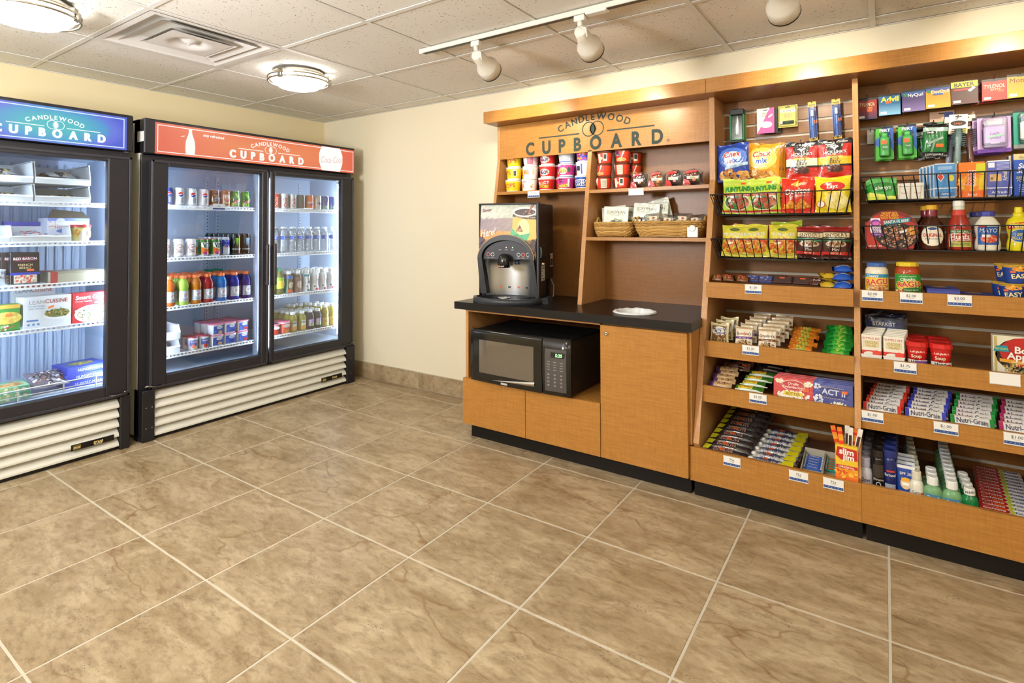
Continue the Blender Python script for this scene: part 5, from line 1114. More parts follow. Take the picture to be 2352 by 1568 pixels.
    for x, P, rx, ry, l, yy in ((3.574, M1, -.09, .03, 'yellow snack mix bag at the left end of the lower basket', 0), (3.668, M2, -.09, -.02, 'yellow snack mix bag second from left in the lower basket', 0), (3.790, M1, -.09, .04, 'yellow snack mix bag third from left, beside the pretzels', 0), (3.904, S1, -.08, .05, 'brown pretzel bag left of the two in the lower basket', 0), (4.013, S2, -.08, .02, 'brown pretzel bag at the right end of the lower basket', 0),
            (3.600, OB_, -.05, .07, 'orange bag behind the leftmost yellow bag in the lower basket', .060), (3.700, OB_, -.05, -.05, 'orange bag behind the second yellow bag in the lower basket', .060), (3.812, GB, -.04, -.06, 'tall lime bag sticking up behind the third yellow bag', .062)): place('snack_bag', l, 'snack bag', P, (x, y+yy, z), 0, G, rx, ry)
baskets_left()
LZ = [.963, .686, .481]                                             # board tops behind the three ledges
def bar(w, h, d, col, spec, seed=1, mat='foil', crimp=.10): return bag(w, h, d, col, spec, mat, crimp, .04, seed, n=10, side_crimp=True)
FLAT = -pi/2+.10                                                     # lies on its back, tipped towards the aisle
def ledge_left():
    # ledge 1: loose bars, raised on a back stand
    CH = bar(.062, .042, .018, '#7a4a2a', [('x', .5, .5, .4, .35, 16, ['#c9a060', '#5a2a1a', '#b84a3a', '#e0c890'], .05), ('r', .3, .55, .7, .7, '#c8483a')], 51)
    PB_ = carton(.058, .042, .016, '#46538f', [('x', .5, .5, .4, .4, 26, ['#e9e6ee', '#8a9ad0', '#2a3a7a'], .05), ('r', 0, 0, 1, .12, '#5a3a2a')], b=.003); BK = carton(.085, .052, .012, '#3a1a18', [('r', .08, .1, .92, .9, '#4a3a38'), ('r', .35, .55, .6, .75, '#e0602c')], b=.003)
    BR = bar(.07, .045, .02, '#54302a', [('t', .5, .5, .25, .6, '#eee', 'Twix', .1, 2, .2), ('x', .3, .6, .2, .2, 6, ['#c84a3a', '#8a5a3a'], .04)], 52)
    YE = bar(.075, .055, .028, '#c9a72c', [('x', .5, .5, .35, .25, 12, ['#e8e0b0', '#8aa83a', '#7a5a1a'], .05), ('t', .5, .45, .2, .6, '#5a3a12', 'peanut', 0, 2)], 53)
    BLU = bar(.085, .058, .032, '#1f55b8', [('t', .5, .5, .25, .7, '#dfe8f6', 'Cookies', .1, 2, .2), ('r', .35, .72, .7, .85, '#e8eef6')], 54)
    G = 'sweets on the top left ledge'
    I = [(3.512, -.36, 0, CH, 'brown caramel bar at the left end of the top ledge'), (3.535, -.30, .02, CH, 'brown caramel bar behind the leftmost one on the top ledge'), (3.566, -.36, .3, CH, 'brown caramel bar second from left on the top ledge'), (3.600, -.305, -.2, CH, 'brown caramel bar on top at the back of the top ledge'), (3.628, -.36, .1, CH, 'brown and red caramel bar third from left on the top ledge'),
         (3.668, -.33, .1, PB_, 'blue patterned chocolate pack, left of the pair'), (3.728, -.34, .05, PB_, 'blue patterned chocolate pack, right of the pair'), (3.775, -.30, .1, BK, 'dark chocolate box lying behind the dark pair'), (3.800, -.35, 0, BK, 'dark chocolate box left of the pair above the price tag'), (3.886, -.355, 0, BK, 'dark chocolate box right of the pair above the price tag'),
         (3.945, -.36, .2, BR, 'brown and white bar between dark boxes and yellow packets'), (3.955, -.30, -.2, BR, 'brown bar at the back beside the yellow packets')]
    for x, yy, rz, P, l in I: place('chocolate_bar', l, 'chocolate bar', P, (x, yy, .990), rz, G, FLAT+.45)
    for k, (x, yy, z, rz) in enumerate(((3.990, -.38, .966, .2), (4.010, -.33, .966, -.3), (4.000, -.36, 1.004, .5), (3.985, -.30, .985, .0))): place('peanut_sweets', 'yellow sweet packet, '+['lowest at the front of the pile', 'lowest at the back of the pile', 'middle of the pile', 'left at the back of the pile'][k], 'sweets', YE, (x, yy, z+.02), rz, G, FLAT+.2)
    for k, (x, yy, z, rz) in enumerate(((4.040, -.385, .965, -.1), (4.035, -.33, .966, .2), (4.042, -.37, 1.000, .1), (4.036, -.315, 1.002, -.2), (4.045, -.34, 1.034, .1))): place('cookie_packet', 'bright blue cookie packet, '+['bottom front of its pile', 'bottom back of its pile', 'middle front of its pile', 'middle back of its pile', 'on top of its pile'][k], 'cookies', BLU, (x, yy, z+.02), rz, G, FLAT+.2)
    # ledge 2: cookies and granola bars
    FA = bag(.088, .095, .026, '#d8cda0', [('r', .1, .05, .9, .85, '#7a5a30'), ('e', .5, .58, .40, .24, '#eef0ec'), ('t', .5, .68, .15, .7, '#2a4a8a', 'Famous', .1, 2, .3), ('t', .55, .50, .15, .6, '#2a4a8a', 'Amos', .1, 2, .3), ('r', .1, .30, .9, .36, '#8a5226'), ('x', .5, .16, .4, .12, 46, ['#c9a060', '#8a5a2a', '#e0bc80', '#4a2a16'], .05)], seed=61)
    def gm(c, t, s): return bag(.078, .092, .024, '#e3d8c0', [('t', .5, .62, .15, .85, '#5a2a16', "Grandma's", .05, 1, .1), ('p', [(.0, .34), (1, .36), (1, .48), (.0, .44)], c), ('t', .5, .405, .06, .7, '#f4e8d8', t), ('x', .5, .16, .42, .13, 40, ['#c9a060', '#8a5a2a', '#e0bc80', '#4a2a16'], .05), ('r', 0, .86, 1, .95, '#b89a70')]+(OS(.55, .6, .2, .09) if s == 62 else []), seed=s)
    G1, G2 = gm('#6a3a8a', 'Oatmeal Raisin', 62), gm('#7a4420', 'Chocolate Chip', 63); G = 'cookie packets on the second left ledge'
    for x, yy, P, n, nm in ((3.527, -.395, FA, 3, 'cream cookie packet with blue script'), (3.640, -.405, G1, 5, 'cream cookie packet with purple band'), (3.742, -.412, G2, 5, 'cream cookie packet with brown band')):
        for k in range(n): place('cookie_packet', nm+', '+ORD[k]+' in its column', 'cookies', P, (x+.012*k, yy+.045*k, .6910+.010*k), 0, G, -.25+(.0 if k == 0 else -.05))
    
    GO = bar(.112, .036, .018, '#cf7a22', [('r', .36, .0, .66, 1, '#8f9a2c'), ('t', .5, .5, .3, .3, '#e8dc6a', 'OATS', 0, 2), ('x', .5, .5, .45, .4, 12, ['#e89a3a', '#b8601c'], .04)], 64); GG = bar(.112, .036, .018, '#1f8f34', [('r', .3, .0, .72, .9, '#3faa3a'), ('t', .55, .25, .2, .5, '#e8e06a', 'VALLEY', 0, 2), ('p', [(.5, .3), (.42, .95), (.48, .5), (.5, 1), (.54, .5), (.62, .95)], '#c9d23a'), ('p', [(.0, .1), (.3, .3), (.25, .6), (0, .9)], '#15742a')], 65)
    G = 'granola bars on the second left ledge'
    for k in range(6): place('granola_bar', 'orange wrapped granola bar, '+ORD[k]+' on the sloping pile', 'granola bar', GO, (3.880+.006*(k % 2), -.425+.040*k, .703+.010*k), .04*(-1)**k, G, FLAT+.35)
    for k in range(7): place('granola_bar', 'green wrapped granola bar, '+ORD[k]+' on the sloping pile', 'granola bar', GG, (4.022+.004*(k % 2), -.435+.036*k, .701+.012*k), .03*(-1)**k, G, FLAT+.35)
    # ledge 3: nutrition bars, popcorn
    PU = bar(.10, .038, .018, '#6a4a8a', [('r', .2, 0, 1, 1, '#c9a878'), ('t', .55, .5, .4, .6, '#6a2a1a', 'BAR', 0, 2), ('x', .7, .5, .25, .4, 16, ['#8a5a3a', '#e0cfa8', '#b8523a'], .03)], 71); DK = bar(.125, .048, .018, '#6b4a3c', [('e', .68, .45, .12, .35, '#241612'), ('r', .3, .3, .8, .42, '#8a6a58')]+OS(.78, .7, .16, .24), 72); PG = bar(.120, .040, .020, '#3f7a2a', [('r', .08, .25, .62, .8, '#e0cf3a'), ('t', .35, .53, .36, .5, '#b8301f', 'PowerBar', 0, 2), ('r', 0, 0, 1, .2, '#dfe8d8')], 73)
    G = 'nutrition bars on the third left ledge'
    for k in range(5): place('nutrition_bar', 'purple and tan nutrition bar, '+ORD[k]+' on its pile', 'nutrition bar', PU, (3.545+.01*(k % 2), -.465+.032*k, .497+.011*k), .05, G, FLAT+.3)
    for k in range(4): place('nutrition_bar', 'large brown nutrition bar, '+ORD[k]+' at the back of the ledge', 'nutrition bar', DK, (3.580+.02*k, -.295+.045*k, .545+.008*k), -.08, G, FLAT+.5)
    for k in range(4): place('nutrition_bar', 'green and yellow nutrition bar, '+ORD[k]+' on its pile', 'nutrition bar', PG, (3.672+.012*k, -.470+.045*k, .497+.014*k), -.03, G, FLAT+.3)
    for k in range(4): place('nutrition_bar', 'dark nutrition bar behind the green ones, '+ORD[k]+' of its row', 'nutrition bar', cached('dk2', bar, .11, .04, .016, '#2e2622', [('r', .3, .3, .9, .5, '#8a857a')], 74), (3.725+.012*k, -.285+.045*k, .545+.006*k), 0, G, FLAT+.5)
    OR = carton(.158, .094, .016, '#c43a3e', [('e', .5, .66, .30, .26, '#e0c8b8'), ('e', .5, .66, .28, .23, '#b8343a'), ('t', .5, .74, .12, .45, '#f0e6da', 'Orville', 0, 1, .2), ('t', .5, .59, .12, .6, '#f0e6da', 'Redenbacher', 0, 1, .2), ('x', .14, .82, .09, .12, 18, ['#f0ead8', '#e0d4b4'], .035), ('x', .87, .80, .09, .12, 18, ['#f0ead8', '#e0d4b4'], .035), ('x', .5, .24, .42, .16, 90, ['#f4eedc', '#e6dab8', '#fbf7ea'], .035), ('r', .26, .20, .74, .37, '#e3c83a'), ('t', .5, .285, .12, .44, '#6a4a18', 'BUTTER', 0, 1)]+OS(.82, .52, .14, .12), mat='foil'); AC = carton(.150, .094, .016, '#3f4a96', [('p', [(.16, .36), (.22, .82), (.86, .74), (.84, .36)], '#2f3880'), ('t', .52, .60, .24, .6, '#c9cfe6', 'ACT II', -.04, 3), ('x', .14, .22, .14, .18, 24, ['#e9ecf2', '#cfd6ea'], .035), ('x', .12, .8, .08, .1, 10, ['#cfd6ea'], .035), ('x', .62, .12, .2, .08, 20, ['#e9e4b8', '#f4f0d8'], .03)]+[('r', .2+.05*k, .78, .225+.05*k, .81, '#d8c890') for k in range(12)]+[('r', .2+.05*k, .33, .225+.05*k, .36, '#d8c890') for k in range(12)]+OS(.80, .66, .13, .12), mat='foil')
    for x, P, nm in ((3.873, OR, 'red popcorn packet'), (4.001, AC, 'blue popcorn packet')):
        for k in range(4): place('popcorn_packet', nm+', '+ORD[k]+' in its column', 'popcorn', P, ((3.853 if P is OR else 4.004)+.003*k, -.452+.028*k, .4850), 0, 'popcorn packets on the third left ledge', -.20)
    price_tag(3.690, -.4275, .985-.002, '$1.00', 'price tag reading $1.00 on the top left ledge')
    price_tag(3.682, -.4645, .708-.002, '$1.00', 'price tag reading $1.00 on the second left ledge')
    price_tag(3.717, -.5025, .503-.002, '$1.00', 'price tag reading $1.00 on the third left ledge')
ledge_left()
def tray_left():
    z0 = .1065
    def donuts(c, wc, txt, s):
        q = MB()
        for k in range(6): x = -.075+.030*k; q.lathe([(0, .002), (.012, .002), (.017, .010), (.017, .018), (.011, .028), (.0, .031)], 10, c, x, 0, True)
        a = q.mesh('doughnut', 'matte'); w_ = bag(.205, .050, .038, '#fff', None, 'wrap', .04, .04, s, n=10, side_crimp=True); q = MB()
        m_ = Matrix.Translation((0, 0, 0)); top = plane_mp((-.10, -.028, .0335), (1, 0, 0), (0, 1, .0)); deco(q, [('p', [(.0, .15), (.13, .25), (.18, .85), (.03, .9)], '#c9c92a') if c == '#2a1813' else ('p', [(.72, .12), (.98, .12), (.96, .88), (.78, .8)], '#dccf1f'), ('t', .45, .66, .26, .4, wc, txt, 0, 2), ('t', .45, .32, .26, .45, wc, 'DONUTS', 0, 2)]+OS(.42, .5, .10, .3), top, .2, .056, .0003, 6)
        q2 = MB(); q2.v = []; return [('doughnuts', a, []), ('wrapper', rot_mesh(w_[0][1]), []), ('print', q.mesh('print', 'foil'), [])]
    D1, D2 = donuts('#2a1813', '#d8a08a', 'CHOCOLATE', 81), donuts('#e9e6de', '#2a3a8a', 'SUGAR', 82); G = 'doughnut packs in the bottom left tray'
    for k in range(9): place('doughnut_pack', 'dark chocolate doughnut pack, '+ORD[k]+' of its sloping row', 'doughnuts', D1, (3.582+.004*k, -.522+.052*k, .200+.009*k), .03, G, .20)
    for k in range(7): place('doughnut_pack', 'white sugar doughnut pack, '+ORD[k]+' of its sloping row', 'doughnuts', D2, (3.765+.004*k, -.522+.053*k, .196+.005*k), -.02, G, .18)
    def gum(c, s): 
        q = MB(); q.box(-.034, -.010, 0, .034, .010, .010, c, .002); a = q.mesh('pack', 'foil'); q = MB(); deco(q, [('r', .0, 0, .07, 1, '#e8eef0'), ('r', .93, 0, 1, 1, '#e8eef0'), ('t', .5, .5, .5, .6, '#e6eef4', s, 0, 2, .2)]+(OS(.3, .5, .3, .6) if s == 'Mint' else []), plane_mp((-.034, -.010, .010), (1, 0, 0), (0, 1, 0)), .068, .02, .0003, 3); return [('pack', a, []), ('print', q.mesh('print', 'foil'), [])]
    for j, (x, c, s, nm, n) in enumerate(((3.925, '#2f5ab8', 'Winter', 'blue', 8), (4.006, '#1f9a8a', 'Mint', 'green', 9))):
        q = MB(); 
        for a in ((-.040, -.10, .0, .040, .10, .004), (-.040, -.10, 0, -.037, .10, .030), (.037, -.10, 0, .040, .10, .030), (-.040, .097, 0, .040, .10, .040), (-.040, -.10, 0, .040, -.097, .026)): q.box(*a, '#b9b2a0')
        place('gum_tray', 'open cardboard display tray of %s gum packs' % nm, 'tray', [('tray', q.mesh('tray', 'paper'), [])], (x, -.440, .1990), 0, None, .14)
        P = gum(c, s)
        for k in range(n):
            if (j, k) in ((0, 2), (1, 2), (1, 3)): continue
            place('gum_pack', '%s gum pack, %s in the %s tray' % (nm, ORD[k], nm), 'gum', P, (x, -.530+.0215*k*(1 if n > 8 else 1.12), .1915+.0030*k), 0, nm+' gum packs in the display tray', .14)
    # tall carton of meat sticks standing on the front edge
    p = carton(.078, .135, .05, '#e9c22c', [('r', 0, 0, 1, .30, '#d8581c', '#e8a02a'), ('x', .5, .22, .5, .2, 30, ['#e88a1c', '#f0b83a', '#d04a16'], .09), ('p', [(.02, .70), (.1, .96), (.95, .92), (.98, .60), (.25, .58)], '#b8241c'), ('t', .5, .84, .17, .85, '#f8f4ea', 'slim', -.04, 4), ('t', .58, .68, .17, .7, '#f8f4ea', 'jim', -.04, 4), ('r', .03, .33, .97, .43, '#c2281e'), ('t', .5, .38, .065, .85, '#f4e6d0', 'ORIGINAL', -.02, 2)], right=[('r', 0, 0, 1, 1, '#e0a02c'), ('r', 0, .5, 1, .9, '#c23a22')])
    P0 = at(1936, 1098, 'y', -.585); place('snack_stick_box', 'tall yellow and red carton of meat sticks at the front of the bottom tray', 'carton', p, (4.058, -.552, .2325), 0)
    st = carton(.017, .105, .006, '#d8421f', [('r', 0, .5, 1, 1, '#e8a02a', '#e8702a'), ('t', .5, .3, .12, .8, '#f6e8d0', 'ORIG', pi/2, 2), ('r', 0, .75, 1, .85, '#d8301f')], mat='foil'); sb = carton(.017, .110, .006, '#e6e4e0', [('r', .2, .0, .8, .72, '#4a2a22')], mat='foil')
    for k, (dx, dy, ry, P, l) in enumerate(((-.026, .004, -.22, st, 'red and orange wrapped meat stick leaning left in the tall carton'), (-.012, -.008, -.12, st, 'orange wrapped meat stick second from left in the tall carton'), (.0, .010, .02, sb, 'pale backed meat stick in the middle of the tall carton'), (.010, -.006, .05, sb, 'pale backed meat stick right of the middle in the tall carton'), (.020, .008, .12, st, 'red wrapped meat stick right in the tall carton'), (.028, -.002, .20, sb, 'pale meat stick leaning furthest right in the tall carton'))):
        place('meat_stick', l, 'meat stick', P, (4.058+dx, -.552+dy, .330), 0, 'meat sticks in the tall carton', 0, ry)
    for x, t, l in ((3.600, '75\u00a2', 'left'), (3.823, '75\u00a2', 'middle'), (3.965, '75\u00a2', 'right')): price_tag(at({'left': 1681, 'middle': 1834, 'right': 1914}[l], {'left': 1050, 'middle': 1082, 'right': 1100}[l], 'y', -.5825)[0], -.5825, .226, t, 'price tag reading 75 cents, %s of three on the bottom tray' % l)
def rot_mesh(me):
    """turn a standing pack onto its back, centred"""
    me.transform(Matrix.Translation((0, .0, .016)) @ Matrix.Rotation(-pi/2, 4, 'X') @ Matrix.Translation((0, 0, -.025))); return me
tray_left()
# ================================================================ DISPLAY BAY, RIGHT
def pegs_right():
    def med(col, c2, spec, w=.080, h=.092): return card(w, h, col, [('r', 0, .0, 1, .55, c2, col), ('r', 0, .90, 1, 1, '#1c1a1e'), ('r', .08, .06, .36, .17, '#e9e9ea')]+spec, t=.004)
    def med_back(w=.080, h=.092): return card(w, h, '#26242a', [('r', 0, .0, .06, 1, '#8a8a90')], t=.004)
    L = [(4.140, .076, .100, 1.853, med('#8f2320', '#2c2450', [('t', .5, .70, .16, .8, '#e8d8b0', 'TYLENOL', 0, 1, .1), ('t', .62, .52, .13, .3, '#d8b05a', 'PM', 0, 1)]+OS(.62, .42, .26, .13), .076, .100), 'dark red and purple pill packet, first from the left', 3),
         (4.226, .082, .098, 1.862, med('#1f5a8a', '#7fb4d8', [('t', .5, .74, .24, .85, '#f0d83a', 'Advil', 0, 3)]+OS(.45, .60, .26, .12), .082, .098), 'blue pill packet with yellow word, second from the left', 6),
         (4.315, .084, .098, 1.868, med('#463a6a', '#7a6aa0', [('r', 0, .78, 1, .90, '#2f4f8a'), ('e', .14, .76, .08, .07, '#2f7a3a'), ('t', .58, .75, .14, .7, '#f0f0f4', 'NyQuil', 0, 1)], .084, .098), 'violet pill packet, third from the left', 6),
         (4.402, .086, .098, 1.872, med('#d88a1f', '#e8a53a', [('r', 0, .78, 1, .90, '#3a4a8a'), ('e', .14, .76, .08, .07, '#2f7a3a'), ('t', .58, .74, .14, .7, '#f4ead0', 'DayQuil', 0, 1), ('r', .3, .58, .7, .66, '#3a5aa0')], .086, .098), 'orange pill packet, fourth from the left', 6),
         (4.492, .090, .100, 1.880, med('#3f2422', '#5f3a34', [('r', 0, .72, 1, .97, '#d8c42a'), ('t', .5, .84, .17, .75, '#1c1814', 'BAYER', 0, 3), ('r', .1, .58, .7, .66, '#b8342c'), ('p', [(.62, .56), (.82, .72), (.92, .66), (.72, .50)], '#eee')], .090, .100), 'brown pill packet with yellow top, fifth from the left', 6),
         (4.590, .080, .092, 1.874, med('#b3211c', '#d03a2a', [('t', .5, .66, .17, .85, '#f0e0c0', 'TYLENOL', 0, 1, .1), ('t', .55, .50, .09, .4, '#f0d8b0', 'EXTRA')]+OS(.75, .42, .24, .12), .080, .092), 'bright red pill packet, sixth from the left', 2),
         (4.672, .084, .098, 1.882, med('#dc9420', '#eead3c', [('t', .5, .74, .2, .8, '#5a2a12', 'Motrin', 0, 2, .1)]+OS(.8, .5, .26, .14), .084, .098), 'amber pill packet at the right edge of the frame', 6)]
    for x, w, h, z, P, l, n in L:
        for k in range(n): place('pill_packet', l+(', front of its peg' if k == 0 else ', %s on its peg' % ORD[k].split(' ')[0]), 'pill packet', P if k == 0 else cached(('mb', w, h), med_back, w, h), (x+.0012*k, -.120+.0135*k*(6/n)**.5, z+.001*k), 0, 'pill packets on the top row of pegs')
        hook(x, z+.002, .115, 'the '+l.split(',')[0].replace(' with yellow word', '').replace(' at the right edge of the frame', '')+'s')
    place('pill_packet', 'dark red pill packet behind the bright red one, shifted left', 'pill packet', med('#8f1f1c', '#a8302a', [('t', .5, .66, .17, .85, '#f0e0c0', 'TYLENOL', 0, 1, .1)], .080, .092), (4.560, -.072, 1.872), 0, 'pill packets on the top row of pegs')
    place('hanging_card', 'pale card with a green edge low behind the orange packets', 'card', card(.088, .06, '#c9a58a', [('r', 0, 0, 1, .2, '#3f8a3a'), ('r', .6, .4, .95, .9, '#3a4a8a')]), (4.420, -.034, 1.772))
    q = MB(); q.box(-.014, -.0012, -.066, .014, 0, 0, '#eef0f0', .0004); place('blank_tag', 'small blank white tag on an empty peg hook', 'tag', [('tag', q.mesh('tag', 'paper'), [])], (4.150, -.052, 1.712)); hook(4.150, 1.705, .055, 'the blank white tag')
    # bottles on blister cards
    q = MB(); q.lathe([(.0, -.138), (.019, -.138), (.020, -.132), (.020, -.062), (.017, -.055), (.011, -.050), (.011, -.034), (.0, -.034)], 14, '#3fae4c', 0, -.016, sy=.7); q.lathe([(.0115, -.052), (.0115, -.032), (0, -.031)], 12, '#4fc05a', 0, -.016, sy=.7)
    sh = [('bottle', q.mesh('bottle', 'plastic'), [])]
    def shampoo(): return card(.068, .152, '#4fae3f', [('p', [(.42, 1), (1, 1), (1, .2), (.8, .4)], '#2f5fae'), ('p', [(.0, .62), (.3, .72), (.2, .35), (.0, .45)], '#3a66b8'), ('r', 0, .95, 1, 1, '#1c2226')]+T2(.52, .88, .09, .6, '#f0f4f0', '#2a4a7a', 'PERT'), (.18, .05, .82, .80, .034), sh+[('bottle_label', bl, [])])
    q = MB(); deco(q, [('e', .55, .45, .4, .3, '#2f8a44'), ('r', .1, .68, .7, .98, '#ee6a2c'), ('t', .55, .45, .14, .5, '#dff0df', 'Fresh')], front_mp(-.018, -.0305, -.125), .036, .06, .0004); bl = q.mesh('bottle_label', 'paper'); SP = shampoo()
    for x, nm in ((4.205, 'left'), (4.290, 'right')):
        for k in range(2): place('shampoo_pack', 'green shampoo bottle on a blister card, %s peg of two, %s' % (nm, ('front one', 'hanging behind the front one')[k]), 'shampoo', SP, (x-.006*k, -.105+.045*k, 1.715-.003*k), 0, 'shampoo packs on pegs')
        hook(x, 1.708, .10, 'the %s shampoo packs' % nm)
    RZ = bag(.092, .148, .034, '#1f6b34', [('r', 0, .86, 1, 1, '#1a1c1c'), ('r', 0, .74, 1, .86, '#9fb8b0'), ('e', .3, .70, .2, .05, '#1c2a22'), ('t', .3, .70, .04, .28, '#eee', 'SENSOR'), ('p', [(.2, .40), (.8, .58), (.85, .52), (.25, .34)], '#8fa89a'), ('p', [(.45, .45), (.55, .48), (.42, .12), (.34, .12)], '#7a9486'), ('r', 0, .0, 1, .12, '#1a1c1c'), ('t', .5, .06, .05, .85, '#e8e8e8', '2 DISPOSABLE', 0, 1), ('r', .55, .26, .85, .36, '#ee6a2c')], seed=91)
    for k in range(2): place('razor_pack', 'green and black razor pouch, '+('front one on its peg' if k == 0 else 'lower one behind, to the left'), 'razors', RZ, (4.384-.022*k, -.115+.05*k, 1.562-.008*k), 0, 'razor pouches on a peg', 0, (.06, -.05)[k])
    hook(4.384, 1.708, .11, 'the razor pouches')
    def brush(c, c2):
        q = MB(); q.tube([(0, -.022, -.235), (0, -.024, -.19), (0, -.022, -.15), (0, -.020, -.11), (0, -.02, -.065)], [.010, .013, .011, .016, .014], 10, c)
        for k in range(9): q.box(-.024, -.032, -.140+.0088*k, .024, -.021, -.1365+.0088*k, c2, .001)
        t = [('brush', q.mesh('brush', 'gloss'), [])]; p = card(.064, .085, '#e9e8e4', [('e', .5, .55, .42, .14, '#2a2624'), ('t', .5, .55, .10, .7, '#e8682c', 'Ladys', 0, 1), ('r', .45, .05, .95, .28, '#e0cf3a'), ('x', .3, .15, .2, .08, 8, ['#d8642c', '#e8a86a'], .06), ('e', .5, .90, .05, .03, '#777')])
        return p+t
    for k, (x, y, c, c2, l) in enumerate(((4.472, -.115, '#6f8686', '#2f4a4a', 'grey hairbrush on a white card, front of its peg'), (4.500, -.068, '#5f3f3a', '#2a2422', 'brown hairbrush on a white card behind the grey one'), (4.462, -.050, '#8a98b0', '#3a4a5a', 'pale blue hairbrush at the back of the brush peg'))): place('hairbrush_pack', l, 'hairbrush', brush(c, c2), (x, y, 1.738), 0, 'hairbrushes on a peg', 0, (.05, -.06, .12)[k])
    hook(4.468, 1.722, .11, 'the hairbrushes')
    def deo(col, c2, cap, t1, t2, body):
        q = MB(); q.box(-.036, -.030, -.128, .036, -.003, -.052, body, .006); t = [('stick', q.mesh('stick', 'plastic'), [])]
        q = MB(); q.box(-.033, -.028, -.056, .033, -.004, -.022, cap, .010); t.append(('cap', q.mesh('cap', 'plastic'), []))
        q = MB(); deco(q, [('t', .5, .6, .16, .6, '#6a4a8a' if col != '#2f9a84' else '#333', t1, 0, 1, .2), ('t', .5, .36, .14, .6, '#6a4a8a' if col != '#2f9a84' else '#333', t2, 0, 1, .2), ('p', [(.1, .45), (.9, .55), (.9, .45), (.2, .35)], c2), ('r', .3, .02, .7, .12, '#b9a8d0')], front_mp(-.036, -.0305, -.128), .072, .076, .0004); t.append(('stick_label', q.mesh('stick_label', 'paper'), []))
        return card(.108, .160, col, [('r', 0, .93, 1, 1, '#1c1a1e'), ('t', .4, .85, .08, .5, '#6a2a8a' if col != '#2f9a84' else '#f0f0f0', t1, .05, 1, .2), ('t', .45, .76, .08, .7, '#6a2a8a' if col != '#2f9a84' else '#f0f0f0', t2, .05, 1, .2), ('r', 0, 0, 1, .10, '#6a3a9a' if col != '#2f9a84' else '#8a8a88')], (.12, .10, .88, .90, .032), t)
    DL, DS = deo('#c9a8d8', '#8ac0a0', '#b9b6c4', 'Lady', 'Speed', '#b49ad0'), deo('#2f9a84', '#3a3a3a', '#2a4f6a', 'Speed', 'Stick', '#e4e8e6')
    for k in range(3): place('deodorant_pack', 'lilac deodorant stick on a blister card, '+['front one', 'second one behind', 'last one behind'][k], 'deodorant', DL, (4.585-.012*k, -.125+.038*k, 1.722-.002*k), 0, 'deodorant packs on pegs')
    for k in range(2): place('deodorant_pack', 'teal deodorant stick on a blister card cut by the frame edge, '+['front one', 'one behind'][k], 'deodorant', DS, (4.700-.012*k, -.125+.045*k, 1.732-.002*k), 0, 'deodorant packs on pegs')
    hook(4.585, 1.716, .12, 'the lilac deodorant'); hook(4.700, 1.726, .12, 'the teal deodorant')
pegs_right()
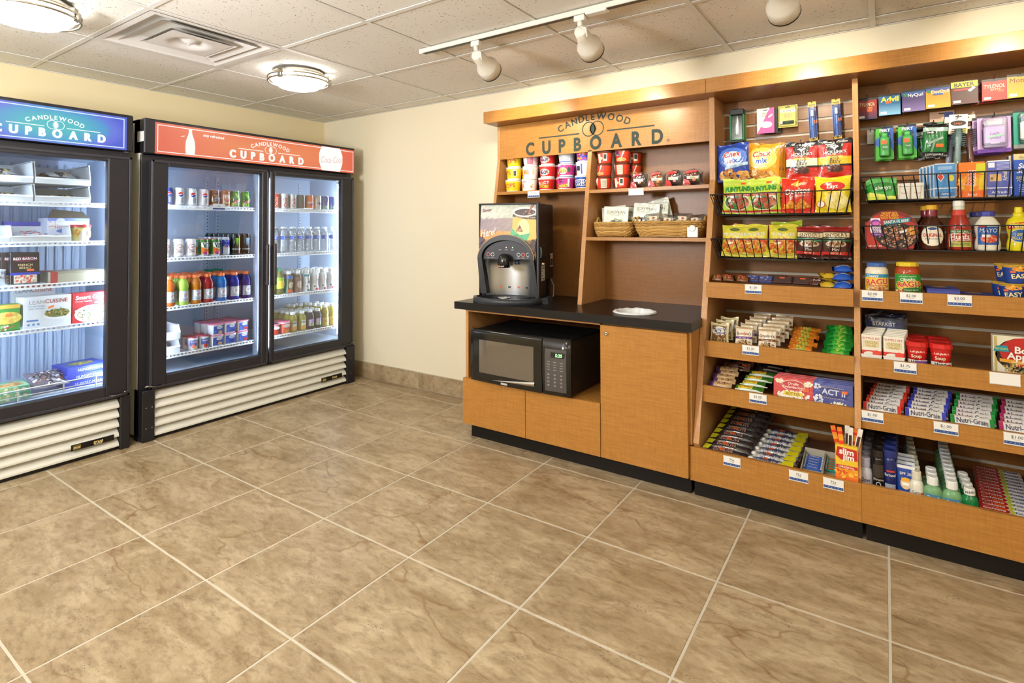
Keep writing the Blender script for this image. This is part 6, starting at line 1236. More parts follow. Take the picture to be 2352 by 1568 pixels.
def baskets_right():
    z = 1.3685
    AL = carton(.098, .096, .05, '#2fa83a', [('r', 0, .72, 1, .96, '#5fc060'), ('e', .48, .58, .46, .22, '#178a2a')]+T2(.5, .56, .18, .6, '#f2f6f0', '#178a2a', 'always', .06, .2, 1)+[('r', 0, 0, 1, .16, '#c9d83a'), ('p', [(.0, .35), (.6, .22), (1, .1), (1, .04), (0, .16)], '#dfe86a'), ('e', .68, .24, .10, .09, '#3fb04a')], mat='foil', b=.012)
    for k in range(3): place('pad_pack', 'green soft pack of pads in the basket, '+ORD[k], 'pads', AL, (4.195-.008*k, -.270+.058*k, z), 0, 'pad packs in the right basket')
    WB = carton(.044, .068, .03, '#ece8da', [('r', .05, .78, .95, .80, '#5a4a2a'), ('t', .5, .38, .09, .5, '#b8453a', 'Trojan', 0, 0, .2), ('r', 0, .8, 1, 1, '#f3f0e6')])
    for x, nm in ((4.270, 'left'), (4.316, 'right')): place('small_carton', 'small cream carton in the basket, %s of the pair' % nm, 'carton', WB, (x, -.275, z), 0, 'small cream cartons')
    def wp(c, spec, w=.078, h=.145, d=.026): return carton(w, h, d, '#e6eaee', [('r', .05, .04, .95, .96, c)]+spec, b=.008, mat='plastic')
    W1 = wp('#3f8ac9', [('p', [(.14, .60), (.32, .74), (.48, .60), (.32, .46)], '#e8eef2'), ('p', [(.18, .60), (.32, .71), (.44, .60), (.32, .49)], '#d8402c'), ('e', .76, .56, .12, .09, '#e0d23a'), ('r', .2, .80, .85, .92, '#5fa0d8'), ('r', .12, .06, .88, .16, '#2f6aa8'), ('t', .5, .11, .05, .6, '#eee', 'WIPES'), ('r', .0, .26, 1, .29, '#e6eaee')]+[('r', .2, .81+.025*k, .8, .818+.025*k, '#d0e2f0') for k in range(4)])
    for k in range(5): place('wipes_pack', 'blue and white pack of wipes, '+ORD[k]+' in its column', 'wipes', W1, (4.408-.010*k, -.283+.034*k, z), 0, 'packs of wipes', -.03)
    BO = carton(.082, .142, .05, '#e87a1a', [('x', .4, .4, .4, .3, 24, ['#f0a02a', '#ee8c1f', '#f4b83a'], .16), ('t', .42, .56, .22, .75, '#f6f2ea', 'Bounce', pi/2-.05, 6), ('t', .42, .56, .20, .70, '#d0281c', 'Bounce', pi/2-.05, 2), ('p', [(.62, .70), (1, .62), (1, .95), (.68, .95)], '#c9c92a'), ('r', .75, .2, 1, .62, '#e8c42a'), ('r', 0, .0, 1, .17, '#e0661a'), ('t', .5, .08, .07, .35, '#f4e8d8', 'Bounce', 0, 1)], right=[('r', 0, 0, 1, 1, '#d86a16')])
    place('dryer_sheet_box', 'orange dryer sheet box with sideways lettering in the right basket', 'carton', BO, (4.493, -.275, z))
    W2 = wp('#4a55b0', [('r', .1, .80, .35, .94, '#d8dcec'), ('r', .15, .42, .6, .62, '#c9a888'), ('x', .38, .5, .18, .08, 10, ['#e0b050', '#8a6a4a'], .07), ('t', .72, .56, .10, .5, '#e6e8f2', 'Airfresh', pi/2, 1), ('r', .0, .22, 1, .25, '#e6eaee'), ('t', .5, .12, .07, .7, '#eef0f6', 'Airfresh', 0, 1)]+[('r', .42, .70+.035*k, .9, .712+.035*k, '#b9c0e0') for k in range(7)])
    for k in range(2): place('wipes_pack', 'violet and white pack of wipes beside the orange box, '+('front' if k == 0 else 'behind'), 'wipes', W2, (4.576+.004*k, -.280+.036*k, z), 0, 'packs of wipes', -.03)
    SA = carton(.088, .165, .05, '#2450b0', [('r', 0, .86, 1, 1, '#c9bd8a'), ('t', .55, .92, .06, .7, '#3a2a18', 'Good Sense', 0, 1), ('t', .48, .72, .11, .8, '#f0f2f6', 'Saline', 0, 2, .2), ('t', .52, .60, .11, .85, '#f0f2f6', 'Solution', 0, 2, .2), ('t', .42, .44, .06, .7, '#d8d05a', 'SENSITIVE', 0, 1, .2), ('t', .40, .37, .06, .6, '#d8d05a', 'FORMULA', 0, 1, .2)]+[('r', .15, .10+.05*k, .8, .115+.05*k, '#a9b9e0') for k in range(4)], b=.002)
    for k in range(2): place('saline_box', 'blue saline solution box at the right edge of the basket, '+('front' if k == 0 else 'behind the front one'), 'carton', SA, (4.665-.006*k, -.262+.056*k, z), 0, 'saline boxes')
    # lower basket: bowl tray, sauces
    z = 1.1535; q = MB(); pts = [(-.092, .0), (.075, .0), (.092, .06), (.094, .105), (.082, .125), (.060, .150), (.02, .168), (-.03, .166), (-.065, .148), (-.082, .122), (-.094, .118), (-.096, .07)]
    q.prism(pts, 'y', -.008, .0, '#7f1f1a'); t = [('sleeve', q.mesh('sleeve', 'satin'), [])]
    q = MB(); P = [[(.074*cos(a)*f+.010, .0+.040*k, .060+.058*sin(a)*f) for a in [2*pi*i/24 for i in range(24)]] for k, f in enumerate((1.0, .93, .8))]; q.grid(P, '#241d1c', True, True); q.fi([q.add(p) for p in P[-1]], '#241d1c'); t.append(('bowl', q.mesh('bowl', 'plastic'), []))
    q = MB(); deco(q, [('p', [(.04, .05), (.9, .04), (.96, .62), (.80, .8), (.5, .97), (.2, .86), (.04, .66)], '#b8301f'), ('e', .60, .34, .40, .34, '#2a2120'), ('x', .62, .34, .36, .28, 200, ['#a8765a', '#8a5a44', '#c9a080', '#6a4034', '#d8b48a', '#b0502c'], .022), ('x', .88, .50, .08, .12, 50, ['#e0a040', '#d87a2a', '#f0c870'], .02), ('p', [(.10, .50), (.12, .80), (.30, .80), (.32, .38), (.14, .34)], '#efeaf2'), ('e', .21, .68, .10, .09, '#7a3a9a'), ('e', .22, .665, .07, .055, '#d86ab8'), ('r', .12, .34, .34, .42, '#6a2a8a'), ('t', .22, .53, .055, .2, '#6a2a8a', 'TACO', 0, 2), ('t', .22, .46, .055, .2, '#6a2a8a', 'BELL', 0, 2), ('t', .23, .38, .035, .2, '#f0e6f4', 'Originals', 0, 0, .2),
        ('t', .48, .93, .06, .3, '#ecc832', 'NOW 20%', 0, 1), ('t', .48, .865, .055, .34, '#ecc832', 'MORE BEEF', 0, 1), ('t', .48, .805, .05, .34, '#ecc832', 'TACO FILLING!', 0, 1), ('p', [(.35, .62), (.36, .73), (.86, .82), (.86, .70)], '#1f7a8a'), ('t', .60, .715, .075, .46, '#f4f0e8', 'SANTA FE BEEF', .10, 1), ('t', .55, .60, .06, .3, '#f0ead8', 'BOWLZ', .05, 1), ('p', [(.66, .40), (.80, .46), (.80, .52), (.66, .46)], '#f0f0f0'), ('t', .2, .08, .04, .25, '#f0e0d0', 'NET WT 9 OZ')], front_mp(-.096, -.0085, 0), .19, .168, .0004); t.append(('print', q.mesh('print', 'satin'), []))
    place('meal_tray', 'red microwave bowl meal in a shaped sleeve, left end of the lower right basket', 'meal', t, (4.222, -.285, z))
    def sauce(l2=False): return bottle([(.0, 0), (.040, 0), (.043, .006), (.043, .09), (.038, .112), (.024, .130), (.0195, .142), (.0195, .150)], 'gloss', '#3f1c12', (.021, .168, .187, '#d8a82a'), (.018, .098, .0432, None, [('e', .5, .5, .40, .52, '#e9dfc0'), ('e', .5, .5, .36, .47, '#f2ecda'), ('e', .5, .88, .14, .07, '#3a5a9a'), ('t', .5, .55, .17, .62, '#c9381f', 'ORIGINAL', 0, 3), ('t', .5, .36, .07, .45, '#777', 'BARBECUE SAUCE')]))
    SB_ = sauce(); q = MB(); q.lathe([(.0205, .135), (.0205, .169)], 14, '#7a2430', caps=False); SB_.append(('neck_wrap', q.mesh('neck_wrap', 'foil'), []))
    place('sauce_bottle', 'dark barbecue sauce bottle with round cream label in the lower basket', 'sauce', SB_, (4.362, -.272, z), 0, 'sauce bottles in the lower basket'); place('sauce_bottle', 'dark barbecue sauce bottle behind the front one, yellow cap showing', 'sauce', SB_, (4.350, -.180, z), 0, 'sauce bottles in the lower basket')
    KE = bottle([(.0, 0), (.037, 0), (.041, .006), (.042, .03), (.041, .085), (.034, .112), (.024, .140), (.0185, .160), (.0175, .172)], 'gloss', '#9f2a16', (.0195, .181, .203, '#eef0ec'), (.012, .090, .0418, None, [('p', [(.12, .70), (.88, .78), (.90, .36), (.10, .30)], '#efe8d8'), ('p', [(.14, .68), (.86, .75), (.88, .40), (.12, .34)], '#c2281f'), ('t', .5, .56, .28, .62, '#f6f2e8', 'Hunts', .05, 3), ('r', .16, .76, .86, .90, '#3f7a3a'), ('t', .5, .83, .09, .55, '#f0f0e0', '100% NATURAL'), ('r', .12, .02, .88, .30, '#b9bd5a'), ('t', .5, .16, .11, .6, '#4a3a18', 'NO HIGH FRUCTOSE')]), sx=1, sy=.72); q = MB(); q.lathe([(.0195, .166), (.0185, .182)], 14, '#d8e0d0', caps=False); q.lathe([(.0235, .143), (.0195, .168)], 14, '#c9402c', caps=False, sy=.8); KE.append(('neck_label', q.mesh('neck_label', 'paper'), []))
    place('ketchup_bottle', 'red ketchup bottle with white cap in the lower basket', 'ketchup', KE, (4.452, -.272, z))
    MA = bottle([(.0, 0), (.036, 0), (.041, .008), (.041, .030), (.036, .055), (.041, .085), (.040, .105), (.026, .128), (.020, .134), (.020, .140)], 'gloss', '#e9e6d6', (.024, .138, .158, '#3a3f9a'), (.022, .098, .0405, None, [('r', .14, .02, .86, .98, '#2456a8'), ('t', .5, .78, .22, .56, '#eef2f6', 'MAYO', 0, 3, .1), ('e', .52, .34, .28, .22, '#d0502c'), ('x', .52, .34, .24, .18, 26, ['#c23a20', '#e07a50', '#e8a080'], .04), ('r', .3, .42, .56, .56, '#f2f0ec'), ('e', .3, .98, .1, .05, '#c8302a')]), sx=1, sy=.78)
    place('mayonnaise_bottle', 'white mayonnaise bottle with blue label and cap in the lower basket', 'mayonnaise', MA, (4.540, -.272, z))
    MU = bottle([(.0, 0), (.034, 0), (.038, .007), (.038, .028), (.032, .056), (.037, .085), (.039, .105), (.032, .125), (.018, .135), (.017, .142), (.017, .150)], 'gloss', '#e2d420', (.012, .150, .172, '#ecdc2a'), (.030, .118, .0375, None, [('p', [(.06, .62), (.94, .78), (.94, .98), (.06, .88)], '#c9341f'), ('t', .5, .80, .17, .8, '#f6f2ea', "French's", .08, 2, .1), ('e', .5, .34, .36, .30, '#e8e4d0'), ('e', .5, .34, .33, .27, '#2a62b0'), ('t', .5, .40, .13, .5, '#e8d83a', '100%', 0, 2), ('t', .5, .24, .13, .56, '#e8d83a', 'YELLOW', 0, 2)]), sx=1, sy=.75)
    place('mustard_bottle', 'yellow mustard bottle at the right edge of the lower basket', 'mustard', MU, (4.634, -.272, z))
    place('mayonnaise_bottle', 'white bottle with dark blue cap hidden behind the ketchup and mayonnaise', 'mayonnaise', MA, (4.520, -.165, z))
baskets_right()
def ledges_right():
    z = .9635
    def ragu(c, lid, spec): 
        p = bottle([(.0, 0), (.036, 0), (.041, .005), (.042, .03), (.042, .09), (.041, .104), (.035, .114), (.032, .117), (.032, .120)], 'gloss', c, (.036, .118, .135, lid), (.008, .088, .0422, None, spec)); return p
    R1 = ragu('#e6dfc8', '#3a62a8', [('r', 0, .0, 1, 1, '#e3bc2a'), ('r', .0, .82, 1, 1, '#2f8ab0'), ('t', .35, .90, .14, .5, '#f2f2ee', 'Cheesy', .06, 2, .2)]+T2(.5, .60, .28, .78, '#c9281c', '#f4e8c0', 'RAGU', .08, 0, 3)+[('t', .63, .76, .05, .05, '#c9281c', '"'), ('r', .1, .32, .9, .42, '#b8602a'), ('t', .5, .37, .07, .7, '#f6ecd8', 'Roasted Garlic Parmesan'), ('x', .55, .14, .42, .14, 40, ['#e8d0a0', '#c98a50', '#f0e0c0', '#a05a30'], .06)])
    R2 = ragu('#a8431c', '#dcc02a', [('r', 0, .0, 1, 1, '#2f8f34'), ('e', .55, .45, .48, .30, '#e3bc2a'), ('t', .5, .90, .06, .7, '#d8ecd0', 'with more vegetables', .03), ('t', .5, .76, .14, .5, '#f2f2ee', 'Chunky', .06, 2, .2)]+T2(.52, .52, .26, .78, '#c9281c', '#f4e8c0', 'RAGU', .06, 0, 3)+[('e', .62, .24, .30, .12, '#1f6a2a'), ('t', .62, .24, .07, .5, '#f0f0d8', "Mama's Special", .04), ('x', .2, .12, .2, .1, 20, ['#c93a20', '#e8d0a0', '#7a9a3a'], .05), ('x', .75, .06, .25, .06, 16, ['#c93a20', '#e8d0a0', '#7a9a3a'], .05)])
    place('sauce_jar', 'white cheese sauce jar with blue lid and yellow label on the right ledge', 'sauce jar', R1, (4.168, -.355, z)); place('sauce_jar', 'red tomato sauce jar with yellow lid and green label on the right ledge', 'sauce jar', R2, (4.274, -.355, z), 0, None, sc_=(1.06, 1.06, 1.04))
    BX = carton(.105, .018, .135, '#3a3f8a', [('r', 0, 0, 1, .5, '#4a55a8')], [('r', .05, .05, .95, .95, '#3f4a9a'), ('e', .45, .62, .25, .16, '#c9a060'), ('e', .5, .8, .12, .06, '#c23a2c'), ('r', .1, .1, .7, .25, '#2a3070')])
    for k, (x, zz, l) in enumerate(((4.390, z, 'blue frozen style meal box lying flat, left of two on the ledge'), (4.499, z, 'blue frozen style meal box lying flat, right of two on the ledge'), (4.386, z+.0185, 'blue meal box lying on top of the left flat one'))): place('flat_box', l, 'box', BX, (x, -.305, zz), .03*k, 'flat blue boxes on the top right ledge')
    EM = cup('#1f3f8e', [('e', .5, .78, .34, .12, '#e8a53a'), ('x', .5, .80, .3, .1, 16, ['#f0b84a', '#d88a2a'], .07)]+T2(.5, .42, .24, .9, '#f0e6b0', '#122a6a', 'EASY', .1, 0, 3)+[('r', .1, .58, .3, .68, '#ee6a2c')], '#c9a23a', .031, .040, .070, '#d8b24a', '#1f3f8e')
    n = 0
    for r_ in range(2):
        for c_ in range(4):
            for zz in range(2):
                x = 4.597+.083*c_+.01*zz-.012*r_; n += 1
                place('pasta_cup', 'small blue and gold pasta cup, %s layer, %s row, %s of four across' % (('lower', 'upper')[zz], ('front', 'back')[r_], ('first', 'second', 'third', 'last')[c_]), 'pasta cup', EM, (x, -.365+.082*r_, z+.0705*zz), .3*((n*7) % 5-2)/2, 'pasta cups on the top right ledge')
    z = .6865
    BU = carton(.070, .108, .020, '#e9e4d4', [('t', .5, .86, .085, .85, '#b8342a', 'BUMBLE BEE', .0, 1), ('r', .1, .52, .9, .78, '#d8cfa8'), ('t', .5, .70, .10, .6, '#b0902a', 'CHICKEN', 0, 2), ('t', .5, .58, .10, .5, '#b0902a', 'SALAD', 0, 2), ('r', .0, .0, 1, .40, '#c9342a'), ('e', .42, .26, .3, .10, '#e8e4d8'), ('r', .2, .04, .62, .26, '#dcd6c8'), ('x', .7, .10, .2, .07, 14, ['#e8d8a8', '#d8c080'], .07), ('e', .76, .30, .2, .12, '#d8402c')])
    for x, nm in ((4.145, 'left'), (4.222, 'right')):
        for k in range(6): place('salad_kit_box', 'cream and red salad kit box, %s column, %s' % (nm, ORD[k]), 'carton', BU, (x+.003*k, -.418+.0225*k, z+.0035+.003*k), 0, 'salad kit boxes on the second right ledge', -.10)
        q = MB(); 
        for a in ((-.037, -.012, 0, .037, -.010, .034), (-.037, -.012, 0, -.035, .13, .03), (.035, -.012, 0, .037, .13, .03), (-.037, -.012, 0, .037, .13, .0015)): q.box(*a, '#e4e2dc')
        place('carton_tray', 'white cardboard tray holding the %s column of salad kits' % nm, 'tray', [('tray', q.mesh('tray', 'paper'), [])], (x, -.430, z-.0003))
    ST = bag(.140, .115, .014, '#1a2a5a', [('r', 0, .8, 1, 1, '#141a30'), ('t', .5, .66, .14, .6, '#d8dce6', 'STARKIST', 0, 2), ('t', .5, .34, .17, .9, '#c9b878', 'Lunch To-Go', 0, 1), ('e', .5, .5, .45, .04, '#3a5a9a')], 'foil', .05, .02, 95)
    for k in range(4): place('tuna_pouch', 'dark blue tuna pouch standing at the back behind the salad kits, '+ORD[k], 'pouch', ST, (4.190+.006*k, -.262+.045*k, z+.062), 0, 'tuna pouches on the second right ledge', -.12)
    q = MB(); q.box(4.112, -.28, z, 4.268, -.06, z+.061, '#8a6a44', .002); tag(q.build('ledge_riser', 'paper'), 'cardboard riser under the tuna pouches, behind the salad kits', 'riser')
    def soup(c2): return bottle([(.0, 0), (.027, 0), (.029, .004), (.029, .03), (.033, .055), (.036, .078), (.036, .082)], 'gloss', '#c2201c', (.0372, .080, .100, '#cf2420'), (.004, .076, .0325, None, [('r', .08, .70, .92, .98, '#d02a22'), ('r', .14, .74, .86, .92, '#c21a1a'), ('t', .5, .83, .15, .62, '#f6f2ea', "Campbell's", .04, 1, .2), ('r', 0, .0, 1, .34, '#e9e6de'), ('t', .45, .56, .17, .45, '#e8dcc0', 'Soup', .04, 3), ('t', .45, .40, .15, .3, '#2a2222', 'at', 0, 2), ('t', .45, .24, .17, .45, '#2a2222', 'Hand', .04, 3), ('r', .40, .10, .98, .30, c2) if c2 else ('e', .78, .16, .14, .10, '#c22a22')]), sx=1, sy=.9)
    for x, P, nm in ((4.300, soup('#6a3f9a'), 'left'), (4.376, soup(None), 'right')):
        for k in range(3): place('soup_cup', 'red sipping soup cup with lid, %s column, %s' % (nm, ORD[k]), 'soup', P, (x+.002*k, -.400+.078*k, z), 0, 'soup cups on the second right ledge')
    q = MB(); q.box(-.078, 0, 0, .078, .045, .148, '#e4dfc6', .002); q.box(-.074, -.001, .004, -.066, 0, .144, '#b9a860'); t = [('box', q.mesh('box', 'paper'), [])]
    q = MB(); deco(q, [('e', .62, .52, .58, .46, '#2a2020'), ('e', .62, .60, .50, .38, '#b8241f'), ('x', .62, .20, .44, .20, 220, ['#c9b080', '#e0cc98', '#a8905a', '#7a8a4a', '#d8b060', '#8a6a3a'], .022), ('p', [(.12, .34), (1, .26), (1, .36), (.5, .40), (.12, .42)], '#d89a2a'), ('t', .62, .34, .035, .6, '#f6ecd8', 'HERB CHICKEN VEGETABLE', -.03), ('t', .62, .66, .17, .5, '#f6f2ea', 'Bowl', -.03, 3), ('t', .60, .50, .17, .75, '#f6f2ea', 'Appetit', -.03, 3), ('e', .80, .84, .22, .12, '#c9342c'), ('t', .80, .88, .07, .3, '#f6ecd8', 'Betty', 0, 1, .2), ('t', .80, .81, .07, .36, '#f6ecd8', 'Crocker', 0, 1, .2), ('p', [(.0, .60), (.30, .60), (.26, .76), (.06, .74)], '#1f8a9a'), ('t', .16, .67, .05, .24, '#d8e04a', 'GREAT FOR LUNCH!', 0, 1)], front_mp(-.078, -.0006, 0), .156, .148, .0004); t.append(('print', q.mesh('print', 'satin'), []))
    place('bowl_meal_box', 'cream bowl meal box with red round picture at the right edge', 'carton', t, (4.612, -.392, z))
    # third ledge: cereal bars on their sides
    z = .4815
    for j, (c, nm) in enumerate((('#c9342a', 'red ended'), ('#3a3fae', 'blue ended'), ('#1f8a3a', 'green ended'), ('#a82a5a', 'crimson ended'))):
        P = bar(.128, .046, .018, '#e6e4e0', [('r', .0, .2, .09, .95, c), ('r', .91, .2, 1, .95, c), ('t', .50, .5, .48, .72, '#3a3a5a', 'Nutri-Grain', 0, 1), ('r', .1, .88, .5, .94, '#c9a0a0')], 110+j)
        for k in range(7): place('cereal_bar', '%s white cereal bar, %s in its column' % (nm, ORD[k]), 'cereal bar', P, (4.178+.142*j+.006*k+.003*(k % 2), -.468+.036*k, z+.007+.006*k), 0, nm+' cereal bars on the third right ledge', -.75)
    for x, zz, y, t_, l, bl in ((4.152, .983, -.4275, '$2.00', 'price tag reading $2.00 under the white sauce jar', 0), (4.283, .983, -.4275, '$2.00', 'price tag reading $2.00 under the red sauce jar', 0), (4.435, .983, -.4275, '$3.00', 'price tag reading $3.00 under the flat blue boxes', 0),
            (4.258, .706, -.4645, '$1.75', 'price tag reading $1.75 under the soup cups', 0), (4.557, .706, -.4645, '', 'blank white tag under the bowl meal box', 1), (4.146, .501, -.5025, '$1.00', 'price tag reading $1.00 under the red ended cereal bars', 0), (4.380, .501, -.5025, '$1.00', 'price tag reading $1.00 between blue and green ended cereal bars', 0), (4.582, .501, -.5025, '$1.00', 'price tag reading $1.00 at the right edge under crimson bars', 0)):
        price_tag(x, y, zz, t_, l, .074 if not bl else .086, .041, blank=bool(bl))
ledges_right()
def tray_right():
    z = .1845; G = 'toiletries in the bottom right tray'; X = lambda p: at(p, 1115, 'y', -.52)[0]
    DV = bottle([(.0, 0), (.022, 0), (.024, .004), (.024, .075), (.020, .092), (.012, .100), (.012, .104)], 'gloss', '#b9b9c4', (.017, .100, .135, '#a9aabc'), (.02, .075, .0242, None, [('t', .5, .6, .3, .5, '#2a2a3a', 'Dove', 0, 1, .2), ('p', [(.4, .25), (.6, .25), (.5, .4)], '#2a2a3a')])); AX = bottle([(.0, 0), (.023, 0), (.0245, .004), (.0245, .135), (.022, .148)], 'gloss', '#191514', (.0225, .146, .172, '#221d1b'), (.03, .12, .0246, None, [('r', .2, .45, .8, 1, '#3a322c'), ('t', .5, .36, .10, .6, '#d8d0c4', 'Xtreme', 0, 1), ('e', .5, .14, .14, .12, '#c9c4bc'), ('e', .5, .14, .10, .085, '#191514')])); RB_ = bottle([(.0, 0), (.023, 0), (.0245, .004), (.0245, .140), (.021, .158)], 'gloss', '#1a2560', (.0225, .154, .180, '#202c70'), (.02, .13, .0246, None, [('r', .2, .0, .8, .3, '#9aa0b0'), ('t', .5, .62, .10, .6, '#e0e4f0', 'Barbasol', 0, 1), ('r', .3, .72, .75, .78, '#c23a2c')]))
    for k in range(7): place('lotion_bottle', 'silver lilac body lotion bottle, %s in its column' % ORD[k], 'lotion', DV, (X(1989)+.002*k, -.520+.066*k, z), 0, G)
    for k in range(7): place('spray_can', 'black body spray can, %s in its column' % ORD[k], 'spray', AX, (X(2018)+.002*k, -.515+.066*k, z), 0, G)
    for k in range(7): place('spray_can', 'dark blue shaving foam can, %s in its column' % ORD[k], 'spray', RB_, (X(2045)+.002*k, -.512+.066*k, z), 0, G)
    q = MB(); P = []
    for k in range(9): v = k/8; P.append([((.030-.004*v)*cos(a), (.020*(1-v)+.002*v)*sin(a) if 0 else .018*(v)*sin(a)+.0015*sin(a), .008+.115*(1-v)) for a in [2*pi*i/14 for i in range(14)]])
    q.grid(P, '#25489a', True, True); q.box(-.031, -.003, .118, .031, .003, .130, '#eceef2', .001); tb = q.mesh('tube', 'gloss'); q = MB(); q.lathe([(.020, 0), (.021, .012)], 14, '#d8602a', sy=.9); cp = q.mesh('cap', 'plastic')
    q = MB(); deco(q, [('e', .5, .5, .32, .22, '#e0c8a0'), ('r', .3, .44, .7, .52, '#fff'), ('r', .25, .58, .75, .70, '#e8a82a'), ('t', .5, .86, .10, .7, '#f0f2f6', 'SPF 30', 0, 1), ('r', .1, .05, .9, .14, '#e0702a')], lambda u, v, zz: Vector((u-.026, -.020+.014*(v/.1)-zz, .015+v)), .052, .1, .0005); lb = q.mesh('label', 'satin')
    for k in range(4): place('sunscreen_tube', 'blue sunscreen tube standing on its cap, %s in its column' % ORD[k], 'sunscreen', [('tube', tb, []), ('cap', cp, []), ('label', lb, [])], (X(2080)+.001*k, -.515+.046*k, z), 0, G)
    LO = bottle([(.0, 0), (.021, 0), (.023, .004), (.023, .068), (.019, .082), (.012, .088), (.012, .092)], 'gloss', '#e3e1d2', (.0155, .088, .120, '#dcdac8'), (.012, .06, .0232, None, [('r', .25, .1, .85, .9, '#e9e8e0'), ('r', .7, .2, .95, .7, '#d8502c'), ('t', .45, .7, .2, .4, '#555', 'Care')]))
    for k in range(8): place('lotion_bottle', 'cream hand lotion bottle, %s in its column' % ORD[k], 'lotion', LO, (X(2105)-.0015*k, -.520+.060*k, z), 0, G)
    PL = bottle([(.0, 0), (.028, 0), (.031, .005), (.031, .055), (.026, .070), (.014, .078), (.014, .084)], 'liquid', '#8cc48a', (.0175, .082, .112, '#eef0ee'), (.010, .052, .0313, None, [('r', .18, .35, .82, .95, '#4a86b0'), ('t', .5, .65, .30, .5, '#f0f4f6', 'Purell', 0, 2, .2)]), sx=1, sy=.7)
    for k in range(3): place('sanitizer_bottle', 'green hand sanitizer bottle in the short column, %s' % ORD[k], 'sanitizer', PL, (X(2142), -.522+.047*k, z), 0, G)
    for k in range(11): place('sanitizer_bottle', 'green hand sanitizer bottle in the long column, %s' % ORD[k], 'sanitizer', PL, (X(2186)+.0005*k, -.526+.0465*k, z), 0, G)
    MW = bottle([(.0, 0), (.024, 0), (.027, .005), (.027, .052), (.022, .066), (.013, .072), (.013, .076)], 'liquid', '#1f8a4a', (.0165, .074, .098, '#e9ece6'), None, sx=1, sy=.8); 
    q = MB(); deco(q, [('t', .5, .5, .4, .9, '#222', 'FRESH', .2)], cyl_mp(.0171, .076, .04), .04, .02, .0003); MW.append(('seal_print', q.mesh('seal_print', 'paper'), []))
    for k in range(4): place('mouthwash_bottle', 'small dark green mouthwash bottle, %s in its column' % ORD[k], 'mouthwash', MW, (X(2226)-.002*k, -.525+.050*k, z), 0, G)
    CG = carton(.150, .040, .034, '#e6e4e2', None, [('p', [(.0, .0), (.5, .0), (.56, .5), (.5, 1), (.0, 1)], '#b8231e'), ('t', .26, .5, .5, .42, '#f6f2ee', 'Colgate', 0, 2, .15), ('p', [(.52, .0), (.60, .0), (.66, .5), (.60, 1), (.52, 1), (.58, .5)], '#c9d23a'), ('t', .78, .5, .48, .3, '#3a4a8a', 'Total', 0, 1, .3), ('r', .28, .7, .5, .95, '#ee6a2c')], mat='gloss')
    CG2 = carton(.150, .040, .034, '#e6e4e2', [('r', 0, 0, .5, 1, '#b8231e')], [('p', [(.0, .0), (.5, .0), (.56, .5), (.5, 1), (.0, 1)], '#b8231e'), ('t', .26, .5, .5, .42, '#f6f2ee', 'Colgate', 0, 2, .15), ('p', [(.52, .0), (.60, .0), (.66, .5), (.60, 1), (.52, 1), (.58, .5)], '#c9d23a'), ('t', .78, .5, .48, .3, '#3a4a8a', 'Total', 0, 1, .3)], mat='gloss')
    for k in range(13): place('toothpaste_box', 'red and white toothpaste box lying flat, %s in the long row' % ORD[k], 'toothpaste', CG if k < 4 else CG2, (X(2226)+.105+.002*k, -.526+.0352*k, z), 0, 'toothpaste boxes in the bottom right tray')
    MWb = bottle([(.0, 0), (.050, 0), (.056, .008), (.056, .04), (.048, .085), (.053, .13), (.056, .165), (.045, .190), (.026, .202), (.024, .210)], 'gloss', '#3f96cf', (.028, .206, .255, '#e84a78'), (.05, .12, .05, None, [('e', .5, .5, .35, .45, '#eef2f4'), ('t', .5, .5, .2, .5, '#2a6aa8', 'Softener', 0, 1)]), sx=1, sy=.7)
    for k in range(2): place('softener_bottle', 'large blue fabric softener bottle with pink cap, '+('front, at the right edge' if k == 0 else 'behind the front one'), 'softener', MWb, (X(2226)+.232, -.500+.13*k, z), .2, G, sc_=(.9, .9, .9))
tray_right()
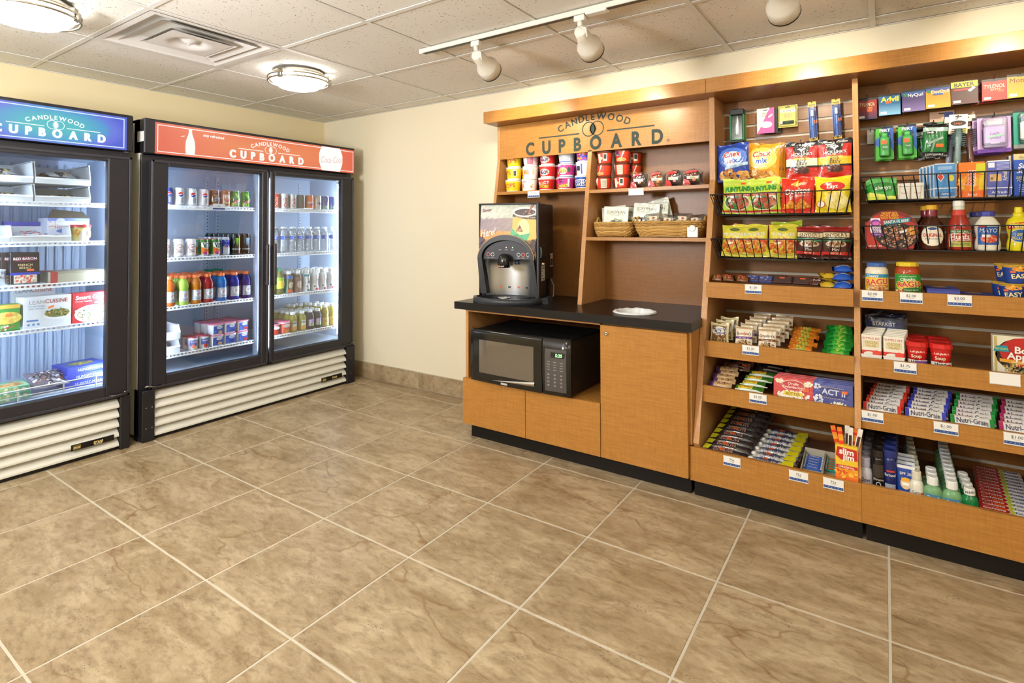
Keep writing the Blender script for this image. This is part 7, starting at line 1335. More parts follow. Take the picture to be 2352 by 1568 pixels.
# ================================================================ DRINKS COOLER GOODS (fronts turned to +x)
FR = pi/2; TURN = -.12
def cooler():
    zs = [1.4005, 1.0715, .7655, .4685]; XF = .468
    def row(name, cat, parts, label, y, z, n, step, group, dy=0, rot=0, x0=XF):
        for k in range(n):
            l = label if n == 1 else label+', '+ORD[k]
            place(name, l, cat, parts, (x0-step*k, y+dy*k, z), FR+rot, group)
    def pepsi(c, txt, tc): return can(c, [('e', .5, .70, .21, .19, '#eef1f4'), ('p', [(.30, .70), (.34, .81), (.44, .87), (.56, .87), (.66, .81), (.69, .755), (.55, .74), (.42, .685)], '#d2252c'), ('p', [(.31, .655), (.42, .645), (.55, .70), (.70, .715), (.66, .60), (.56, .53), (.44, .53), (.34, .59)], '#2a4aa0'), ('t', .5, .28, .13, .5, tc, txt, pi/2, 0), ('r', .58, .05, .72, .50, '#a9b4c4')])
    PB, PD = pepsi('#1f3f9e', 'pepsi', '#e8ecf0'), pepsi('#dfe3e8', 'pepsi', '#6a7a98')
    AW = can('#6a3518', [('e', .5, .45, .38, .34, '#c9a05a'), ('e', .5, .45, .34, .30, '#5a2a14'), ('t', .5, .45, .26, .55, '#f4f0e8', 'A&W', .25, 4), ('t', .5, .45, .22, .5, '#2a1a14', 'A&W', .25, 2), ('r', 0, 0, 1, .1, '#b8502a')]); AD = can('#a8743c', [('r', .2, .1, .8, .85, '#e0d4bc'), ('t', .42, .55, .2, .4, '#c9502a', 'diet', .5, 2, .2), ('t', .6, .38, .22, .5, '#b8381f', 'A&W', .3, 3), ('r', .2, .1, .8, .16, '#b8952a')], '#c94a34')
    MD = can('#1f8a3a', [('p', [(.3, 1), (.5, 1), (.8, .6), (.6, .5)], '#8ac43a'), ('p', [(.1, .2), (.9, .65), (.9, .42), (.15, .0)], '#e9ece4'), ('t', .5, .55, .17, .6, '#1f5a2a', 'MTN', .45, 3), ('t', .55, .36, .22, .6, '#d2321f', 'DEW', .45, 4), ('x', .4, .1, .4, .1, 10, ['#8ac43a', '#c9e03a'], .08)])
    G = 'soft drink cans on the top shelf of the cooler'; z = zs[0]
    for y, P, l in ((-1.538, PB, 'dark blue cola can at the left edge of the top shelf'), (-1.467, PD, 'silver cola can with red and blue ball, first of three'), (-1.390, PD, 'silver cola can with red and blue ball, second of three'), (-1.314, PD, 'silver cola can with red and blue ball, third of three'), (-1.241, AW, 'brown root beer can beside the silver cans'), (-1.169, AD, 'tan and cream root beer can with red top rim'), (-1.098, MD, 'green citrus soda can with slanted band, left of two'), (-1.022, MD, 'green citrus soda can with slanted band, right of two')): place('drink_can', l, 'can', P, (XF, y, z), FR+TURN, G)
    CK = can('#c9342c', [('t', .5, .45, .26, .9, '#f4f0ec', 'Coca-Cola', pi/2, 1, .3)]); DC = can('#c3c4c4', [('t', .5, .45, .30, .85, '#c2281f', 'Coke', pi/2, 3), ('t', .3, .7, .1, .4, '#555', 'diet', pi/2, 1), ('r', .0, 0, .14, 1, '#b84a42')]); CZ = can('#4a4440', [('t', .55, .45, .26, .8, '#b8302a', 'Coke', pi/2, 2)]); SU = can('#d8662a', [('t', .5, .55, .2, .7, '#e9eef4', 'Sunkist', .1, 2, .3), ('e', .62, .32, .2, .12, '#6a3a8a')]); SD = can('#c9bdb4', [('t', .5, .55, .2, .7, '#8a7a90', 'Sunkist', .1, 2, .3), ('e', .62, .45, .2, .13, '#6a3a8a'), ('r', 0, 0, .2, 1, '#d8845a')]); SPR = can('#3f56b0', [('r', 0, 0, 1, .40, '#1fa07a', '#3f6aa8'), ('p', [(.45, .0), (.8, .0), (.75, 1), (.62, .8)], '#d9e6ea'), ('t', .55, .3, .16, .6, '#eef2f4', 'Sprite', .6, 2)])
    for y, P, l in ((-.795, CK, 'red cola can partly behind the door frame, right bay'), (-.722, DC, 'silver cola can with red sideways lettering, left of two'), (-.650, DC, 'silver cola can with red sideways lettering, right of two'), (-.573, CZ, 'dark grey cola can behind the white tag'), (-.497, SU, 'orange soda can on the top right shelf'), (-.424, SD, 'pale orange and silver soda can on the top right shelf'), (-.350, SPR, 'blue and green lemon soda can, left of two'), (-.276, SPR, 'blue and green lemon soda can, right of two')): place('drink_can', l, 'can', P, (XF, y, z), FR+TURN, G)
    # second shelf
    z = zs[1]
    DP = can('#e9e6e6', [('e', .5, .58, .32, .22, '#8a1f3a'), ('e', .5, .58, .28, .18, '#efecec'), ('t', .5, .60, .16, .55, '#8a1f2a', 'Dr Pepper', .3, 1, .2), ('t', .5, .28, .16, .5, '#6a3a4a', 'Diet', .1, 1, .2)], '#e0dfe2', h=.118); V8 = can('#3f6a2a', [('r', .22, .0, .95, .92, '#e9e8e2'), ('p', [(.22, .0), (.95, .0), (.95, .40), (.55, .45), (.22, .62)], '#d8702a'), ('p', [(.35, .58), (.95, .40), (.95, .55)], '#3f8a3a'), ('e', .6, .12, .25, .12, '#b84a8a'), ('t', .6, .72, .34, .55, '#1f3a4a', 'V8', 0, 4)], '#c94a44')
    for y, P, l in ((-1.548, DP, 'white soda can at the left edge of the second shelf'), (-1.470, DP, 'white soda can with crimson oval, left of two'), (-1.393, DP, 'white soda can with crimson oval, right of two')): place('drink_can', l, 'can', P, (XF, y, z), FR+TURN, 'cans on the second shelf of the cooler')
    for j, y in enumerate((-1.313, -1.236)):
        for k in range(2): place('juice_can', 'green and orange vegetable juice can, %s column, %s' % (('left', 'right')[j], ORD[k]), 'can', V8, (XF-.075*k, y, z), FR+TURN, 'cans on the second shelf of the cooler')
    RBU = can('#b9bcc8', [('p', [(.1, .55), (.9, .45), (.9, 1), (.1, 1)], '#2a36a0'), ('r', .1, .0, .9, .45, '#c9ccd6'), ('t', .55, .52, .12, .5, '#d2252c', 'Red', 0, 3), ('r', 0, 0, .1, 1, '#26308a'), ('r', .9, 0, 1, 1, '#26308a')], d=.052, h=.126); MO = can('#0b0c0f', [('p', [(.36, .88), (.46, .90), (.44, .45), (.40, .62)], '#7ac42a'), ('p', [(.47, .90), (.55, .90), (.54, .38), (.49, .58)], '#7ac42a'), ('p', [(.56, .90), (.66, .88), (.60, .60), (.58, .45)], '#7ac42a'), ('t', .5, .25, .09, .85, '#dfe6ea', 'MONSTER', 0, 1)], '#2a2c30', h=.148, base='#2a2c30'); MB_ = can('#0b0d11', [('p', [(.36, .88), (.46, .90), (.44, .45), (.40, .62)], '#8ab4d8'), ('p', [(.47, .90), (.55, .90), (.54, .38), (.49, .58)], '#8ab4d8'), ('p', [(.56, .90), (.66, .88), (.60, .60), (.58, .45)], '#8ab4d8'), ('t', .5, .25, .09, .85, '#dfe6ea', 'MONSTER', 0, 1)], '#2a2c30', h=.148, base='#2a2c30')
    row('energy_drink_can', 'can', RBU, 'slim blue and silver energy drink can', -1.163, z, 6, .062, 'energy drink cans in columns', rot=TURN); row('energy_drink_can', 'can', MO, 'tall black energy drink can with green claw mark', -1.093, z, 6, .068, 'energy drink cans in columns', rot=TURN); row('energy_drink_can', 'can', MB_, 'tall black energy drink can with pale blue claw mark', -1.018, z, 6, .068, 'energy drink cans in columns', rot=TURN)
    # water bottles, right bay
    WA = bottle([(.0, 0), (.028, 0), (.0325, .006), (.0325, .03), (.0305, .036), (.0325, .042), (.0325, .06), (.0305, .066), (.0325, .072), (.0325, .100), (.0315, .103), (.0315, .133), (.0325, .136), (.030, .152), (.018, .176), (.013, .180), (.013, .186)], 'water', '#fff', (.0155, .184, .197, '#eef2f4'), (.103, .133, .0318, None, [('r', .0, 0, 1, 1, '#2a56c0'), ('r', 0, .92, 1, 1, '#e8e8c0'), ('e', .62, .45, .26, .38, '#cfe0f4'), ('e', .62, .45, .2, .28, '#3a66c8')]))
    for j, y in enumerate((-.800, -.727, -.652, -.578, -.504, -.432, -.358, -.285)):
        for k in range(2): place('water_bottle', 'clear water bottle with blue label, %s of eight from the left, %s row' % (['first', 'second', 'third', 'fourth', 'fifth', 'sixth', 'seventh', 'eighth'][j], ('front', 'back')[k]), 'water bottle', WA, (XF-.075*k, y-.004*k, z), FR+.1*((j*3+k) % 3), 'water bottles on the second right shelf')
    # sports drinks, third shelf
    z = zs[2]
    def sport(c, nm): return bottle([(.0, 0), (.030, 0), (.034, .005), (.0345, .022), (.0325, .026), (.0325, .092), (.0345, .096), (.032, .103), (.035, .112), (.0345, .130), (.028, .152), (.018, .166), (.0165, .172)], 'liquid', c, (.021, .170, .189, '#e8743a'), (.026, .092, .0329, None, [('r', .08, .0, .95, 1, '#b4b8c2'), ('p', [(.08, .0), (.24, .0), (.34, 1), (.20, 1)], '#d4d6dc'), ('t', .54, .60, .56, .5, '#f6f6f6', 'G', 0, 3), ('p', [(.52, .48), (.58, .46), (.70, .82), (.60, .66)], '#e0602a'), ('r', .40, .14, .76, .19, '#7a7e88')]))
    for y, c, nm, n in ((-1.523, '#e8702a', 'orange'), (-1.438, '#b5e05a', 'lime'), (-1.358, '#d8801f', 'amber'), (-1.281, '#b01f2a', 'red'), (-1.190, '#1f7ad0', 'bright blue'), (-1.101, '#2a2fa0', 'indigo'), (-1.014, '#3f2f86', 'violet')) and [(*a, 5) for a in ((-1.523, '#e8702a', 'orange'), (-1.438, '#b5e05a', 'lime'), (-1.358, '#d8801f', 'amber'), (-1.281, '#b01f2a', 'red'), (-1.190, '#1f7ad0', 'bright blue'), (-1.101, '#2a2fa0', 'indigo'), (-1.014, '#3f2f86', 'violet'))]:
        row('sports_drink', 'bottle', sport(c, nm), nm+' sports drink bottle with orange cap', y, z, n-(1 if nm in ('indigo', 'violet') else 0), .076, 'sports drink bottles on the third left shelf', rot=TURN)
    TE = lambda c: bottle([(.0, 0), (.028, 0), (.032, .006), (.032, .125), (.028, .148), (.015, .166), (.014, .176)], 'liquid', c, (.0165, .172, .196, '#1f8a62'), (.045, .125, .0323, None, [('r', 0, 0, 1, 1, '#b9d83a'), ('e', .6, .4, .3, .3, '#e8b83a'), ('r', .1, .72, .8, .95, '#7ab02a')]))
    TG = TE('#7a7a3a')
    for k, y in enumerate((-1.104, -1.036)):
        for i in range(2): place('tea_bottle', 'green capped tea bottle at the back of the third shelf, %s of the %s pair' % (('left', 'right')[k], ('front', 'rear')[i]), 'bottle', TG, (.170-.068*i, y+.004*i, z), FR, 'tea bottles behind the sports drinks')
    row('tea_bottle', 'bottle', TG, 'green capped tea bottle on the third right shelf', -.752, z, 3, .07, 'tea bottles on the third right shelf', rot=TURN); place('tea_bottle', 'green capped tea bottle mostly behind the door frame, right bay', 'bottle', TG, (XF, -.826, z), FR, 'tea bottles on the third right shelf')
    def milk(c, lab, cap): return bottle([(.0, 0), (.027, 0), (.031, .005), (.031, .03), (.026, .055), (.024, .070), (.029, .095), (.0305, .115), (.028, .130), (.020, .140), (.019, .146)], 'gloss', c, (.021, .144, .170, cap), None, body_spec=(.004, .0305, lab, .13))
    MK1 = milk('#6a4a34', [('r', 0, .82, 1, 1, '#2f6ab8'), ('r', 0, 0, .3, .8, '#1f9a7a'), ('e', .6, .45, .25, .2, '#d8c0a0'), ('e', .55, .12, .3, .1, '#d8502a')], '#e6e8ea'); MK2 = milk('#7a5c50', [('r', 0, .88, 1, 1, '#4a3434'), ('e', .6, .45, .28, .22, '#c9b0a0')], '#e6e8ea'); MK3 = milk('#e3e6e8', [('r', .1, .88, .9, 1, '#2a8a9a'), ('p', [(.5, .5), (.7, .75), (.8, .7), (.6, .45)], '#2a6a7a'), ('e', .4, .30, .06, .05, '#3a4a5a'), ('e', .6, .06, .2, .06, '#1f8a8a')], '#eef0f0'); MK4 = milk('#e6e4e6', [('p', [(.45, .45), (.6, .70), (.75, .66), (.6, .60)], '#8a3a5a'), ('e', .3, .25, .07, .05, '#2a2a4a'), ('e', .6, .08, .22, .07, '#c23a5a')], '#f0f0f0')
    G = 'milk drinks on the third right shelf'
    for y, P, l in ((-.678, MK1, 'brown milk drink with blue collar'), (-.602, MK2, 'brown and cream milk drink'), (-.523, MK3, 'white milk drink with teal collar'), (-.444, MK4, 'white milk drink with crimson swirl, left of three'), (-.368, MK4, 'white milk drink with crimson swirl, middle of three'), (-.290, MK4, 'white milk drink with crimson swirl, right of three')): row('milk_drink', 'bottle', P, l, y, z, 4, .068, G, rot=TURN)
    # fourth shelf: bins, yoghurt, juice
    z = zs[3]
    def bin_(w, d, h, c='#e6ecf2', front=.045):
        q = MB(); t = .004
        q.box(-w/2, -d/2, 0, w/2, d/2, t, c)
        for s in (-1, 1): q.prism([(-d/2, 0), (d/2, 0), (d/2+.01, h), (-d/2+.02, h), (-d/2-.004, front)], 'x', s*w/2-t/2, s*w/2+t/2, c)
        q.box(-w/2, d/2-t, 0, w/2, d/2+.004, h, c); q.box(-w/2, -d/2-t, 0, w/2, -d/2, front, c, .001)
        B = [('bin', q.mesh('bin', 'plastic'), [])]; q = MB()
        for s in (-1, 1): q.tube([(s*w/2, -d/2+.02, h), (s*w/2, d/2+.008, h)], .005, 6, c)
        q.tube([(-w/2, -d/2-.003, front), (w/2, -d/2-.003, front)], .005, 6, c); B.append(('rim', q.mesh('rim', 'plastic'), [])); return B
    place('storage_bin', 'white plastic bin, lower of two stacked at the left of the fourth shelf', 'bin', bin_(.185, .26, .082), (.365, -1.560, z), FR, 'white bins in the cooler'); place('storage_bin', 'white plastic bin with blue packets, upper of two stacked on the fourth shelf', 'bin', bin_(.185, .26, .085), (.365, -1.557, z+.0895), FR, 'white bins in the cooler')
    SWP = bag(.10, .065, .03, '#3a3a9a', [('x', .5, .5, .5, .35, 20, ['#c9ccea', '#6a6ad0', '#e9e9f6'], .09), ('p', [(.1, .2), (.9, .3), (.8, .5), (.1, .5)], '#d8daf0')], 'foil', .05, .05, 121)
    for k, (dx, dy, dz, r_) in enumerate(((0, -.02, 0, .1), (-.05, .02, .0, -.2), (0, .0, .042, .3), (-.055, -.015, .045, -.1), (-.11, .01, .0, .2))): place('sandwich_packet', 'blue wrapped sandwich packet in the upper bin, '+['front of the bottom layer', 'second of the bottom layer', 'front of the top layer', 'second of the top layer', 'back of the bottom layer'][k], 'packet', SWP, (.435+dx, -1.57+dy, z+.098+dz), FR+r_, 'sandwich packets in the upper bin', -.35)
    CHS = bag(.085, .055, .022, '#dfe6e6', [('x', .5, .5, .45, .35, 18, ['#8ab0a0', '#c9d6d0', '#5a8a7a'], .08)], 'foil', .05, .05, 122)
    for k in range(4): place('cheese_packet', 'pale green and white packet in the lower bin, '+ORD[k], 'packet', CHS, (.455-.045*k, -1.560+.015*(-1)**k, z+.014), FR+.2*(-1)**k, 'cheese packets in the lower bin', -.6)
    def yog(c, lid, spec, r0=.027, r1=.032, h=.085, sq=0): 
        q = MB(); q.lathe([(r0, 0, '#eceef2'), (r0*1.02, .004, c), (r1*.97, h*.84, '#eceef2'), (r1, h*.92, '#eceef2')], 24, c, sq=sq); deco(q, spec, lambda u, v, zz: Vector((((r0+(r1-r0)*v/h+zz+.0006)*cos(-pi/2+(u-.03)/r1) if not sq else (u-.03)*1.2), ((r0+(r1-r0)*v/h+zz+.0006)*sin(-pi/2+(u-.03)/r1) if not sq else -(r0+(r1-r0)*v/h)*.985-zz-.0008), v)), .06, h, .0004); a = q.mesh('cup', 'satin')
        q = MB(); q.lathe([(r1*1.04, h*.92), (r1*1.06, h*.95), (r1*.98, h), (0, h*.99)], 24, lid, caps=False, sq=sq); return [('cup', a, []), ('lid', q.mesh('lid', 'foil'), [])]
    Y1 = yog('#e6e8ee', '#a83a5a', [('r', .05, .3, .95, .75, '#4a62b0'), ('t', .5, .62, .14, .7, '#f0f2f6', 'Yoplait', 0, 1), ('e', .4, .3, .2, .14, '#e0807a'), ('e', .65, .16, .2, .12, '#e8c06a')]); Y2 = yog('#e6e8ee', '#a83a5a', [('r', .05, .3, .95, .75, '#4a62b0'), ('t', .5, .62, .14, .7, '#f0f2f6', 'Yoplait', 0, 1), ('e', .55, .2, .24, .16, '#d2402c')])
    def yq(c): return yog('#e3e6ee', '#d87a9a', [('r', .04, .10, .96, .80, '#2f58b8'), ('e', .62, .66, .28, .14, '#dfe6f2'), ('t', .62, .66, .10, .4, '#6a4a5a', 'Yogurt', 0, 1, .2), ('e', .70, .25, .2, .14, c), ('r', .08, .15, .3, .45, '#4a78d0')], .036, .041, .074, .75)
    YA, YB, YC = yq('#d8a86a'), yq('#2a3a8a'), yq('#c22a2c'); G = 'yoghurt cups on the fourth shelf of the cooler'
    for y, P, nm in ((-1.372, Y1, 'left'), (-1.300, Y2, 'right')):
        for k in range(2): place('yogurt_cup', 'tall round yoghurt cup with dark pink lid, %s column, %s' % (nm, ORD[k]), 'yoghurt', P, (.462-.068*k, y, z), FR+TURN, G)
    for y, P, nm in ((-1.224, YA, 'peach'), (-1.138, YB, 'blueberry'), (-1.048, YC, 'cherry')):
        for k in range(3):
            for zz in range(2): place('yogurt_cup', 'square %s yoghurt cup, %s layer, %s' % (nm, ('lower', 'upper')[zz], ORD[k]), 'yoghurt', P, (.458-.086*k, y, z+.0742*zz), FR+.06*zz, G)
    place('yogurt_cup', 'red and white yoghurt cup beside the cherry stack, by the mullion', 'yoghurt', yq('#c22a2c') if 0 else yog('#b8342c', '#d88a8a', [('r', .1, .3, .9, .7, '#e8d8d4')], .030, .034, .075, .75), (.36, -.985, z), FR, G)
    YR = yog('#d2382c', '#d86a9a', [('e', .5, .68, .4, .14, '#f0dfe0'), ('e', .55, .24, .22, .15, '#c2201c'), ('r', .0, .0, 1, .1, '#f0e6e6')], .034, .040, .083, .3); YO = yog('#d8503a', '#e0608a', [('e', .5, .65, .4, .14, '#f0dfe0'), ('e', .6, .25, .22, .15, '#e89a3a'), ('r', .0, .0, 1, .1, '#f0e6e6')], .034, .040, .095, .3)
    row('yogurt_cup', 'yoghurt', YR, 'red pink-lidded yoghurt cup at the left of the right bay', -.800, z, 3, .085, G); row('yogurt_cup', 'yoghurt', YO, 'red and orange yoghurt cup beside the juices', -.716, z, 2, .085, G)
    def juice(c, lc, spec): return bottle([(.0, 0), (.027, 0), (.030, .005), (.030, .086), (.031, .092), (.029, .108), (.018, .128), (.016, .134)], 'liquid', c, (.019, .132, .153, '#e8ecf0'), (.014, .084, .0304, lc, spec), sq=.25)
    JW = juice('#b9b04a', None, [('r', .0, 0, 1, 1, '#d8905a'), ('r', .3, .15, .95, 1, '#d9dfc8'), ('t', .5, .82, .24, .62, '#1f2a5a', "Welch's", 0, 3), ('e', .6, .25, .3, .2, '#e0a03a')]); JP = juice('#2a1c3a', None, [('r', .05, .2, .95, .95, '#8a6ab0'), ('r', .1, .2, .5, .9, '#cfc0d8'), ('e', .6, .35, .2, .2, '#7aa03a')]); JT = bottle([(.0, 0), (.026, 0), (.029, .005), (.029, .075), (.025, .085), (.024, .092), (.029, .104), (.029, .125), (.018, .150), (.015, .156)], 'liquid', '#d0bc5a', (.0185, .154, .177, '#eef0f0'), (.010, .074, .0294, None, [('r', 0, 0, 1, 1, '#d8c86a'), ('x', .5, .4, .4, .35, 14, ['#e8a03a', '#e8e0c0', '#c9842a'], .1)]))
    G = 'juice bottles on the fourth right shelf'
    row('juice_bottle', 'bottle', JW, 'pale yellow juice bottle with white cap, left column', -.638, z, 6, .068, G, rot=TURN); row('juice_bottle', 'bottle', JW, 'pale yellow juice bottle with white cap, right column', -.560, z, 5, .068, G, rot=TURN)
    row('juice_bottle', 'bottle', JP, 'dark purple juice bottle, left column', -.487, z, 3, .068, G, rot=TURN); row('juice_bottle', 'bottle', JP, 'dark purple juice bottle, right column', -.418, z, 3, .068, G, rot=TURN)
    row('juice_bottle', 'bottle', JT, 'tall yellow juice bottle, left column', -.346, z, 5, .066, G, rot=TURN); row('juice_bottle', 'bottle', JT, 'tall yellow juice bottle, right column', -.274, z, 4, .066, G, rot=TURN)
    for k in range(2):
        for i in range(2): place('juice_bottle', 'tall yellow juice bottle behind the purple ones, %s, %s' % (('left', 'right')[k], ORD[i]), 'bottle', JT, (.25-.066*i, -.487+.069*k, z), FR, G)
    price = [(.5145, -1.235, 1.421, '50\u00a2', 'small price tag reading 50 cents on the top left cooler shelf', 0), (.5145, -.538, 1.415, '', 'blank white tag tilted on the top right cooler shelf', 1)]
    for x, y, zz, t, l, bl in price:
        q = MB(); w, h = .082, .038; q.box(-w/2, -.0012, -h, w/2, 0, 0, '#f1f4f8', .0004); parts = [('card', q.mesh('card', 'paper'), [])]
        if not bl: q = MB(); deco(q, [('t', .5, .62, .24, .5, '#555a66', t), ('r', 0, 0, 1, .28, '#2b4c8c')], front_mp(-w/2, -.0012, -h), w, h, .0002, 3); parts.append(('print', q.mesh('print', 'paper'), []))
        place('price_tag', l, 'price tag', parts, (x, y, zz), FR, 'cooler price tags', (.0, .5)[bl])
    return bin_
bin_ = cooler()
# ================================================================ FREEZER GOODS
def freezer():
    zs = [1.3985, 1.1855, .9615, .7305, .3605]; G = 'white bins in the freezer'
    for y, zz, h, l in ((-2.078, zs[0], .092, 'lower right of the stacked'), (-2.333, zs[0], .092, 'lower left of the stacked'), (-2.078, zs[0]+.0995, .112, 'upper right of the stacked'), (-2.333, zs[0]+.0995, .112, 'upper left of the stacked')): place('storage_bin', 'white plastic bin on the top freezer shelf, '+l+' bins', 'bin', bin_(.245, .32, h, '#e6ecf2', .030), (.335, y, zz), FR, G)
    place('storage_bin', 'white plastic bin with ice cream bars on the second freezer shelf', 'bin', bin_(.25, .22, .085, '#e6ecf2', .030), (.39, -2.170, zs[1]), FR, G)
    place('storage_bin', 'white plastic bin at the left edge of the second freezer shelf', 'bin', bin_(.16, .22, .085, '#e6ecf2', .030), (.39, -2.378, zs[1]), FR, G)
    IC = bag(.13, .055, .026, '#c9cfd8', [('x', .5, .5, .45, .35, 16, ['#6a4a34', '#e9ecf0', '#3a2a24', '#c9b070'], .09)], 'foil', .06, .05, 131, side_crimp=True); IB = bag(.13, .055, .026, '#4a3428', [('x', .5, .5, .45, .35, 12, ['#8a6a4a', '#d8d0c4', '#2a1c16'], .1), ('t', .5, .5, .3, .6, '#e8e0d4', 'ice cream', .1, 1)], 'foil', .06, .05, 132, side_crimp=True)
    IW = bag(.12, .055, .026, '#e0e4ee', [('x', .5, .5, .45, .35, 14, ['#5a5ab0', '#d2483a', '#eef0f6', '#d8c8b0'], .09)], 'foil', .06, .05, 133, side_crimp=True)
    n = 0
    for (y, zz, nm) in ((-2.078, zs[0]+.103, 'upper right'), (-2.333, zs[0]+.103, 'upper left'), (-2.078, zs[0]+.005, 'lower right'), (-2.333, zs[0]+.005, 'lower left')):
        for k in range(6 if 'upper' in nm else 4): place('ice_cream_bar', '%s wrapped ice cream bar in the %s bin, %s' % (('silver', 'brown')[k % 2], nm, ORD[k]), 'ice cream', (IC, IB)[k % 2], (.445-.05*k if k < 4 else .42-.05*(k-4), y+.02*(-1)**k, zz+.012+(.03 if k >= 4 else 0)), FR+.35*((k*37) % 5-2)/2, 'ice cream bars in the %s bin' % nm, -1.1)
    for k in range(5): place('ice_cream_bar', 'white and violet wrapped ice cream bar on the second shelf, '+ORD[k], 'ice cream', IW, (.455-.035*k, -2.17+.025*(-1)**k, zs[1]+.010+.004*k), FR+.2*((k*37) % 5-2)/2, 'ice cream bars in the second shelf bin', -1.0)
    DR = carton(.195, .130, .15, '#d8dcec', [('t', .5, .62, .15, .8, '#c9605a', 'DRUMSTICK', .0, 2), ('e', .5, .45, .3, .1, '#5a78c0'), ('x', .9, .7, .08, .25, 40, ['#c9b080', '#8a6a3a', '#e8d8b0'], .022), ('r', 0, .88, 1, 1, '#6a80c0'), ('x', .12, .7, .09, .2, 26, ['#c9a0a0', '#e9e4d8'], .03), ('e', .3, .9, .1, .1, '#c9d0e8')])
    q = MB(); q.face([(-.0975, -.075, .1305), (.0975, -.075, .1305), (.0975, .02, .170), (-.05, .02, .182)], '#5a5040'); q.face([(-.0975, -.075, .1300), (-.05, .02, .1815), (.0975, .02, .1695), (.0975, -.075, .1300)], '#5a5040'); DR.append(('lid_flap', q.mesh('lid_flap', 'paper'), []))
    place('ice_cream_carton', 'pale blue ice cream cone carton with its lid flap open', 'carton', DR, (.30, -2.015, zs[1]), FR)
    place('ice_cream_tub', 'yellow ice cream tub with red lid in front of the cone carton', 'tub', [('tub', (lambda q: (q.lathe([(.038, 0), (.046, .08)], 22, '#d8cf8a'), deco(q, [('r', .3, .0, .75, .7, '#efe8d8'), ('x', .2, .5, .15, .3, 10, ['#b8842a', '#e0b050'], .1), ('e', .8, .5, .14, .3, '#c9a04a')], cyl_mp(.043, .004, .1), .1, .075, .002), q.mesh('tub', 'satin'))[2])(MB()), []), ('lid', (lambda q: (q.lathe([(.048, .078), (.049, .092), (.046, .094), (0, .094)], 22, '#b8343a', caps=False), q.mesh('lid', 'plastic'))[1])(MB()), [])], (.452, -1.985, zs[1]), FR)
    VB = carton(.165, .11, .05, '#4a4aa8', [('r', .06, .2, .3, .8, '#5a5ac0'), ('t', .18, .5, .06, .2, '#c9c9ea', 'Nutrition'), ('r', .68, .2, .92, .8, '#3f3f98')]+[('r', .4, .2+.1*k, .6, .24+.1*k, '#7a7ad0') for k in range(6)]); place('ice_cream_box', 'violet box standing behind the bin on the second freezer shelf', 'carton', VB, (.24, -2.185, zs[1]), FR); place('ice_cream_box', 'violet and blue box behind the bin at the left edge of the freezer', 'carton', carton(.12, .12, .05, '#3a6ac0', [('e', .5, .5, .4, .3, '#6a8ad8')]), (.24, -2.345, zs[1]), FR)
    # third shelf
    PZ = carton(.120, .165, .035, '#231f24', [('e', .5, .78, .42, .09, '#5a2030'), ('t', .5, .80, .08, .8, '#efe6e6', 'RED BARON', .0, 2), ('t', .5, .60, .07, .6, '#c9b88a', 'FRENCH', 0, 1), ('t', .5, .51, .07, .5, '#c9b88a', 'BREAD', 0, 1), ('r', 0, .28, 1, .36, '#2a3a9a'), ('r', .55, .40, .8, .46, '#ee6a3c'), ('r', .1, .02, .9, .28, '#c9c0b0'), ('x', .5, .15, .38, .11, 60, ['#e0d8c8', '#b8a890', '#c9483a', '#efe8dc'], .05)], mat='foil')
    for k in range(3): place('pizza_box', 'black french bread pizza box on the third freezer shelf, '+ORD[k], 'pizza', PZ, (.44-.05*k, -2.225-.022*k, zs[2]+.004), FR, 'pizza boxes', -.08)
    CLR = bag(.10, .09, .05, '#b9bfc8', [('x', .5, .5, .4, .35, 24, ['#8a8f98', '#d8dce4', '#6a5a50'], .07)], 'foil', seed=141); place('frozen_bag', 'clear and silver frozen food bag at the left edge of the third shelf', 'bag', CLR, (.45, -2.345, zs[2]), FR, None, -.3)
    place('frozen_box', 'grey frozen food box lying on its side with a red end', 'carton', carton(.265, .060, .20, '#8f8a78', [('r', 0, 0, .12, 1, '#a83a3a'), ('r', .12, .0, 1, .82, '#a5a08c')], [('x', .5, .5, .45, .4, 30, ['#c9ccd0', '#4a5a8a', '#3a7a4a', '#a83a3a'], .04), ('r', .0, .0, .1, 1, '#8a3030')]), (.385, -1.995, zs[2]), FR)
    # fourth shelf: upright dinners
    def lean(): return carton(.205, .165, .022, '#dfe3e8', [('t', .27, .82, .12, .32, '#8a9098', 'LEAN', 0, 0), ('t', .68, .83, .13, .48, '#a83a3a', 'CUISINE', 0, 1), ('t', .26, .70, .055, .35, '#6a8ab0', 'Thai Style Noodles'), ('t', .26, .62, .055, .34, '#6a8ab0', 'with Chicken'), ('e', .70, .38, .30, .17, '#eef0f2'), ('e', .70, .42, .27, .13, '#8a8a4a'), ('x', .70, .43, .26, .12, 90, ['#6a7a3a', '#a8a05a', '#4a5a2a', '#c9b878', '#8a6a3a'], .03), ('r', .06, .22, .30, .27, '#4a7ab8'), ('e', .10, .12, .03, .035, '#5a8ac0'), ('e', .20, .12, .03, .035, '#5a8ac0'), ('e', .30, .12, .03, .035, '#5a8ac0'), ('p', [(.5, .65), (.62, .70), (.62, .63), (.5, .58)], '#ee7a3c')])
    LE = lean(); 
    for k in range(4): place('frozen_dinner_box', 'white noodle dinner box standing on the fourth freezer shelf, '+ORD[k], 'carton', LE, (.470-.024*k, -2.135-.003*k, zs[3]), FR, 'frozen dinner boxes on the fourth shelf')
    place('frozen_dinner_box', 'white and red dinner box raised behind the noodle dinners', 'carton', carton(.19, .165, .03, '#dfe3e8', [('r', 0, .9, 1, 1, '#a83a3a'), ('t', .25, .8, .12, .34, '#8a9098', 'LEAN'), ('t', .68, .81, .13, .5, '#a83a3a', 'CUISINE', 0, 1)]), (.300, -2.150, zs[3]+.055), FR, 'frozen dinner boxes on the fourth shelf')
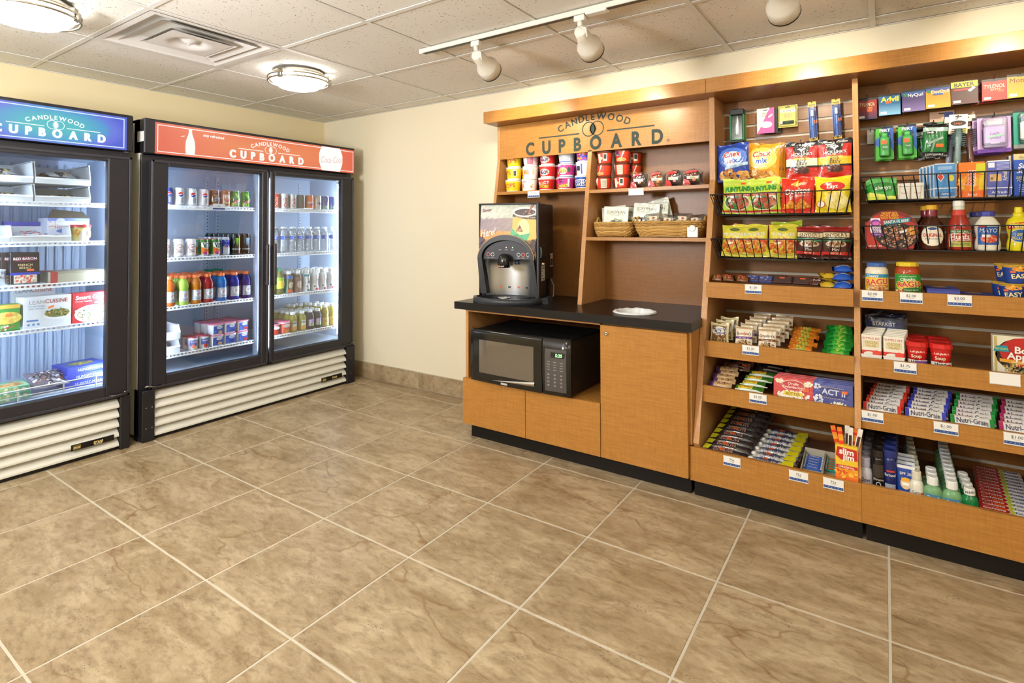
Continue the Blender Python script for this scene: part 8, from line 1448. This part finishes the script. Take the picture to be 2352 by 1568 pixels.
    q = MB(); q.box(.26, -2.25, zs[3], .34, -2.05, zs[3]+.0545, '#c9ced6', .002); tag(q.build('spare_box', 'paper'), 'plain pale box lying under the raised dinner box', 'box')
    SM = carton(.170, .165, .022, '#b8202c', [('t', .5, .86, .13, .85, '#f4f2f2', 'Smart Ones', .03, 3, .2), ('t', .3, .72, .05, .45, '#f0d8d8', 'Chicken Fettucini'), ('e', .55, .28, .50, .30, '#e9e6e2'), ('x', .56, .28, .42, .22, 120, ['#d8c8b0', '#f0ece4', '#8a7a6a', '#5a6a4a', '#c9a890'], .04), ('p', [(.06, .42), (.22, .50), (.24, .44), (.08, .36)], '#f0f0f0'), ('r', .6, .62, 1, .68, '#4a7a5a')])
    for k in range(3): place('frozen_dinner_box', 'red pasta dinner box at the right of the fourth freezer shelf, '+ORD[k], 'carton', SM, (.470-.024*k, -1.942, zs[3]), FR, 'frozen dinner boxes on the fourth shelf')
    HC = carton(.13, .135, .022, '#3f8a3a', [('r', 0, .86, 1, 1, '#d8a84a'), ('e', .6, .50, .45, .24, '#d8c05a'), ('x', .6, .5, .4, .2, 30, ['#e0cf7a', '#c9a84a'], .06), ('x', .4, .16, .4, .12, 30, ['#c23a2c', '#e9e6d8', '#5a8a3a'], .05), ('r', .55, .55, .75, .66, '#ee7a3c'), ('r', 0, .0, 1, .05, '#2a6a2a')])
    for k in range(3): place('frozen_dinner_box', 'green dinner box with golden pie picture at the left edge, '+ORD[k], 'carton', HC, (.470-.024*k, -2.315, zs[3]), FR, 'frozen dinner boxes on the fourth shelf')
    # floor of the freezer
    z = zs[4]
    HM = carton(.20, .036, .19, '#2a3fa8', [('t', .55, .5, .42, .6, '#e6eaf4', 'HUNGRY-MAN', 0, 3, .1), ('r', .85, .2, .95, .6, '#e9e9f0')], [('r', .05, .05, .95, .95, '#33489a'), ('e', .5, .5, .32, .25, '#6a7a3a'), ('x', .5, .5, .3, .22, 30, ['#c9a85a', '#8a6a3a', '#5a7a3a'], .05)])
    for k in range(3): place('frozen_dinner_box', 'flat blue dinner box stacked on the freezer floor, %s' % ('at the bottom', 'in the middle', 'on top')[k], 'carton', HM, (.37-.006*k, -1.955+.004*k, z+.012+.0365*k), FR+.04*k, 'flat blue dinner boxes')
    q = MB(); q.box(.27, -2.36, z, .47, -1.86, z+.0118, '#cfd8e4', .002); tag(q.build('floor_rack', 'plastic'), 'low pale rack on the freezer floor under the boxes', 'rack')
    BG = bag(.17, .15, .06, '#6a6470', [('x', .5, .5, .45, .4, 80, ['#3a3434', '#a8a4b0', '#d8d6dc', '#8a5a4a', '#2a2424'], .05)], 'wrap' if 0 else 'foil', seed=151); place('frozen_bag', 'dark and silver frozen food bag lying in the middle of the freezer floor', 'bag', BG, (.475, -2.115, z+.045), FR, None, -1.15)
    MC = carton(.17, .034, .16, '#5a9a7a', [('x', .5, .5, .45, .35, 20, ['#d8c8a0', '#8aa05a'], .06)], [('r', .03, .03, .97, .97, '#8ac0a0'), ('e', .5, .36, .42, .28, '#c99a5a'), ('x', .5, .36, .4, .26, 50, ['#d8b070', '#b07a3a', '#8a5a2a'], .06), ('t', .45, .82, .10, .6, '#1f5a3a', 'Homestyle', 0, 1), ('r', .62, .66, .82, .76, '#ee7a3c')])
    for k in range(2): place('frozen_dinner_box', 'flat green dinner box at the left of the freezer floor, %s' % ('underneath', 'on top')[k], 'carton', MC, (.40, -2.285, z+.012+.0345*k), FR-.1*k, 'flat green dinner boxes')
freezer()
# ---------------------------------------------------------------- joined fine pieces
for o in bpy.data.objects:
    if o.type == 'MESH' and o.data.name in _stuff: o['kind'] = 'stuff'
